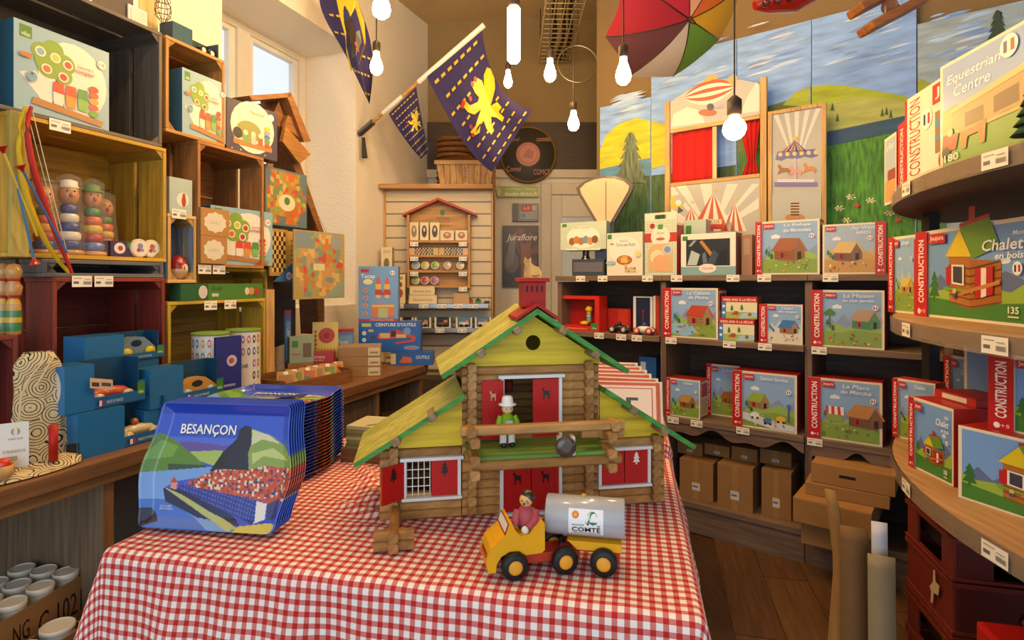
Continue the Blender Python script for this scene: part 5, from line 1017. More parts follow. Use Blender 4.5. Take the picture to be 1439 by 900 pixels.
# striped wooden dolls on the low red crate
for i, (u, lb) in enumerate(((4, 'striped wooden skittle doll at the left edge on the low red crate'), (19, 'striped wooden skittle doll with red collar on the low red crate'))):
    x, y = CR.off(.05 - .03 * i).at(u); o = T('skittle_doll', lb, 'toy', (x, y, CT + .353), 60); zs = [0, .01, .035, .045, .07, .08, .105, .115]; 
    MB().lathe([(.017, 0), (.019, .01), (.02, .035), (.02, .05), (.019, .07), (.018, .09), (.012, .105), (.018, .115), (.022, .14), (.012, .158), (.016, .164), (.022, .185), (.015, .205), (0, .21)], ['a87a40', '3a7a4a', 'c8a030', '3a7a4a', 'b08a50', 'c8a030', 'b02820', 'b8864a', 'b8864a', 'b02820', 'b8864a', 'b8864a', 'b8864a'], 18).build('body', 'gloss', o)
    MB().lathe([(.0125, .156), (.0175, .16), (.0125, .164)], 'b02418', 16).build('collar', 'lacquer', o)
# toy bows and arrows hanging in front of the yellow crate
def pth(pl, pts): return [(*pl.at(u), pl.z(u, v)) for u, v in pts]
def bez(pts, n=14):
    out = []
    for i in range(n + 1):
        t = i / n; q = [Vector(p) for p in pts]
        while len(q) > 1: q = [q[k].lerp(q[k + 1], t) for k in range(len(q) - 1)]
        out.append(tuple(q[0]))
    return out
HB = CR.off(-.045)
for pl, pts, c, lb in ((HB, [(44, 150), (22, 200), (68, 300), (101, 384)], 'a82018', 'red toy bow hanging in front of the yellow crate'), (CR.off(-.028), [(36, 150), (12, 210), (36, 320), (97, 384)], 'c8a81c', 'yellow toy bow hanging beside the red bow')):
    q = bez(pth(pl, pts)); o = T('toy_bow', lb, 'toy bow', q[0]); off = lambda L: [tuple(Vector(v) - Vector(q[0])) for v in L]
    m = MB().tube(off(q), [.005 + .004 * math.sin(math.pi * k / 14) for k in range(15)], c, 8).build('bow_stave', 'lacquer', o); MB().tube(off([q[0], q[-1]]), .0012, 'd0c8b8', 5).build('bow_string', 'cloth', o)
for (a, b), c, lb in (((( 4, 212), (52, 332)), 'b89a2c', 'yellow toy arrow with red suction tip at the far left'), (((31, 238), (94, 356)), '3a5a8c', 'blue toy arrow crossing the red bow'), (((21, 246), (48, 366)), '3a6a9c', 'blue toy arrow with red suction cup hanging lowest')):
    pl = CR.off(-.066); q = pth(pl, [a, b]); o = T('toy_arrow', lb, 'toy arrow', q[0]); d_ = Vector(q[1]) - Vector(q[0]); MB().tube([(0, 0, 0), tuple(d_)], .0035, c, 8).build('shaft', 'lacquer', o)
    e = d_ if b == (48, 366) else Vector((0, 0, 0)); n_ = d_.normalized() * (.012 if e.length else -.012)
    MB().tube([tuple(e - n_ * .6), tuple(e), tuple(e + n_)], [.004, .006, .016], 'a81c18', 10).build('suction_cup', 'gloss', o)
# things on top of the crates
zt_ = 1.803 + .4245
o = T('framed_print', 'white framed print lying on the dark grey crate top', 'frame', (*CR.off(.06).at(160), zt_), 70.71)
MB().box(-.09, .09, 0, .006, 0, .16, 'd8d4ca').box(-.075, .07, -.0015, 0, .01, .1, '3a2c24').build('frame', 'print', o)
o = T('white_plastic_tray', 'round cornered white plastic tray leaning on the wall above the crates', 'tray', (*CR.off(.05).at(194), zt_), 70.71); MB().box(-.036, .036, 0, .008, 0, .075, 'dcd8cc').box(-.028, .028, -.003, 0, .008, .066, 'c8c4b8').build('lid', 'print', o, bevel=.006)
o = T('wooden_board', 'pale wooden board standing above the dark grey crate', 'board', (*CR.off(.14).at(212), zt_), 70.71); MB().box(-.09, .03, 0, .012, 0, .25, 'c0a068').build('board', 'wood_z', o)
x, y = CR.off(.02).at(229); o = T('net_bag', 'dark net bag hanging above the dark grey crate', 'net', (x, y, 2.30), 0)
for k in range(8): MB().tube([(.028 * math.sin(j / 8 * math.pi) * math.cos(k * .785), .028 * math.sin(j / 8 * math.pi) * math.sin(k * .785), -.03 + .11 * j / 8) for j in range(9)], .0012, '2a241e', 4).build('cord', 'cloth', o)
for k in range(4): MB().tube([(.026 * math.cos(j * .524), .026 * math.sin(j * .524), .0 + .02 * k) for j in range(13)], .0012, '2a241e', 4).build('cord', 'cloth', o)
o = T('blue_toy_block', 'dark teal cube box standing on the honey coloured crate', 'box', (*CR.off(.05).at(257), 2.2285), 70.71); MB().box(-.045, .045, 0, .07, 0, .09, '1c4a5c').build('carton', 'print', o, bevel=.002)
o = T('teal_display_box', 'dark teal open box holding a black wheeled toy on the honey crate', 'box', (*CR.off(.03).at(296), 2.2285), 70.71); m = MB().box(-.05, .04, .06, .07, 0, .07, '163a48').box(.035, .04, 0, .06, 0, .07, '163a48').box(-.05, .035, 0, .06, 0, .004, '1c4a5c').build('carton', 'print', o)
o = T('black_wheeled_toy', 'black toy car with silver wheels in the dark teal open box', 'toy car', (*CR.off(.045).at(290), 2.2335), 70.71); MB().box(-.035, .03, 0, .03, .01, .035, '1a1a1e').build('body', 'gloss', o, bevel=.008)
for x in (-.022, .02):
    for y in (-.012, .03): MB().lathe([(.0, 0), (.009, -.001), (.010, 0), (.017, 0), (.018, .004), (.017, .01)], ['c8c0b0', 'c8c0b0', '1a1816', '1a1816', '1a1816'], 16, 'y').build('wheel', 'gloss', o, (x, y, .018))
# green domino box on the yellow lower crate
loc, w_, h_ = CR.off(.0).fit(254, 369, 401, z=1.2325); carton('green_game_box', 'long flat green game box on top of the yellow lower crate', loc, w_, .066, .06, 70.71, lambda p: p.r(0, 0, 1, 1, '4a7a34').r(0, 0, .3, 1, '2c5a34').e(.24, .5, .05, 'c8c0b8', .4).t('Empil', .34, .52, .46, .85, '1c2c1c').r(.34, .2, .42, .4, 'b8c8a0').e(.84, .5, .04, 'c88a48', .25).e(.92, .45, .04, 'a83c30', .25).e(.78, .5, .03, 'd0c8b0', .25), 'toy box', ['3a6a2c', '4a7a34', '4a7a34', '3a6a2c', '3a6a2c', '2c5a34'])
# printed round tins with a blue tag between them
for i, (u, lb) in enumerate(((296, 'left white printed toy tin with coloured dots on the counter'), (342, 'right white printed toy tin with coloured dots on the counter'))):
    x, y = CR.off(-.078).at(u); r = .066; z0 = CT + .0005; o = T('printed_tin', lb, 'tin', (x, y, z0), 0); h_ = .30
    MB().lathe([(r, 0), (r, h_)], 'd4cfc6', 28).build('drum', 'print', o); MB().lathe([(r + .002, h_ + .0005), (r + .003, h_ + .004), (r + .002, h_ + .010), (r - .01, h_ + .011)], '6a8a30', 28).build('lid_cord', 'cloth', o)
    p = PR(1, 1); f = lambda x, y, k: ((r + .0006 + k) * math.sin((x - .5) * 2.8 + .25), -(r + .0006 + k) * math.cos((x - .5) * 2.8 + .25), h_ * y); p.fn = f; rnd = random.Random(i)
    for k in range(8):
        for j in range(6):
            if 1 <= j <= 3 and 2 <= k <= 5: continue
            c = rnd.choice(['a8402c', 'c88a30', '3a4a8a', '8a5a98', '2c7a8a', '20202a', 'b85a78']); p.k = 1; p.e(.08 + k * .12, .08 + j * .165, .035, c, .055, 12).e(.08 + k * .12, .08 + j * .165, .018, 'd8d0c4', .028, 10)
    p.t(['OUTÉKI', 'MARCHÉ'][i], .34, .52, .66, .58, '2a2a34', .01); p.build('dot_print', 'print', o)
loc, w_, h_ = CR.off(-.165).fit(305, 337, 473, z=CT + .0005); carton('blue_tag_card', 'tall dark blue information card standing between the printed tins', loc, w_, h_, .01, 62, lambda p: p.r(0, 0, 1, 1, '26307a').e(.62, .68, .2, 'b8b0b8').e(.6, .68, .1, 'a84c48').r(.15, .35, .75, .38, '8a90c0').r(.15, .28, .6, .3, '8a90c0').r(.15, .2, .7, .22, '8a90c0'), 'card', ['1c2460'] * 6)
# ---------------------------------------------------------------- blue open car boxes
TB, TBD = '1c5a88', '134264'
def carbox(label, u0, u1, z, h, off, turn, car, carlabel, split=.5, d=.1, circ=False, tagged=False):
    pl = CF.off(off); t0_, t1__ = pl.t(u0), pl.t(u1); w_ = t1__ - t0_; x, y = pl.P((t0_ + t1__) / 2); o = T('car_display_box', label, 'toy box', (x, y, z), 70.71 + turn)
    sx = -w_ / 2 + w_ * split; t = .004
    m = MB().box(-w_ / 2, sx, 0, d, 0, h, [TBD, TB, '1f6496', TBD, TBD, '2670a8']).box(sx, w_ / 2, 0, d, 0, t, TBD).box(sx, w_ / 2, d - t, d, t, h, TBD).box(w_ / 2 - t, w_ / 2, .03, d - t, t, h, TBD).box(sx, w_ / 2, 0, t, t, h * .25, TB).box(w_ / 2 - .022, w_ / 2, 0, t, h * .25, h * .48, TB)
    m.build('carton', 'print', o)
    p = PR(w_, h); p.r(split + .03, .05, split + .06, .17, '24306e').r(split + .06, .05, split + .09, .17, 'd8d4cc').r(split + .09, .05, split + .12, .17, 'a82430').t('MADE IN FRANCE', split + .15, .08, split + .36, .15, 'c8ccc8').r(.89, .14, .985, .44, '3f7a2c').t('vilac', .9, .18, .975, .26, 'd8e4c8')
    p.build('front_print', 'print', o)
    if circ:
        q = PR(1, 1); q.fn = lambda x, y, k: (-w_ / 2 - k - .0004, d * (1 - x), h * y); q.e(.55, .55, .3, 'd0c8c4', .36).e(.5, .58, .12, 'a86078', .2); q.build('side_sticker', 'print', o)
    if tagged:
        q = PR(.07, .04); q.fn = lambda x, y, k: (sx - .02 + .065 * x, -.012 - k, h * .5 + .03 * y - .016 * x); q.r(0, 0, 1, 1, 'c8a888').r(.08, .2, .4, .6, '4a3a34').r(.5, .3, .92, .65, '5a4a40'); q.build('price_tag', 'print', o)
    mw = o.matrix_world if False else (Tr(x, y, z) @ Rz(70.71 + turn)); cxp = mw @ Vector(((sx + w_ / 2) / 2 - .004, d * .5, t + .0006))
    c1, c2, sty = car; v = T('toy_car', carlabel, 'toy car', cxp, 70.71 + turn); cw = (w_ / 2 - sx - .012) / 2
    if sty == 'loop':
        pts = [(-cw, .012), (cw, .012), (cw, .03), (cw * .65, .052), (cw * .35, .068), (-cw * .2, .070), (-cw * .75, .05), (-cw, .02)]
        hole = [(cw * .30 * math.cos(a * .628) - cw * .05, .048 + .012 * math.sin(a * .628)) for a in range(10, -1, -1)]
        MB().prism(pts, -.018, .018, c1).build('body', 'lacquer', v, bevel=.004); MB().prism(list(reversed(hole))[:-1], -.0185, .0185, '1a2c38').build('grip_hole', 'lacquer', v)
    else:
        MB().tube([(-cw, 0, .022), (-cw * .5, 0, .03), (0, 0, .032), (cw * .6, 0, .028), (cw, 0, .02)], [.008, .017, .019, .016, .006], c1, 12).build('body', 'gloss', v); MB().ball((-cw * .1, 0, .056), .013, c1 if sty != 'wood' else 'a85a2c').build('driver_head', 'gloss', v)
    for sx_ in (-.62, .62):
        for y_ in (-.03, .02): MB().lathe([(0, -.001), (.007, -.001), (.008, 0), (.0165, 0), (.0175, .004), (.0165, .01)], ['b0a898' if sty != 'loop' else c2] * 2 + [c2] * 3, 18, 'y').build('wheel', 'gloss', v, (cw * sx_, y_, .018))
    return o
z0 = CT + .0005
carbox('lower front blue open car box with a cream racer on the counter', 110, 238, z0, .13, .055, -2, ('c8b48c', 'c8b48c', 'wood'), 'cream wooden racing car in the lower front blue box', .47)
carbox('middle blue open car box with price tag and red racer', 92, 203, z0 + .1315, .135, .075, -2, ('b8503c', 'c8b8a0', 'race'), 'red racing car with pale wheels behind the price tag', .34, circ=True, tagged=True)
carbox('top blue open car box with a grey car standing back', 120, 230, z0 + .245, .09, .18, -2, ('6a7e8c', 'c8b018', 'loop'), 'grey grip car with yellow wheel in the top blue box', .46)
o = carton('plain_blue_box', 'plain dark blue box under the top open car box', (*CF.off(.185).at(176), z0), .235, .244, .09, 68.7, None, 'toy box', [TBD, TB, TB, TBD, TBD, TB])
carbox('right blue open car box with an orange grip car', 212, 313, z0 + .0895, .13, .085, -2, ('b8843c', '8ab0c0', 'loop'), 'orange grip car with pale blue wheel in the right blue box', .42, d=.085)
carbox('blue open car box at the bottom right, half hidden by the trays', 204, 300, z0, .088, .09, -2, ('b07840', 'c8b48c', 'wood'), 'brown wooden car half hidden behind the trays', .35, d=.085)
# ---------------------------------------------------------------- patterned drawstring bag, tag and friends
def linen():
    m = bpy.data.materials.new('line_print_linen'); m.use_nodes = True; nt = m.node_tree; N = nt.nodes; L = nt.links; b = N['Principled BSDF']
    tc = N.new('ShaderNodeTexCoord'); v = N.new('ShaderNodeTexVoronoi'); v.inputs['Scale'].default_value = 17; L.new(tc.outputs['Object'], v.inputs['Vector'])
    a = N.new('ShaderNodeMath'); a.operation = 'MULTIPLY'; a.inputs[1].default_value = 8.5; L.new(v.outputs['Distance'], a.inputs[0])
    f = N.new('ShaderNodeMath'); f.operation = 'FRACT'; L.new(a.outputs[0], f.inputs[0]); g = N.new('ShaderNodeMath'); g.operation = 'LESS_THAN'; g.inputs[1].default_value = .27; L.new(f.outputs[0], g.inputs[0])
    r = N.new('ShaderNodeMix'); r.data_type = 'RGBA'; r.inputs[6].default_value = lin('cdb88c'); r.inputs[7].default_value = lin('201c1a'); L.new(g.outputs[0], r.inputs[0]); L.new(r.outputs[2], b.inputs['Base Color']); b.inputs['Roughness'].default_value = .9; MATS['linen'] = m
linen()
x, y = CF.off(.15).at(63); bg = T('drawstring_bag', 'cream linen drawstring bag with black curved line print standing on the counter', 'bag', (x, y, z0), 40)
def bagp(a, b):
    g = 2 * math.pi * a; zz = b * .31; w_ = (.080 - .034 * b) * (1 - .35 * max(0, (b - .9) / .1)); 
    if b > .88: w_ *= 1 + .12 * math.sin(g * 9) * (b - .88) / .12
    k = 1 + .08 * math.sin(3 * g + 5 * b) + .05 * math.sin(7 * g - 9 * b) + .03 * math.sin(13 * g + 4 * b); lean = .012 * b
    return (w_ * math.cos(g) * k - lean, .6 * w_ * math.sin(g) * k, zz)
MB().grid(bagp, 60, 26, 'cdb88c').build('bag_body', 'linen', bg)
MB().tube([(0, -.045, .29), (-.03, -.055, .25), (-.05, -.06, .20), (-.055, -.065, .13)], .003, 'c8b48a', 6).build('cord', 'cloth', bg); MB().tube([(.02, -.045, .30), (.0, -.055, .26), (-.02, -.058, .22)], .003, 'c8b48a', 6).build('cord', 'cloth', bg)
MB().box(.045, .075, -.062, -.059, .02, .05, '1c1a1c').build('fabric_tab', 'cloth', bg)
x, y = CF.off(.06).at(20); o = T('hang_tag', 'white hang tag with gold print leaning on the linen bag', 'tag', (x, y, z0 + .03), 34)
p = PR(.058, .115); p.fn = lambda x, y, k: ((x - .5) * .058, -k - .0022, y * .115); p.e(.55, .8, .16, 'a8904a').e(.55, .8, .07, 'd8d4c8', .1).t('PARIS 2024', .3, .62, .8, .66, '6a6a64').t("D'ANNEAUX", .12, .33, .9, .4, 'a8904a', .01).r(.08, .16, .6, .25, 'a8904a').t('FRANCE', .12, .18, .56, .23, 'e0dccc'); p.build('print', 'print', o); MB().box(-.029, .029, -.002, 0, 0, .115, 'dcd8ce').build('card', 'print', o)
x, y = CF.off(.055).at(40); o = T('folded_linen', 'flat folded linen cloth with line print lying at the counter edge', 'cloth', (x, y, z0), 70.71)
MB().grid(lambda a, b: ((a - .62) * .3 + .02 * math.sin(b * 5), -.03 + b * .10 + .01 * math.sin(a * 7), .004 + .018 * abs(math.sin(a * 4 + b * 2)) * (1 - abs(2 * b - 1)) + .008 * (1 - abs(2 * b - 1))), 24, 10, 'cdb88c').build('cloth', 'linen', o, solid=.002)
x, y = CF.off(.05).at(75); o = T('red_tube', 'upright red tube standing on the folded linen', 'tube', (x, y, z0 + .022), 0); MB().lathe([(.0, 0), (.0105, 0), (.0105, .098), (.0, .0985)], 'a81c14', 18).build('tube', 'lacquer', o)
x, y = CF.off(.04).at(4); o = T('wooden_cup', 'small wooden cup with a red ball at the left edge of the counter', 'toy', (x, y, z0 + .014), 0); MB().lathe([(.012, 0), (.02, .01), (.024, .035), (.021, .035), (.017, .012), (0, .01)], 'b88a50', 16).build('cup', 'wood_z', o); MB().ball((0, 0, .036), .017, 'c0301c').build('ball', 'gloss', o)
# ---------------------------------------------------------------- house shaped rack, maps, boards
HP = CR.off(.10); hp0 = HP.t(372)
hr = T('house_shaped_rack', 'wooden house shaped rack with sloping roof behind the maps', 'rack', on(HP, hp0, CT + .0005), 70.71)
hpx = lambda u, v: (HP.t(u) - hp0, HP.z(u, v) - CT - .0005)
def plank(pts, y0, y1, c, nm): MB().prism([hpx(*q) for q in pts], y0, y1, c).build(nm, 'wood_x', hr, bevel=.002)
plank([(455, 326), (448, 326), (384, 160), (392, 142)], 0, .16, '7a4e28', 'side_plank'); plank([(397, 138), (342, 143), (338, 136), (397, 132)], -.05, .1, '8a5c30', 'roof_plank')
plank([(426, 200), (416, 200), (390, 132), (398, 132)], -.05, .12, '8a5a30', 'roof_plank'); plank([(392, 178), (428, 218), (412, 231), (388, 200)], -.04, -.02, '96672f', 'house_front'); plank([(398, 163), (410, 170), (416, 196), (392, 178)], -.03, -.01, '8a5a2c', 'house_roof'); plank([(376, 500), (384, 500), (384, 230), (376, 230)], 0, .12, '8a6034', 'leg'); plank([(456, 470), (448, 470), (441, 326), (455, 326)], 0, .12, '6a4424', 'leg'); plank([(441, 480), (384, 500), (384, 240), (441, 300)], .12, .13, '3c3a44', 'back_panel')
def mapart(p, base, cols, seed, n=11):
    rnd = random.Random(seed); p.r(0, 0, 1, 1, base); n = 13
    J = [[((i + .5 + rnd.uniform(-.35, .35) * (0 < i < n)) / (n + 1), (j + .5 + rnd.uniform(-.35, .35) * (0 < j < n)) / (n + 1)) for j in range(n + 1)] for i in range(n + 1)]
    for i in range(n):
        for j in range(n):
            x, y = J[i][j]; d = math.hypot(x - .5, (y - .48) * .9) + .09 * math.sin(x * 13 + seed) + .08 * math.sin(y * 11)
            if d > .50: continue
            k = int(2.2 + 2 * math.sin(x * 9 + seed * 2) + 2 * math.sin(y * 8 + seed) + rnd.random() * 2.2) % len(cols); p.k = 2; p.p([J[i][j], J[i + 1][j], J[i + 1][j + 1], J[i][j + 1]], cols[k])
    p.k = 4
def hung(name, label, pl, u0, u1, vt, vb, art, cat, turn=0, d=.008, cols=None):
    loc, w_, h_ = pl.fit(u0, u1, vt, vb); return carton(name, label, loc, w_, h_, d, 70.71 + turn, art, cat, cols or ['a08a58'] * 6)
HF = HP.off(-.062)
def eur(p): mapart(p, '5a7078', ['b8602c', 'b88a3c', 'a8783c', '8a9048', 'b0503c', 'c0a050', '6a8058'], 3, 90); p.e(.5, .42, .2, 'd0c4a4', .15).e(.5, .45, .07, '4a7a3c')
hung('europe_puzzle_map', 'orange and blue wooden puzzle map hung on the house shaped rack', HF, 374, 430, 240, 318, eur, 'map', -2)
def chess(p):
    p.r(0, 0, 1, 1, 'a8843c')
    for i in range(6):
        for j in range(9): p.k = 2; p.r(.1 + i * .13, .08 + j * .095, .23 + i * .13, .175 + j * .095, '4a2814' if (i + j) % 2 else 'c8ac68')
hung('chess_board', 'brown and cream wooden chess board below the orange puzzle map', HF, 379, 404, 322, 388, chess, 'board game')
hung('game_board', 'pale peg game board tucked behind the chess board', HF.off(.012), 398, 414, 325, 392, lambda p: [p.r(0, 0, 1, 1, 'b8964c')] + [p.e(.3 + .4 * (k % 2), .1 + .1 * (k // 2), .06, '6a4a20') for k in range(16)], 'board game')
o = T('blue_corner_sign', 'triangular blue card with two flag badges on the chess board corner', 'sign', on(HF.off(-.003), HF.t(383), HF.z(400, 396)), 70.71); w_ = HF.t(415) - HF.t(383)
m = PR(w_, .11, fn=lambda x, y, k: (x * w_, -.001 - k, y * .11)); m.p([(0, 0), (1, 0), (1, 1)], '3a6494'); m.e(.68, .25, .12, 'd0ccc4').e(.9, .25, .1, 'd0ccc4').r(.62, .17, .66, .33, '24306e').r(.71, .17, .75, .33, 'a82430').build('card', 'print', o)
def fra(p): mapart(p, 'a49258', ['b89058', 'c8a868', 'b8783c', '8a9a68', 'c0503c', '7a8a80'], 9, 70); p.e(.82, .86, .12, '8a9494').r(.36, .42, .58, .52, 'd0c090').p([(.02, .98), (.02, .7), (.3, .9), (.4, .98)], '7a8890').p([(.55, .02), (.98, .02), (.98, .3), (.8, .18)], '8a9a8c')
fm = hung('france_map', 'faded wooden map of a country hanging by a red string', HP.off(-.15), 417, 480, 326, 420, fra, 'map', -6)
MB().tube([(-.04, .002, .30), (.02, .03, .42), (.07, .002, .30)], .0012, 'b02c1c', 5).build('string', 'cloth', fm)
# ---------------------------------------------------------------- far end of the left counter
def cbx(label, u0, u1, vt, zb, off, art, cols, d=.08, turn=0, name='toy_box', cat='toy box', kind='print'):
    loc, w_, h_ = CF.off(off).fit(u0, u1, vt, z=zb); return carton(name, label, loc, w_, h_, d, 70.71 + turn, art, cat, cols, kind=kind), h_
BL = ['1c4a8a', '2c60a8', '2458a4', '1c4a8a', '1c4a8a', '1c4a8a']
def fbx(label, x, y, w_, h_, d, zb, rz, art, cols, name='toy_box', cat='toy box', kind='print'): return carton(name, label, (x, y, zb), w_, h_, d, rz, art, cat, cols, kind=kind)
def at2(u, off): return CF.off(off).at(u)
# boxes turned to face the aisle
fx, fy = at2(566, .14); yy = fy
sc_ = lambda px, Y: px * Y / 800
wA = sc_(86, yy)
def outil(p):
    p.r(0, 0, 1, 1, '2458a4').t('CEINTURE D\'OUTILS', .27, .84, .92, .95, 'd8dcdc', .015).r(.05, .83, .2, .94, 'b0b870').p([(.3, .5), (.34, .62), (.5, .62), (.52, .7), (.62, .72), (.8, .6), (.92, .5), (.9, .34), (.6, .26), (.58, .32), (.86, .4), (.84, .48), (.62, .46), (.5, .42), (.32, .42)], 'b8442c').r(.34, .46, .5, .62, 'c8a868').r(.52, .5, .6, .7, '28221e').r(.6, .46, .76, .58, 'c8a868').e(.78, .68, .06, '6a90b8').r(.16, .66, .24, .74, 'c8a040').r(.2, .46, .28, .54, '4a3828').e(.85, .14, .13, '6a90c0', .07).r(.78, .11, .92, .16, 'c05a30').e(.09, .62, .035, 'b8ccd8').e(.09, .4, .035, 'b8ccd8').p([(.18, .26), (.34, .3), (.34, .2), (.2, .2)], 'c05a40')
b2 = fbx('small blue toy box under the tool belt box', fx + .06, yy - .03, sc_(58, yy), .078, .13, z0, 3, lambda p: p.r(0, 0, 1, 1, '2458a4').r(0, .1, .12, .9, 'c8b890').p([(.2, .2), (.5, .2), (.5, .6), (.3, .7)], 'c0602c').t('OUTILS', .6, .5, .92, .75, 'd0d8d8', .01), BL, 'small_tool_box')
fbx('blue tool belt toy box at the end of the left counter', fx - .075, yy - .02, wA, .185, .10, z0 + .079, 3, outil, BL, 'tool_belt_box')
def castle(p):
    p.r(0, 0, 1, 1, '6a94c4').r(0, 0, 1, .045, 'a82820').t('CONSTRUCTION', .3, .01, .88, .035, 'e0d8cc').r(.06, .89, .26, .95, 'b02820').t('Tecap', .06, .76, .42, .86, 'd8dcdc', .02).e(.24, .72, .12, 'd8d4a8', .05)
    for x in (.5, .72): p.p([(x, .84), (x - .07, .68), (x + .07, .68)], 'c0502c').r(x - .07, .58, x + .07, .68, 'd0a830').r(x - .08, .53, x + .08, .58, 'a83020').r(x - .06, .42, x + .06, .53, 'd0b048')
    p.r(.42, .48, .82, .54, 'a83020').p([(.34, .08), (.34, .3), (.42, .34), (.5, .26), (.6, .36), (.72, .26), (.82, .34), (.9, .3), (.9, .08)], 'c87030').r(.34, .26, .9, .3, 'd0b048').r(.5, .06, .74, .24, 'a4b070')
    for k in range(4): p.e(.18, .14 + .14 * k, .06, 'b89a88').e(.18, .14 + .14 * k, .03, 'b0502c')
    flagdot(p, .86, .88, .06)
fbx('tall light blue castle construction box standing on the tool belt box', fx - .145, yy - .015, sc_(55, yy), sc_(77, yy), .08, z0 + .2645, 3, castle, ['3a60a0', 'a02820', '6a94c4', '5a84b4', '3a60a0', '5a84b4'], 'castle_set_box')
PN = ['7a5a34', 'a07c4c', '94703f', 'c0b090', '7a5a34', '94703f']
for i in range(3):
    x, y = at2(512, .12); fbx(['lowest', 'middle', 'topmost'][i] + ' flat wooden puzzle box of the stack beside the blue boxes', x - .02, y - .02, .22, .052, .18, z0 + i * .053, 12, lambda p: p.r(.7, .08, .98, .92, 'c8b890').r(.74, .3, .94, .5, '8a7a5c'), PN, 'puzzle_box', 'box')
x, y = at2(470, .18); fbx('small red label box in front of the puzzle boxes', x - .06, y - .02, .115, .055, .10, z0 + .09, 10, lambda p: p.r(0, 0, 1, 1, 'a02420').t('EXTREME', .15, .5, .65, .7, 'd8c8bc').r(.15, .3, .6, .36, 'c89a90'), ['80201c'] * 6, 'red_label_box')
fbx('plain wooden box carrying the small red label box', x - .06, y - .02, .12, .089, .10, z0, 10, None, PN, 'plain_wooden_box', 'box')
x, y = at2(424, .30); fbx('pale green toy box with a window at the counter back', x, y, .115, .13, .07, z0 + .10, 30, lambda p: p.r(0, 0, 1, 1, '8a9a84').r(.1, .6, .35, .85, '3a7a3c').r(.55, .2, .9, .75, '6a5a4a').r(.1, .3, .45, .36, 'a85a4a'), ['7a8a78', '98a890', '8a9a84', '6a6a5a', '7a8a78', '7a8a78'], 'pale_green_box')
fbx('brown carton under the pale green toy box', x, y, .13, .0995, .08, z0, 30, None, BC, 'small_carton', 'carton', 'card')
x, y = at2(452, .33); 
def game(p):
    p.r(0, 0, 1, 1, 'c8b058').e(.55, .62, .32, 'a83424').e(.55, .62, .12, '7a2018')
    for k in range(6): p.r(.08, .1 + .12 * k, .16, .17 + .12 * k, 'a8442c').r(.2 + .12 * k, .06, .28 + .12 * k, .14, ['a8442c', '4a4a2c'][k % 2]).r(.2 + .12 * k, .18, .27 + .12 * k, .25, 'b8602c')
fbx('yellow counting board with red round target at the counter back', x + .02, y, .13, .19, .012, z0 + .10, 16, game, ['a88838'] * 6, 'counting_board', 'board game')
fbx('wooden block base supporting the yellow counting board', x + .02, y - .015, .16, .0995, .06, z0, 16, None, PN, 'block_base', 'box')
for (u, of, w_, h_, lb, c, zz) in ((428, .42, .16, .21, 'red and blue boxed set behind the pale green box', 'a82420', z0), (478, .36, .15, .235, 'blue boxed set with red lid behind the counting board', '4a78ac', z0), (404, .40, .03, .36, 'narrow blue and red long box standing beside the pine post', '3a6aa0', z0)):
    x, y = at2(u, of); fbx(lb, x, y, w_, h_, .06, zz, 18, lambda p, c=c: (p.r(0, 0, 1, 1, c), p.r(0, .92, 1, 1, 'a02420'), p.r(.3, .3, .95, .85, '6a94c0'), p.t('Tecap', .4, .62, .8, .74, 'd8dcd8', .01), p.r(.6, .1, .75, .5, 'c09a50')), ['80201c', 'a02420', c, c, c, c], 'boxed_set')
# wooden tray with framed puzzles
x, y = at2(452, .10); o = T('puzzle_display_tray', 'brown wooden tray of little framed puzzles on the left counter', 'tray', (x, y, z0), 66)
for b in ((-.22, .22, 0, .01, 0, .06), (-.22, .22, .17, .18, 0, .09), (-.22, -.21, .0105, .1695, 0, .07), (.21, .22, .0105, .1695, 0, .07)): MB().box(*b, '80522c').build('side', 'wood_x', o)
MB().box(-.2095, .2095, .0105, .1695, 0, .008, '6a4424').build('base', 'wood_x', o)
for i in range(6):
    q = Tr(x, y, z0) @ Rz(66) @ Vector((-.17 + .068 * i, .05 + .012 * (i % 2), .0085)); f = T('framed_puzzle', ['first', 'second', 'third', 'fourth', 'fifth', 'sixth'][i] + ' small framed puzzle counted from the left in the wooden tray', 'puzzle', q, 20 + 3 * (i % 2)); m = MB(); m.M = Rx(-38); m.box(-.04, .04, 0, .008, 0, .11, 'a8804c').box(-.032, .032, -.001, 0, .012, .09, ['8a6a50', '6a7a48', 'a05a38'][i % 3]).box(-.02, .01, -.002, -.001, .02, .06, ['b0562c', 'c0a048', '4a6a78'][i % 3]).box(-.012, .008, -.003, -.001, .09, .107, 'd8d0c0').build('frame', 'card', f)
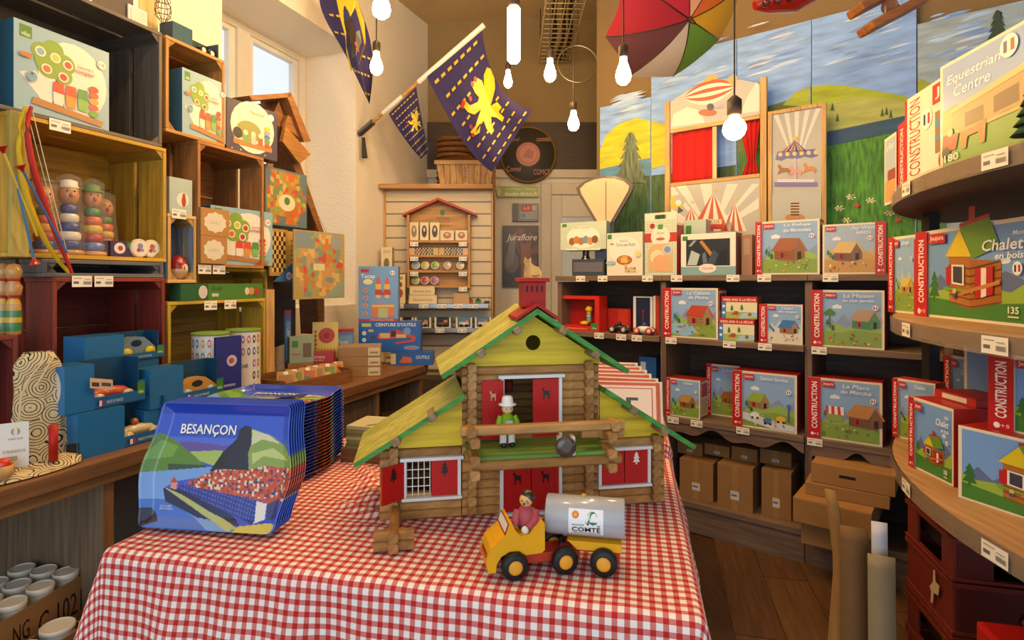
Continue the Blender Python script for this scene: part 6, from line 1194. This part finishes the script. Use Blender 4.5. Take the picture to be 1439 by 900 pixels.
# cartons under the far end and mugs boxes under the near end
for i, (u, of, w_, h_, zz) in enumerate(((556, .12, .13, .16, .3555), (580, .10, .16, .14, .3555), (560, .10, .2, .2, .0005))):
    x, y = at2(u, of); fbx(['upper left carton in the counter shelf', 'upper right carton in the counter shelf', 'lower carton under the counter shelf'][i], x, y, w_, h_, .15, zz, 30, lambda p: p.r(.1, .3, .25, .5, 'c8c4bc'), BC, 'under_counter_carton', 'carton', 'card')
def mugbox(label, u, v, z, w_, d_, h_, rz, nx, ny, zl):
    x, y = u, v; o = T('mug_carton', label, 'carton', (x, y, z), rz); t = .005
    for b in ((-w_ / 2, w_ / 2, 0, t), (-w_ / 2, w_ / 2, d_ - t, d_), (-w_ / 2, -w_ / 2 + t, t, d_ - t), (w_ / 2 - t, w_ / 2, t, d_ - t)): MB().box(*b, 0, h_, '8a6238').build('carton_wall', 'card', o)
    MB().box(-w_ / 2 + t, w_ / 2 - t, t, d_ - t, 0, .006, '7a5630').build('carton_floor', 'card', o)
    if zl: p = PR(w_, h_); p.fn = lambda x, y, k: ((x - .5) * w_, -k - .0004, y * h_); p.t('C 1021', .5, .5, .92, .82, '1c140c').t('NG', .28, .6, .42, .85, '1c140c'); p.build('handwriting', 'print', o)
    k = 0
    for i in range(nx):
        for j in range(ny):
            q = Tr(x, y, z) @ Rz(rz) @ Vector((-w_ / 2 + (i + .5) * w_ / nx, (j + .5) * d_ / ny, .0065)); r = min(w_ / nx, d_ / ny) * .44; c = T('paper_tub', 'white lidded paper tub in the ' + ('handwritten' if zl else 'lower front') + ' carton', 'tub', q, 0, 'lidded tubs in ' + ('the handwritten carton' if zl else 'the lower carton'))
            MB().lathe([(r * .85, 0), (r * .95, h_ * .98)], 'c8beaa', 20).build('tub', 'print', c); MB().lathe([(r * .97, h_ * .985), (r, h_ * .99), (r, h_ * 1.06), (r * .9, h_ * 1.07), (r * .88, h_ * 1.055)], 'd0c8b8', 22).build('lid', 'print', c)
mugbox('open carton of lidded tubs with handwriting under the left counter', -1.285, 1.545, .2405, .32, .22, .2, 83, 4, 3, True)
fbx('plain brown carton underneath the handwritten tub carton', -1.285, 1.545, .32, .24, .22, .0005, 83, None, BC, 'under_counter_carton', 'carton', 'card')
mugbox('lower open carton of lidded tubs at the bottom left edge', -1.185, 1.42, .2005, .30, .09, .17, 83, 3, 1, False)
fbx('plain brown carton underneath the front tub carton', -1.185, 1.42, .30, .2, .09, .0005, 83, None, BC, 'under_counter_carton', 'carton', 'card')
# ================================================================ far end of the shop
SP = Pl(0, 4.27, 0); sy_ = 4.27 / 800
sx0, sx1 = SP.t(540), SP.t(693); zt2 = SP.z(600, 268)
sw_ = T('slatwall_display', 'pale wooden slatwall display stand at the back of the shop', 'display stand', (sx0, 4.27, 0))
wS = sx1 - sx0; bot = SP.z(600, 432)
MB().box(-.02, wS, -.10, .45, zt2, zt2 + .035, 'b08048').build('top_shelf', 'wood_x', sw_, bevel=.003)
MB().box(0, wS, .025, .05, .05, zt2 - .001, 'a89a80').build('backing', 'wood_x', sw_)
pz = 16.85 * sy_; z = zt2 - .002; k = 0
while z > bot - .4:
    MB().box(.012, wS - .014, 0, .02, z - pz + .012, z, 'c8b898').build('slat_board', 'lacquer', sw_)
    MB().box(.012, wS - .014, .006, .022, z - pz + .001, z - pz + .011, '8a8478').build('slot_strip', 'lacquer', sw_); z -= pz
for x in (0, wS - .012): MB().box(x, x + .012, -.02, .45, 0, zt2 - .001, 'b88a4e').build('post', 'wood_z', sw_)
sh1, sh2 = SP.z(600, 426), SP.z(600, 459)
for zz in (sh1, sh2): MB().box(.014, wS - .03, -.16, -.001, zz - .03, zz, 'a8a49c').build('steel_shelf', 'metal', sw_)
MB().box(.014, wS - .014, -.16, .024, 0, .6, '4a3a2c').build('base_cabinet', 'wood_x', sw_)
for u in (567, 600, 625, 647, 667): price(sw_, SP.t(u) - sx0, sh1 - .032, -.162, .065, .03)
for u in (622, 652): price(sw_, SP.t(u) - sx0, sh2 - .032, -.162, .065, .03)
# house shaped shelf on the slatwall
h0 = SP.t(569); hs_ = T('house_shaped_shelf', 'small house shaped wooden shelf with red roof on the slatwall', 'shelf', (SP.t(618), 4.269, SP.z(600, 405)))
px = lambda u, v: (SP.t(u) - SP.t(618), SP.z(600, v) - SP.z(600, 405))
def hbox(u0, u1, v0, v1, y0, y1, c, nm, kd='wood_x'): a, b = px(u0, v1), px(u1, v0); MB().box(a[0], b[0], y0, y1, a[1], b[1], c).build(nm, kd, hs_)
MB().prism([px(576, 405), (px(661, 405)), px(661, 304), px(618, 283), px(576, 304)], -.01, -.001, 'b8884a').build('back_board', 'wood_x', hs_)
for u in (575, 659): hbox(u, u + 3, 304, 405, -.09, -.0105, 'b08044', 'side_board', 'wood_z')
SV = (339, 359, 380, 401)
for v in SV: hbox(578.2, 658.8, v, v + 3.4, -.09, -.0105, 'b08044', 'shelf')
MB().prism([px(569, 306), px(569, 303), px(618, 280.5), px(618, 284)], -.1, 0, 'a8442c').build('roof_board', 'lacquer', hs_); MB().prism([px(618, 284), px(618, 280.5), px(671, 303), px(671, 306)], -.1, 0, 'a8442c').build('roof_board', 'lacquer', hs_)
p = PR(1, 1); p.fn = lambda u, v, k: (*[px(u, v)[0]], -.0104 - k, px(u, v)[1]); p.w = p.h = 1
p.e(622, 299, 3.5, '2c6a3c', 4).t('Les Routes', 613, 309, 631, 304.5, '5a4a24', shear=.2).t('du Comté', 617, 313, 632, 309.5, '5a4a24', shear=.2); p.build('lettering', 'print', hs_)
for v in SV:
    for u in (585, 652): q = px(u, v + 5.5); price(hs_, q[0], q[1] - .015, -.092, .06, .03)
def hloc(u, v, y): return (SP.t(u), 4.27 + y, SP.z(600, v) + .0006)
for i, (u0, u1, vt) in enumerate(((577.5, 590, 314), (592, 604, 314), (606, 619, 314), (620, 639, 325), (641, 658, 325))):
    lb = ['first upright card pack from the left on the house shelf', 'second upright card pack on the house shelf', 'third upright card pack on the house shelf', 'left flat card pack on the house shelf', 'right flat card pack on the house shelf'][i]
    carton('card_pack', lb, hloc((u0 + u1) / 2, 339, -.06), (u1 - u0) * sy_, (339 - vt) * sy_, .02, 0, lambda p, i=i: (p.r(0, 0, 1, 1, 'd8c8a0'), p.e(.5, .5, .3, ['8a7050', '3a2c20', '4a3424', 'a86a3c', 'a06a40'][i], .34), p.e(.5, .6, .12, 'c8b890', .12)), 'box', ['b8a070'] * 6)
for k in range(10):
    c = ['c89878', '5a1c2c', '20242c', '2a2014', 'b89a3c', 'a8904a', '3a2c1c', '1c1814', '24506a', 'c89880'][k]
    carton('cube_puzzle', ['first', 'second', 'third', 'fourth', 'fifth', 'sixth', 'seventh', 'eighth', 'ninth', 'tenth'][k] + ' little checked cube from the left in the row on the house shelf', hloc(581.5 + 8.2 * k, 359, -.075), 7.6 * sy_, 9.5 * sy_, .04, 0, lambda p, c=c: [p.r(0, 0, 1, 1, 'c8b070')] + [p.r(.25 * a, .25 * b, .25 * a + .25, .25 * b + .25, c) for a in range(4) for b in range(4) if (a + b) % 2], 'puzzle', [c] * 6)
for i, (u, v, c) in enumerate(((586, 380, '7a98b0'), (599, 380, 'b0a850'), (613, 380, '7a9a40'), (630, 380, 'a89888'), (648, 380, 'b0a8a0'), (586, 401, '8a9a50'), (599, 401, 'a83c48'), (612, 401, '9a5a80'))):
    o = T('round_tin', ['leftmost blue', 'yellow', 'green', 'brownish', 'pale grey', 'olive', 'red', 'mauve'][i] + ' topped round tin on the ' + ('third' if v == 380 else 'bottom') + ' tier of the house shelf', 'tin', hloc(u, v, -.05)); m = MB(); m.M = Tr(0, 0, 6.2 * sy_) @ Rx(-12); m.lathe([(.0, -.011), (4.6 * sy_, -.011), (4.8 * sy_, -.0105), (5.6 * sy_, -.01), (6 * sy_, -.006), (6 * sy_, .01)], [c, c, 'c8c8c0', 'c8c8c0', 'b0b0a8'], 20, 'y').build('tin', 'gloss', o)
for i, (u0, u1, vt, zz, lb, ar) in enumerate(((579, 617, 414.5, sh1, 'lower long cream domino box on the slatwall shelf', 1), (580, 614, 402.5, sh1 + 11.8 * sy_, 'upper long cream domino box on the slatwall shelf', 1), (558.5, 574, 386, sh1, 'tall cream box with red animals on the slatwall shelf', 2), (541, 556, 349, SP.z(600, 386), 'tall cream box with green print at the slatwall edge', 3), (541, 556, 387, sh1, 'tall pale box under the green printed one', 0), (640, 661, 412, sh1, 'little open wooden crate on the slatwall shelf', 0))):
    w_ = (u1 - u0) * sy_; h_ = (SP.z(600, vt) - zz) - .001
    def ar_(p, a=ar):
        p.r(0, 0, 1, 1, 'd8c8a0' if a else 'b89058')
        if a == 1: p.t('dominos bois', .15, .3, .85, .6, '6a5a3c', shear=.3)
        if a == 2: p.e(.5, .35, .3, 'a84c34', .16).e(.5, .65, .25, '8a4a34', .1).r(.2, .82, .8, .92, 'a88a50')
        if a == 3: p.t('Jeu', .2, .75, .8, .92, '4a7a34').e(.5, .4, .25, '7a6a48', .2)
    carton('wooden_game_box', lb, ((SP.t(u0) + SP.t(u1)) / 2, 4.27 - .13, zz + .0006), w_, h_, .07, 0, ar_, 'box', ['a8905c'] * 6)
for i, (u, c) in enumerate(((664, 'a83424'), (675, '4a7a34'), (687, '2c3c6a'))):
    o = T('tiny_toy_house', ['red', 'green', 'blue'][i] + ' tiny toy house figure at the right of the slatwall shelf', 'toy', (SP.t(u) - .01, 4.14, sh1 + .0006)); MB().box(-.02, .02, 0, .03, 0, .02, c).prism([(-.024, .02), (.024, .02), (0, .04)], 0, .03, ['3a5a34', '2a3a2c', 'c8b890'][i]).build('house', 'lacquer', o)
for i, u in enumerate((556, 576, 598, 625, 654, 680)):
    w_ = (18 if i < 2 else 22) * sy_; h_ = 14 * sy_; lb = ['first', 'second', 'third', 'fourth', 'fifth', 'sixth'][i] + ' boxed toy lorry from the left on the lower steel shelf'
    o = T('boxed_toy_lorry', lb, 'toy truck', (SP.t(u), 4.27 - .13, sh2 + .0006)); m = MB().box(-w_ / 2, w_ / 2, .06, .065, 0, h_, ['2a3a48', '2a2c34', '4a6a80', '2a3040', '5a8ab0', '5a8ab0'][i]).box(-w_ / 2, w_ / 2, 0, .06, 0, .004, 'd8d4cc').box(-w_ / 2, -w_ / 2 + .012, 0, .06, .004, h_, 'd8d4cc').box(w_ / 2 - .012, w_ / 2, 0, .06, .004, h_, 'd0d0c8'); m.build('carton', 'print', o)
    MB().box(-w_ * .3, w_ * .28, .015, .045, .018, .04, ['8a5a34', '9a6a44', 'c09a7a', '6a5240', 'd0ccc0', 'd0ccc0'][i]).box(w_ * .05, w_ * .28, .015, .045, .04, .055, 'b88a68').build('lorry', 'lacquer', o)
    for x in (-w_ * .18, w_ * .16): MB().lathe([(0, 0), (.011, 0), (.011, .006)], '1c1a18', 12, 'y').build('wheel', 'lacquer', o, (x, .009, .0155))
# basket, wooden lid, wicker and cheese sign above
zt3 = zt2 + .0356
o = T('chip_basket', 'slatted wooden fruit basket on top of the slatwall display', 'basket', (SP.t(653), 4.36, zt3)); hb_ = 38 * sy_
for k in range(9):
    a = -1 + 2 * k / 9; b = a + 2 / 9 * .92; MB().add([(a * .19, 0, 0), (b * .19, 0, 0), (b * .225, -.035, hb_), (a * .225, -.035, hb_), (a * .19, .006, 0), (b * .19, .006, 0), (b * .225, -.029, hb_), (a * .225, -.029, hb_)], [(0, 1, 2, 3), (7, 6, 5, 4), (0, 3, 7, 4), (1, 5, 6, 2), (3, 2, 6, 7), (0, 4, 5, 1)], ['c89a58', 'ba8c4c'][k % 2]).build('slat', 'wood_z', o)
MB().box(-.235, .235, -.046, -.036, hb_ - .03, hb_, 'c49858').build('rim', 'wood_x', o); MB().box(-.20, .20, -.008, -.001, .0, .02, 'a8783c').build('lower_band', 'wood_x', o); MB().box(-.19, .19, .01, .2, 0, .01, 'a07238').build('base', 'wood_x', o); MB().box(-.225, .225, .2, .208, 0, hb_, 'a07238').build('back', 'wood_x', o)
for x in (-.2, .195): MB().box(x, x + .006, .01, .2, .0105, hb_, 'a07238').build('end', 'wood_y', o)
p = PR(1, 1); p.fn = lambda x, y, k: (-.03 + .06 * x, -.032 - k * 1 - .012 * y - .004, .04 + .12 * y); p.t('FRUIT', .3, .05, .7, .95, '7a4a24', rot=1); p.build('stencil', 'print', o)
o = T('oval_wooden_tray', 'oval brown wooden tray propped behind the basket', 'tray', (SP.t(640), 4.64, zt3)); m = MB(); m.M = Tr(0, 0, .22) @ Rx(55) @ Matrix.Diagonal((1.3, 1, 1, 1)); m.lathe([(0, -.01), (.12, -.01), (.125, .0), (.12, .012), (0, .012)], '7a4a24', 28).build('tray', 'wood_x', o); MB().box(-.05, .05, -.02, .05, 0, .2, '6a4020').build('stand', 'wood_z', o)
o = T('wicker_basket', 'brown wicker basket with upright weave behind the flags', 'basket', (SP.t(628), 4.80, zt3))
for k in range(11): MB().tube([(.13 * math.cos(j * .393) * (1 + .03 * (k % 2)), .09 * math.sin(j * .393), .02 + .045 * k) for j in range(17)], .02, '8a5a2c', 6).build('weave', 'wood_x', o)
MB().box(-.2, .2, -.1, .1, -zt3, 0, '6a4a2c').build('pedestal', 'wood_x', o)
BYW = Pl(0, BY - .04, 0); bs = (BY - .04) / 800
o = T('cheese_wheel_sign', 'round dark cheese wheel sign with orange centre high on the back wall', 'sign', (BYW.t(742), BY - .04, BYW.z(742, 218))); r = 40 * bs
m = MB(); m.lathe([(0, -.03), (r * .93, -.03), (r, -.02), (r, .03)], ['2e2a20', '8a6428', '7a5824'], 40, 'y').build('wheel', 'lacquer', o)
p = PR(1, 1); p.fn = lambda x, y, k: (x * r, -.0305 - k, y * r); p.w = p.h = 1
p.e(0, 0, .42, 'a8543c').e(0, .02, .3, 'b8684c').p([(-.2, -.1), (0, .2), (.2, .1), (.15, -.15)], 'a04c38').e(0, 0, .0, 'a8543c')
p.t('COMICE', .2, -.72, .75, -.52, 'a8603c').t('Comté', -.75, -.6, -.25, -.42, 'a8603c', shear=.2).t('comité', .3, .45, .78, .62, 'a8603c', shear=.2).t('Label', -.72, .45, -.3, .6, '8a5a3c', shear=.2); p.build('label_print', 'print', o)
def wallp(name, label, cat, u0, u1, vt, vb, art, col, d=.01):
    loc, w_, h_ = BYW.fit(u0, u1, vt, vb); return carton(name, label, loc, w_, h_, d, 0, art, cat, [col] * 6)
wallp('green_sign', 'green and white web address sign on the back wall', 'sign', 699, 757, 262, 277, lambda p: p.r(0, 0, 1, 1, '8a9a2c').t('8 rue Pasteur - Besançon', .2, .62, .95, .85, 'd8dcc0').t('doubs-direct.fr', .18, .12, .98, .5, 'e4e4d4', .01).e(.03, .5, .06, 'c8b890', .4), '8a9a2c')
def jur(p):
    p.r(0, 0, 1, 1, '3a1c10')
    for k in range(9): p.p([(.5 + .5 * math.cos(k * .7), .55 + .4 * math.sin(k * .7)), (.5 + .5 * math.cos(k * .7 + .35), .55 + .4 * math.sin(k * .7 + .35)), (.55, .5)], '6a3018')
    p.r(.52, .12, .78, .7, '7a4018').p([(.0, .0), (.45, .1), (.5, .5), (.2, .95), (0, .9)], '2a1610').e(.25, .4, .2, '5a4a44', .18).p([(.1, .3), (.3, .35), (.4, .9), (.2, .8)], '6a605c').t('Juraflore', .1, .72, .95, .86, 'dcd4c8', .005, shear=.3)
wallp('cheese_poster', 'dark brown poster with white script lettering on the back wall', 'poster', 706, 757, 317, 403, jur, '3a1c10')
o = wallp('digital_display', 'grey wall terminal with red digits below the green sign', 'device', 720, 757, 286, 311, lambda p: p.r(0, 0, 1, 1, '6a6660').r(0, 0, .22, 1, '2a2826').r(.3, .12, .95, .55, '8a8882').r(.38, .56, .7, .9, '1a0808').e(.42, .3, .08, '3a6aa0').r(.75, .6, .93, .88, 'a8a49c'), '4a4844', .05)
loc, w_, h_ = BYW.fit(720, 757, 286, 311); p = PR(w_, h_, step=.0004); p.fn = lambda x, y, k: ((x - .5) * w_, -k - .008, y * h_); p.t('6.0', .42, .62, .66, .84, 'e0201c', .02); p.build('red_digits', 'led', o)
# ================================================================ flags on the left wall
fb = LW.at(503) + (LW.z(503, 190),); nW = (-LW.n[0], -LW.n[1]); tip = (fb[0] + nW[0] * .944, fb[1] + nW[1] * .944); tipz = CAMZ + 360 / 800 * tip[1]
def wp(u, v, Y): return (K(u) * Y, Y, CAMZ - (v - 395) / 800 * Y)
o = T('flag_pole', 'white and wooden flag pole slanting out from the left wall', 'flag pole', fb); pv = Vector((tip[0] - fb[0], tip[1] - fb[1], tipz - fb[2]))
MB().tube([tuple(pv * .03), tuple(pv * .42)], .012, 'b8864a', 10).build('wooden_pole', 'wood_x', o); MB().tube([tuple(pv * .21), tuple(pv * .37)], .016, 'd8d4cc', 10).build('sleeve', 'lacquer', o); MB().tube([tuple(pv * .50), tuple(pv)], .018, 'd8d4cc', 10).build('sleeve', 'lacquer', o); MB().tube([tuple(pv * .42), tuple(pv * .5)], .012, 'b8864a', 10).build('wooden_pole', 'wood_x', o)
MB().tube([(.012, -.004, .008), tuple(pv * .13)], .022, '7a7468', 12).build('holder', 'metal', o); MB().tube([(.04, -.01, -.02), (.05, -.01, -.16)], [.012, .02], '3a3028', 6).build('tassel', 'cloth', o)
def bzp(P, t):
    q = [Vector(p) for p in P]
    while len(q) > 1: q = [q[k].lerp(q[k + 1], t) for k in range(len(q) - 1)]
    return q[0]
NV = '2c2452'
def flag(label, L_, R_, Ya, Yb, amp, nd, lion=None, shield=None, name='flag', fr=9, dl=.036):
    def pix(a, b): l, r = bzp(L_, b), bzp(R_, b); return l.lerp(r, a)
    def pos(a, b, k=0): q = pix(a, b); Y = Ya + (Yb - Ya) * a + amp * b * math.sin(fr * a + 3 * b) - k; return wp(q[0], q[1], Y)
    o = T(name, label, 'flag', pos(.5, 0)); o0 = Vector(pos(.5, 0)); f = lambda a, b, k=0: tuple(Vector(pos(a, b, k)) - o0)
    MB().grid(f, 24, 24, NV).build('cloth', 'cloth', o)
    GR_ = [(a / 40, b / 40, pix(a / 40, b / 40)) for a in range(41) for b in range(41)]
    def inv(u, v):
        a, b = min(GR_, key=lambda g: (g[2][0] - u) ** 2 + (g[2][1] - v) ** 2)[:2]; st_ = .0125
        while st_ > .0005:
            c = min(((a + i * st_, b + j * st_) for i in (-1, 0, 1) for j in (-1, 0, 1)), key=lambda g: (pix(*g)[0] - u) ** 2 + (pix(*g)[1] - v) ** 2)
            if c == (a, b): st_ /= 2
            a, b = c
        return a, b
    p = PR(1, 1, .0012); p.fn = lambda a, b, k: f(a, b, k + .004)
    cnt = 0
    for j in range(nd):
        for i in range(nd - 1):
            a = (i + .5 + .5 * (j % 2)) / nd + .04; b = (j + .5) / nd
            q = pix(a, b)
            if a > .97 or (lion and inside(q[0], q[1], lion[0])) or (shield and inside(q[0], q[1], shield)): continue
            p.k = 1; p.p([(a - dl, b - .010), (a + dl, b - .010), (a + dl, b + .010), (a - dl, b + .010)], 'c0a018')
    if shield: p.k = 2; p.p([inv(*q) for q in shield], 'c0a41c')
    if lion:
        p.k = 3; c = 'c4b01c' if not shield else '2a1c14'; p.p([inv(*q) for q in lion[0]], c)
        for u, v in lion[1]:
            a, b = inv(u, v); p.e(a, b, .03, 'a8301c', .022, 8)
    p.build('emblem', 'print', o); return o
lz = lambda L, s=3.6, x=560, y=0: [(x + a / s, y + b / s) for a, b in L]
LION = [(519, 262), (520, 245), (533, 234), (547, 242), (553, 262), (552, 225), (562, 202), (572, 206), (584, 235), (586, 265), (578, 300), (572, 318), (592, 306), (606, 322), (596, 336), (613, 352), (608, 366), (590, 352), (574, 350), (576, 372), (583, 392), (575, 404), (560, 386), (552, 362), (542, 378), (540, 398), (522, 408), (512, 396), (528, 376), (535, 352), (544, 328), (524, 344), (504, 336), (488, 316), (496, 302), (512, 316), (534, 306), (538, 292), (526, 278)]
flag('large purple flag with yellow bars and rampant yellow lion on the slanting pole', [(600, 108), (636, 180), (662, 222), (691, 242)], [(677, 38), (684, 108), (712, 150), (749, 154)], 3.76, 3.645, .035, 8, (lz(LION, 2.133, 421), lz([(518, 252), (527, 238), (492, 308), (488, 318), (512, 296), (514, 380), (520, 405)], 2.133, 421)))
LI2 = [(575 + (u - 680) * .32 + 8, 172 + (v - 150) * .32) for u, v in lz(LION, 2.133, 421)]
flag('small purple flag with tiny yellow lion lower on the slanting pole', [(546, 160), (566, 195), (592, 224)], [(585, 122), (592, 170), (603, 212)], 3.87, 3.78, .03, 9, (LI2, [(572, 172), (571, 178)]))
SHD = [(472, -4), (500, -4), (512, 30), (514, 60), (505, 90), (493, 100), (487, 75), (485, 50), (478, 25)]
LI3 = [(484, 30), (494, 25), (500, 45), (506, 42), (508, 60), (500, 80), (494, 82), (494, 64), (488, 58), (490, 46)]
flag('purple flag with yellow shield and black eagle hanging at the top left', [(449, -30), (440, 36), (478, 40), (495, 100), (519, 146)], [(488, -30), (520, 40), (530, 70), (524, 110), (519.5, 146)], 3.25, 3.2, .05, 6, (LI3, [(500, 62), (503, 70)]), SHD, fr=7, dl=.05)
# ================================================================ hanging bulbs
def bulb(label, u, v, r, Y, kind='pear', hpx=None):
    x, _, z = wp(u, v, Y); s = Y / 800; o = T('hanging_bulb', label, 'lamp', (x, Y, z)); R_ = r * s
    if kind == 'globe': pr = [(.35 * R_, 1.1 * R_)] + [(R_ * math.sin(a), R_ * math.cos(a)) for a in (.5, .9, 1.3, 1.7, 2.1, 2.5, 2.9)] + [(0, -R_)]; top = 1.1 * R_
    elif kind == 'tube': H = hpx * s / 2; pr = [(.55 * R_, H), (R_, H * .94), (R_, -H * .9), (.7 * R_, -H), (0, -H)]; top = H
    else: H = hpx * s / 2; pr = [(.42 * R_, H), (.5 * R_, H * .6), (.9 * R_, -.05 * H), (R_, -.4 * H), (.85 * R_, -.75 * H), (.45 * R_, -.96 * H), (0, -H)]; top = H
    pr = list(reversed(pr)); MB().lathe(pr, (1.0, .80, .50), 14).build('glass_bulb', 'lit', o)
    MB().lathe([(.5 * R_ if kind != 'tube' else .8 * R_, top + .001), (.62 * R_ if kind != 'tube' else .95 * R_, top + .006), (.62 * R_ if kind != 'tube' else .95 * R_, top + 1.4 * R_), (.2 * R_, top + 1.8 * R_)], '2c2018', 14).build('socket', 'lacquer', o)
    zc_ = CEIL + .28 * max(0, 1 - ((x - .2) / 2.2) ** 2) - z
    MB().tube([(0, 0, top + 1.7 * R_), (0, 0, zc_)], .003, '241a14', 6).build('cord', 'lacquer', o)
bulb('round globe bulb hanging before the puppet theatre', 1032, 181, 16, 2.0, 'globe')
bulb('pear shaped bulb hanging below the umbrella edge', 876, 100, 11, 1.95, hpx=38)
bulb('pear shaped bulb hanging lowest in the middle before the dark timber', 806, 170, 8, 2.9, hpx=28)
bulb('pear shaped bulb beside the cable tray', 773, 99, 8.5, 2.8, hpx=32)
bulb('small far bulb right below the long tube bulb', 714, 111, 6, 3.4, hpx=25)
bulb('long tubular bulb hanging at the top centre', 722, 49, 9, 2.3, 'tube', hpx=78)
bulb('pear shaped bulb in front of the left wall flag', 529, 89, 9, 2.7, hpx=32)
bulb('large bulb cut by the top edge above the left bulb', 536, 6, 13, 2.2, hpx=40)
# ================================================================ cable tray, hoop, umbrella, plane
o = T('cable_tray', 'wire mesh cable tray running along the ceiling', 'cable tray', (.36, 0, 3.18))
for x in (-.13, -.065, 0, .065, .13):
    for zz in ((0, .06) if abs(x) > .1 else (0,)): MB().tube([(x, 3.0, zz), (x, 4.85, zz)], .005, 'b8a478', 5).build('rod', 'lacquer', o)
for k in range(24): y = 3.05 + k * .078; MB().tube([(-.13, y, .06), (-.13, y, 0), (.13, y, 0), (.13, y, .06)], .004, 'b8a478', 5).build('cross_wire', 'lacquer', o)
for x, r in ((-.05, .018), (.02, .014), (.07, .02)): MB().tube([(x + .02 * math.sin(k), 3.0 + .185 * k, .025) for k in range(11)], r, '2a221a', 6).build('cable', 'lacquer', o)
for y in (3.3, 4.6): MB().tube([(-.13, y, .06), (-.13, y, .33)], .004, '6a5a40', 5).build('hanger', 'metal', o)
x, _, z = wp(812, 90, 4.2); o = T('glass_hoop', 'shiny round hoop hanging behind the cable tray', 'hoop', (x, 4.2, z)); MB().tube([(.148 * math.cos(k * .2618), .03 * math.sin(k * .2618), .148 * math.sin(k * .2618)) for k in range(25)], .006, 'd0c09a', 6).build('ring', 'metal', o); MB().tube([(0, 0, .148), (0, 0, .55)], .002, '4a3a2a', 5).build('cord', 'lacquer', o)
x, _, z = wp(969, 27, 2.35); o = T('umbrella', 'open rainbow umbrella hanging upside of the ceiling with its tip toward the room', 'umbrella', (x, 2.35, z)); o['label'] = 'open rainbow coloured umbrella hanging under the ceiling'
n_ = Vector((.35, -.62, -.70)).normalized(); e1 = Vector((1, 0, 0)) - n_ * n_[0]; e1.normalize(); e2 = n_.cross(e1) * -1
if e2[2] < 0: e2 = -e2
UC = ['c89a1c', 'c8641c', 'd89a7a', 'a81c34', '96182c', '5a3038', 'b8b0a8', '5a8a2c']
def up(a, r): sag = .11 * r * r; return tuple(e1 * (r * .33 * math.cos(R(a))) + e2 * (r * .33 * math.sin(R(a))) - n_ * sag)
for k, a0_ in enumerate((-45, 0, 45, 90, 135, 180, 225, 270)):
    a0_ += 12
    def un(a, b, a0_=a0_): sc = 1 - .10 * b * math.sin(math.pi * a); return up(a0_ + 45 * a, max(b, .01) * sc)
    MB().grid(un, 8, 8, UC[k]).build('canopy_segment', 'cloth', o)
    MB().tube([up(a0_, r / 6) for r in range(7)], .003, '4a4038', 5).build('rib', 'metal', o)
MB().tube([tuple(n_ * .03), tuple(n_ * -.5)], .006, '3a2c20', 8).build('shaft', 'lacquer', o); MB().tube([(0, 0, 0), tuple(n_ * .04)], [.012, .006], '3a2418', 8).build('tip', 'lacquer', o)
x, _, z = wp(1250, 14, 2.3); o = T('wooden_biplane', 'wooden toy biplane hanging before the painted sky', 'toy plane', (x, 2.3, z), 0)
for (du, dv, L, an) in ((2, 10, .27, 28), (-20, -12, .22, 28)): m = MB(); m.M = Tr(du * 2.3 / 800, 0, -dv * 2.3 / 800) @ Ry(-an) ; m.box(-L / 2, L / 2, -.07, .03, -.018, .018, '8a5224'); m.build('wing', 'wood_x', o, bevel=.008)
MB().tube([(-.02, -.03, .0), (.10, .12, .05), (.18, .25, .08)], [.03, .026, .012], '8a5224', 12).build('fuselage', 'wood_x', o); MB().tube([(-.03, -.02, .02), (-.03, -.02, -.03)], .004, 'c8b080', 6).build('strut', 'wood_x', o); MB().tube([(.05, 0, .02), (.05, 0, 1.1)], .001, 'c8c0b0', 4).build('wire', 'metal', o)
x, _, z = wp(1102, 2, 2.5); o = T('red_hanging_toy', 'red toy vehicle hanging at the top edge above the mural', 'toy', (x, 2.5, z)); MB().tube([(-.13, 0, -.02), (-.08, 0, .0), (.05, 0, .01), (.15, 0, .03)], [.02, .05, .055, .02], '9a1c14', 12).build('body', 'gloss', o)
for k in range(5): MB().ball((-.1 + .05 * k, -.045, -.03 + .01 * k), .018, '5a1410', 10).build('fitting', 'gloss', o)
MB().tube([(0, 0, .04), (0, 0, .9)], .001, 'c8c0b0', 4).build('wire', 'metal', o)
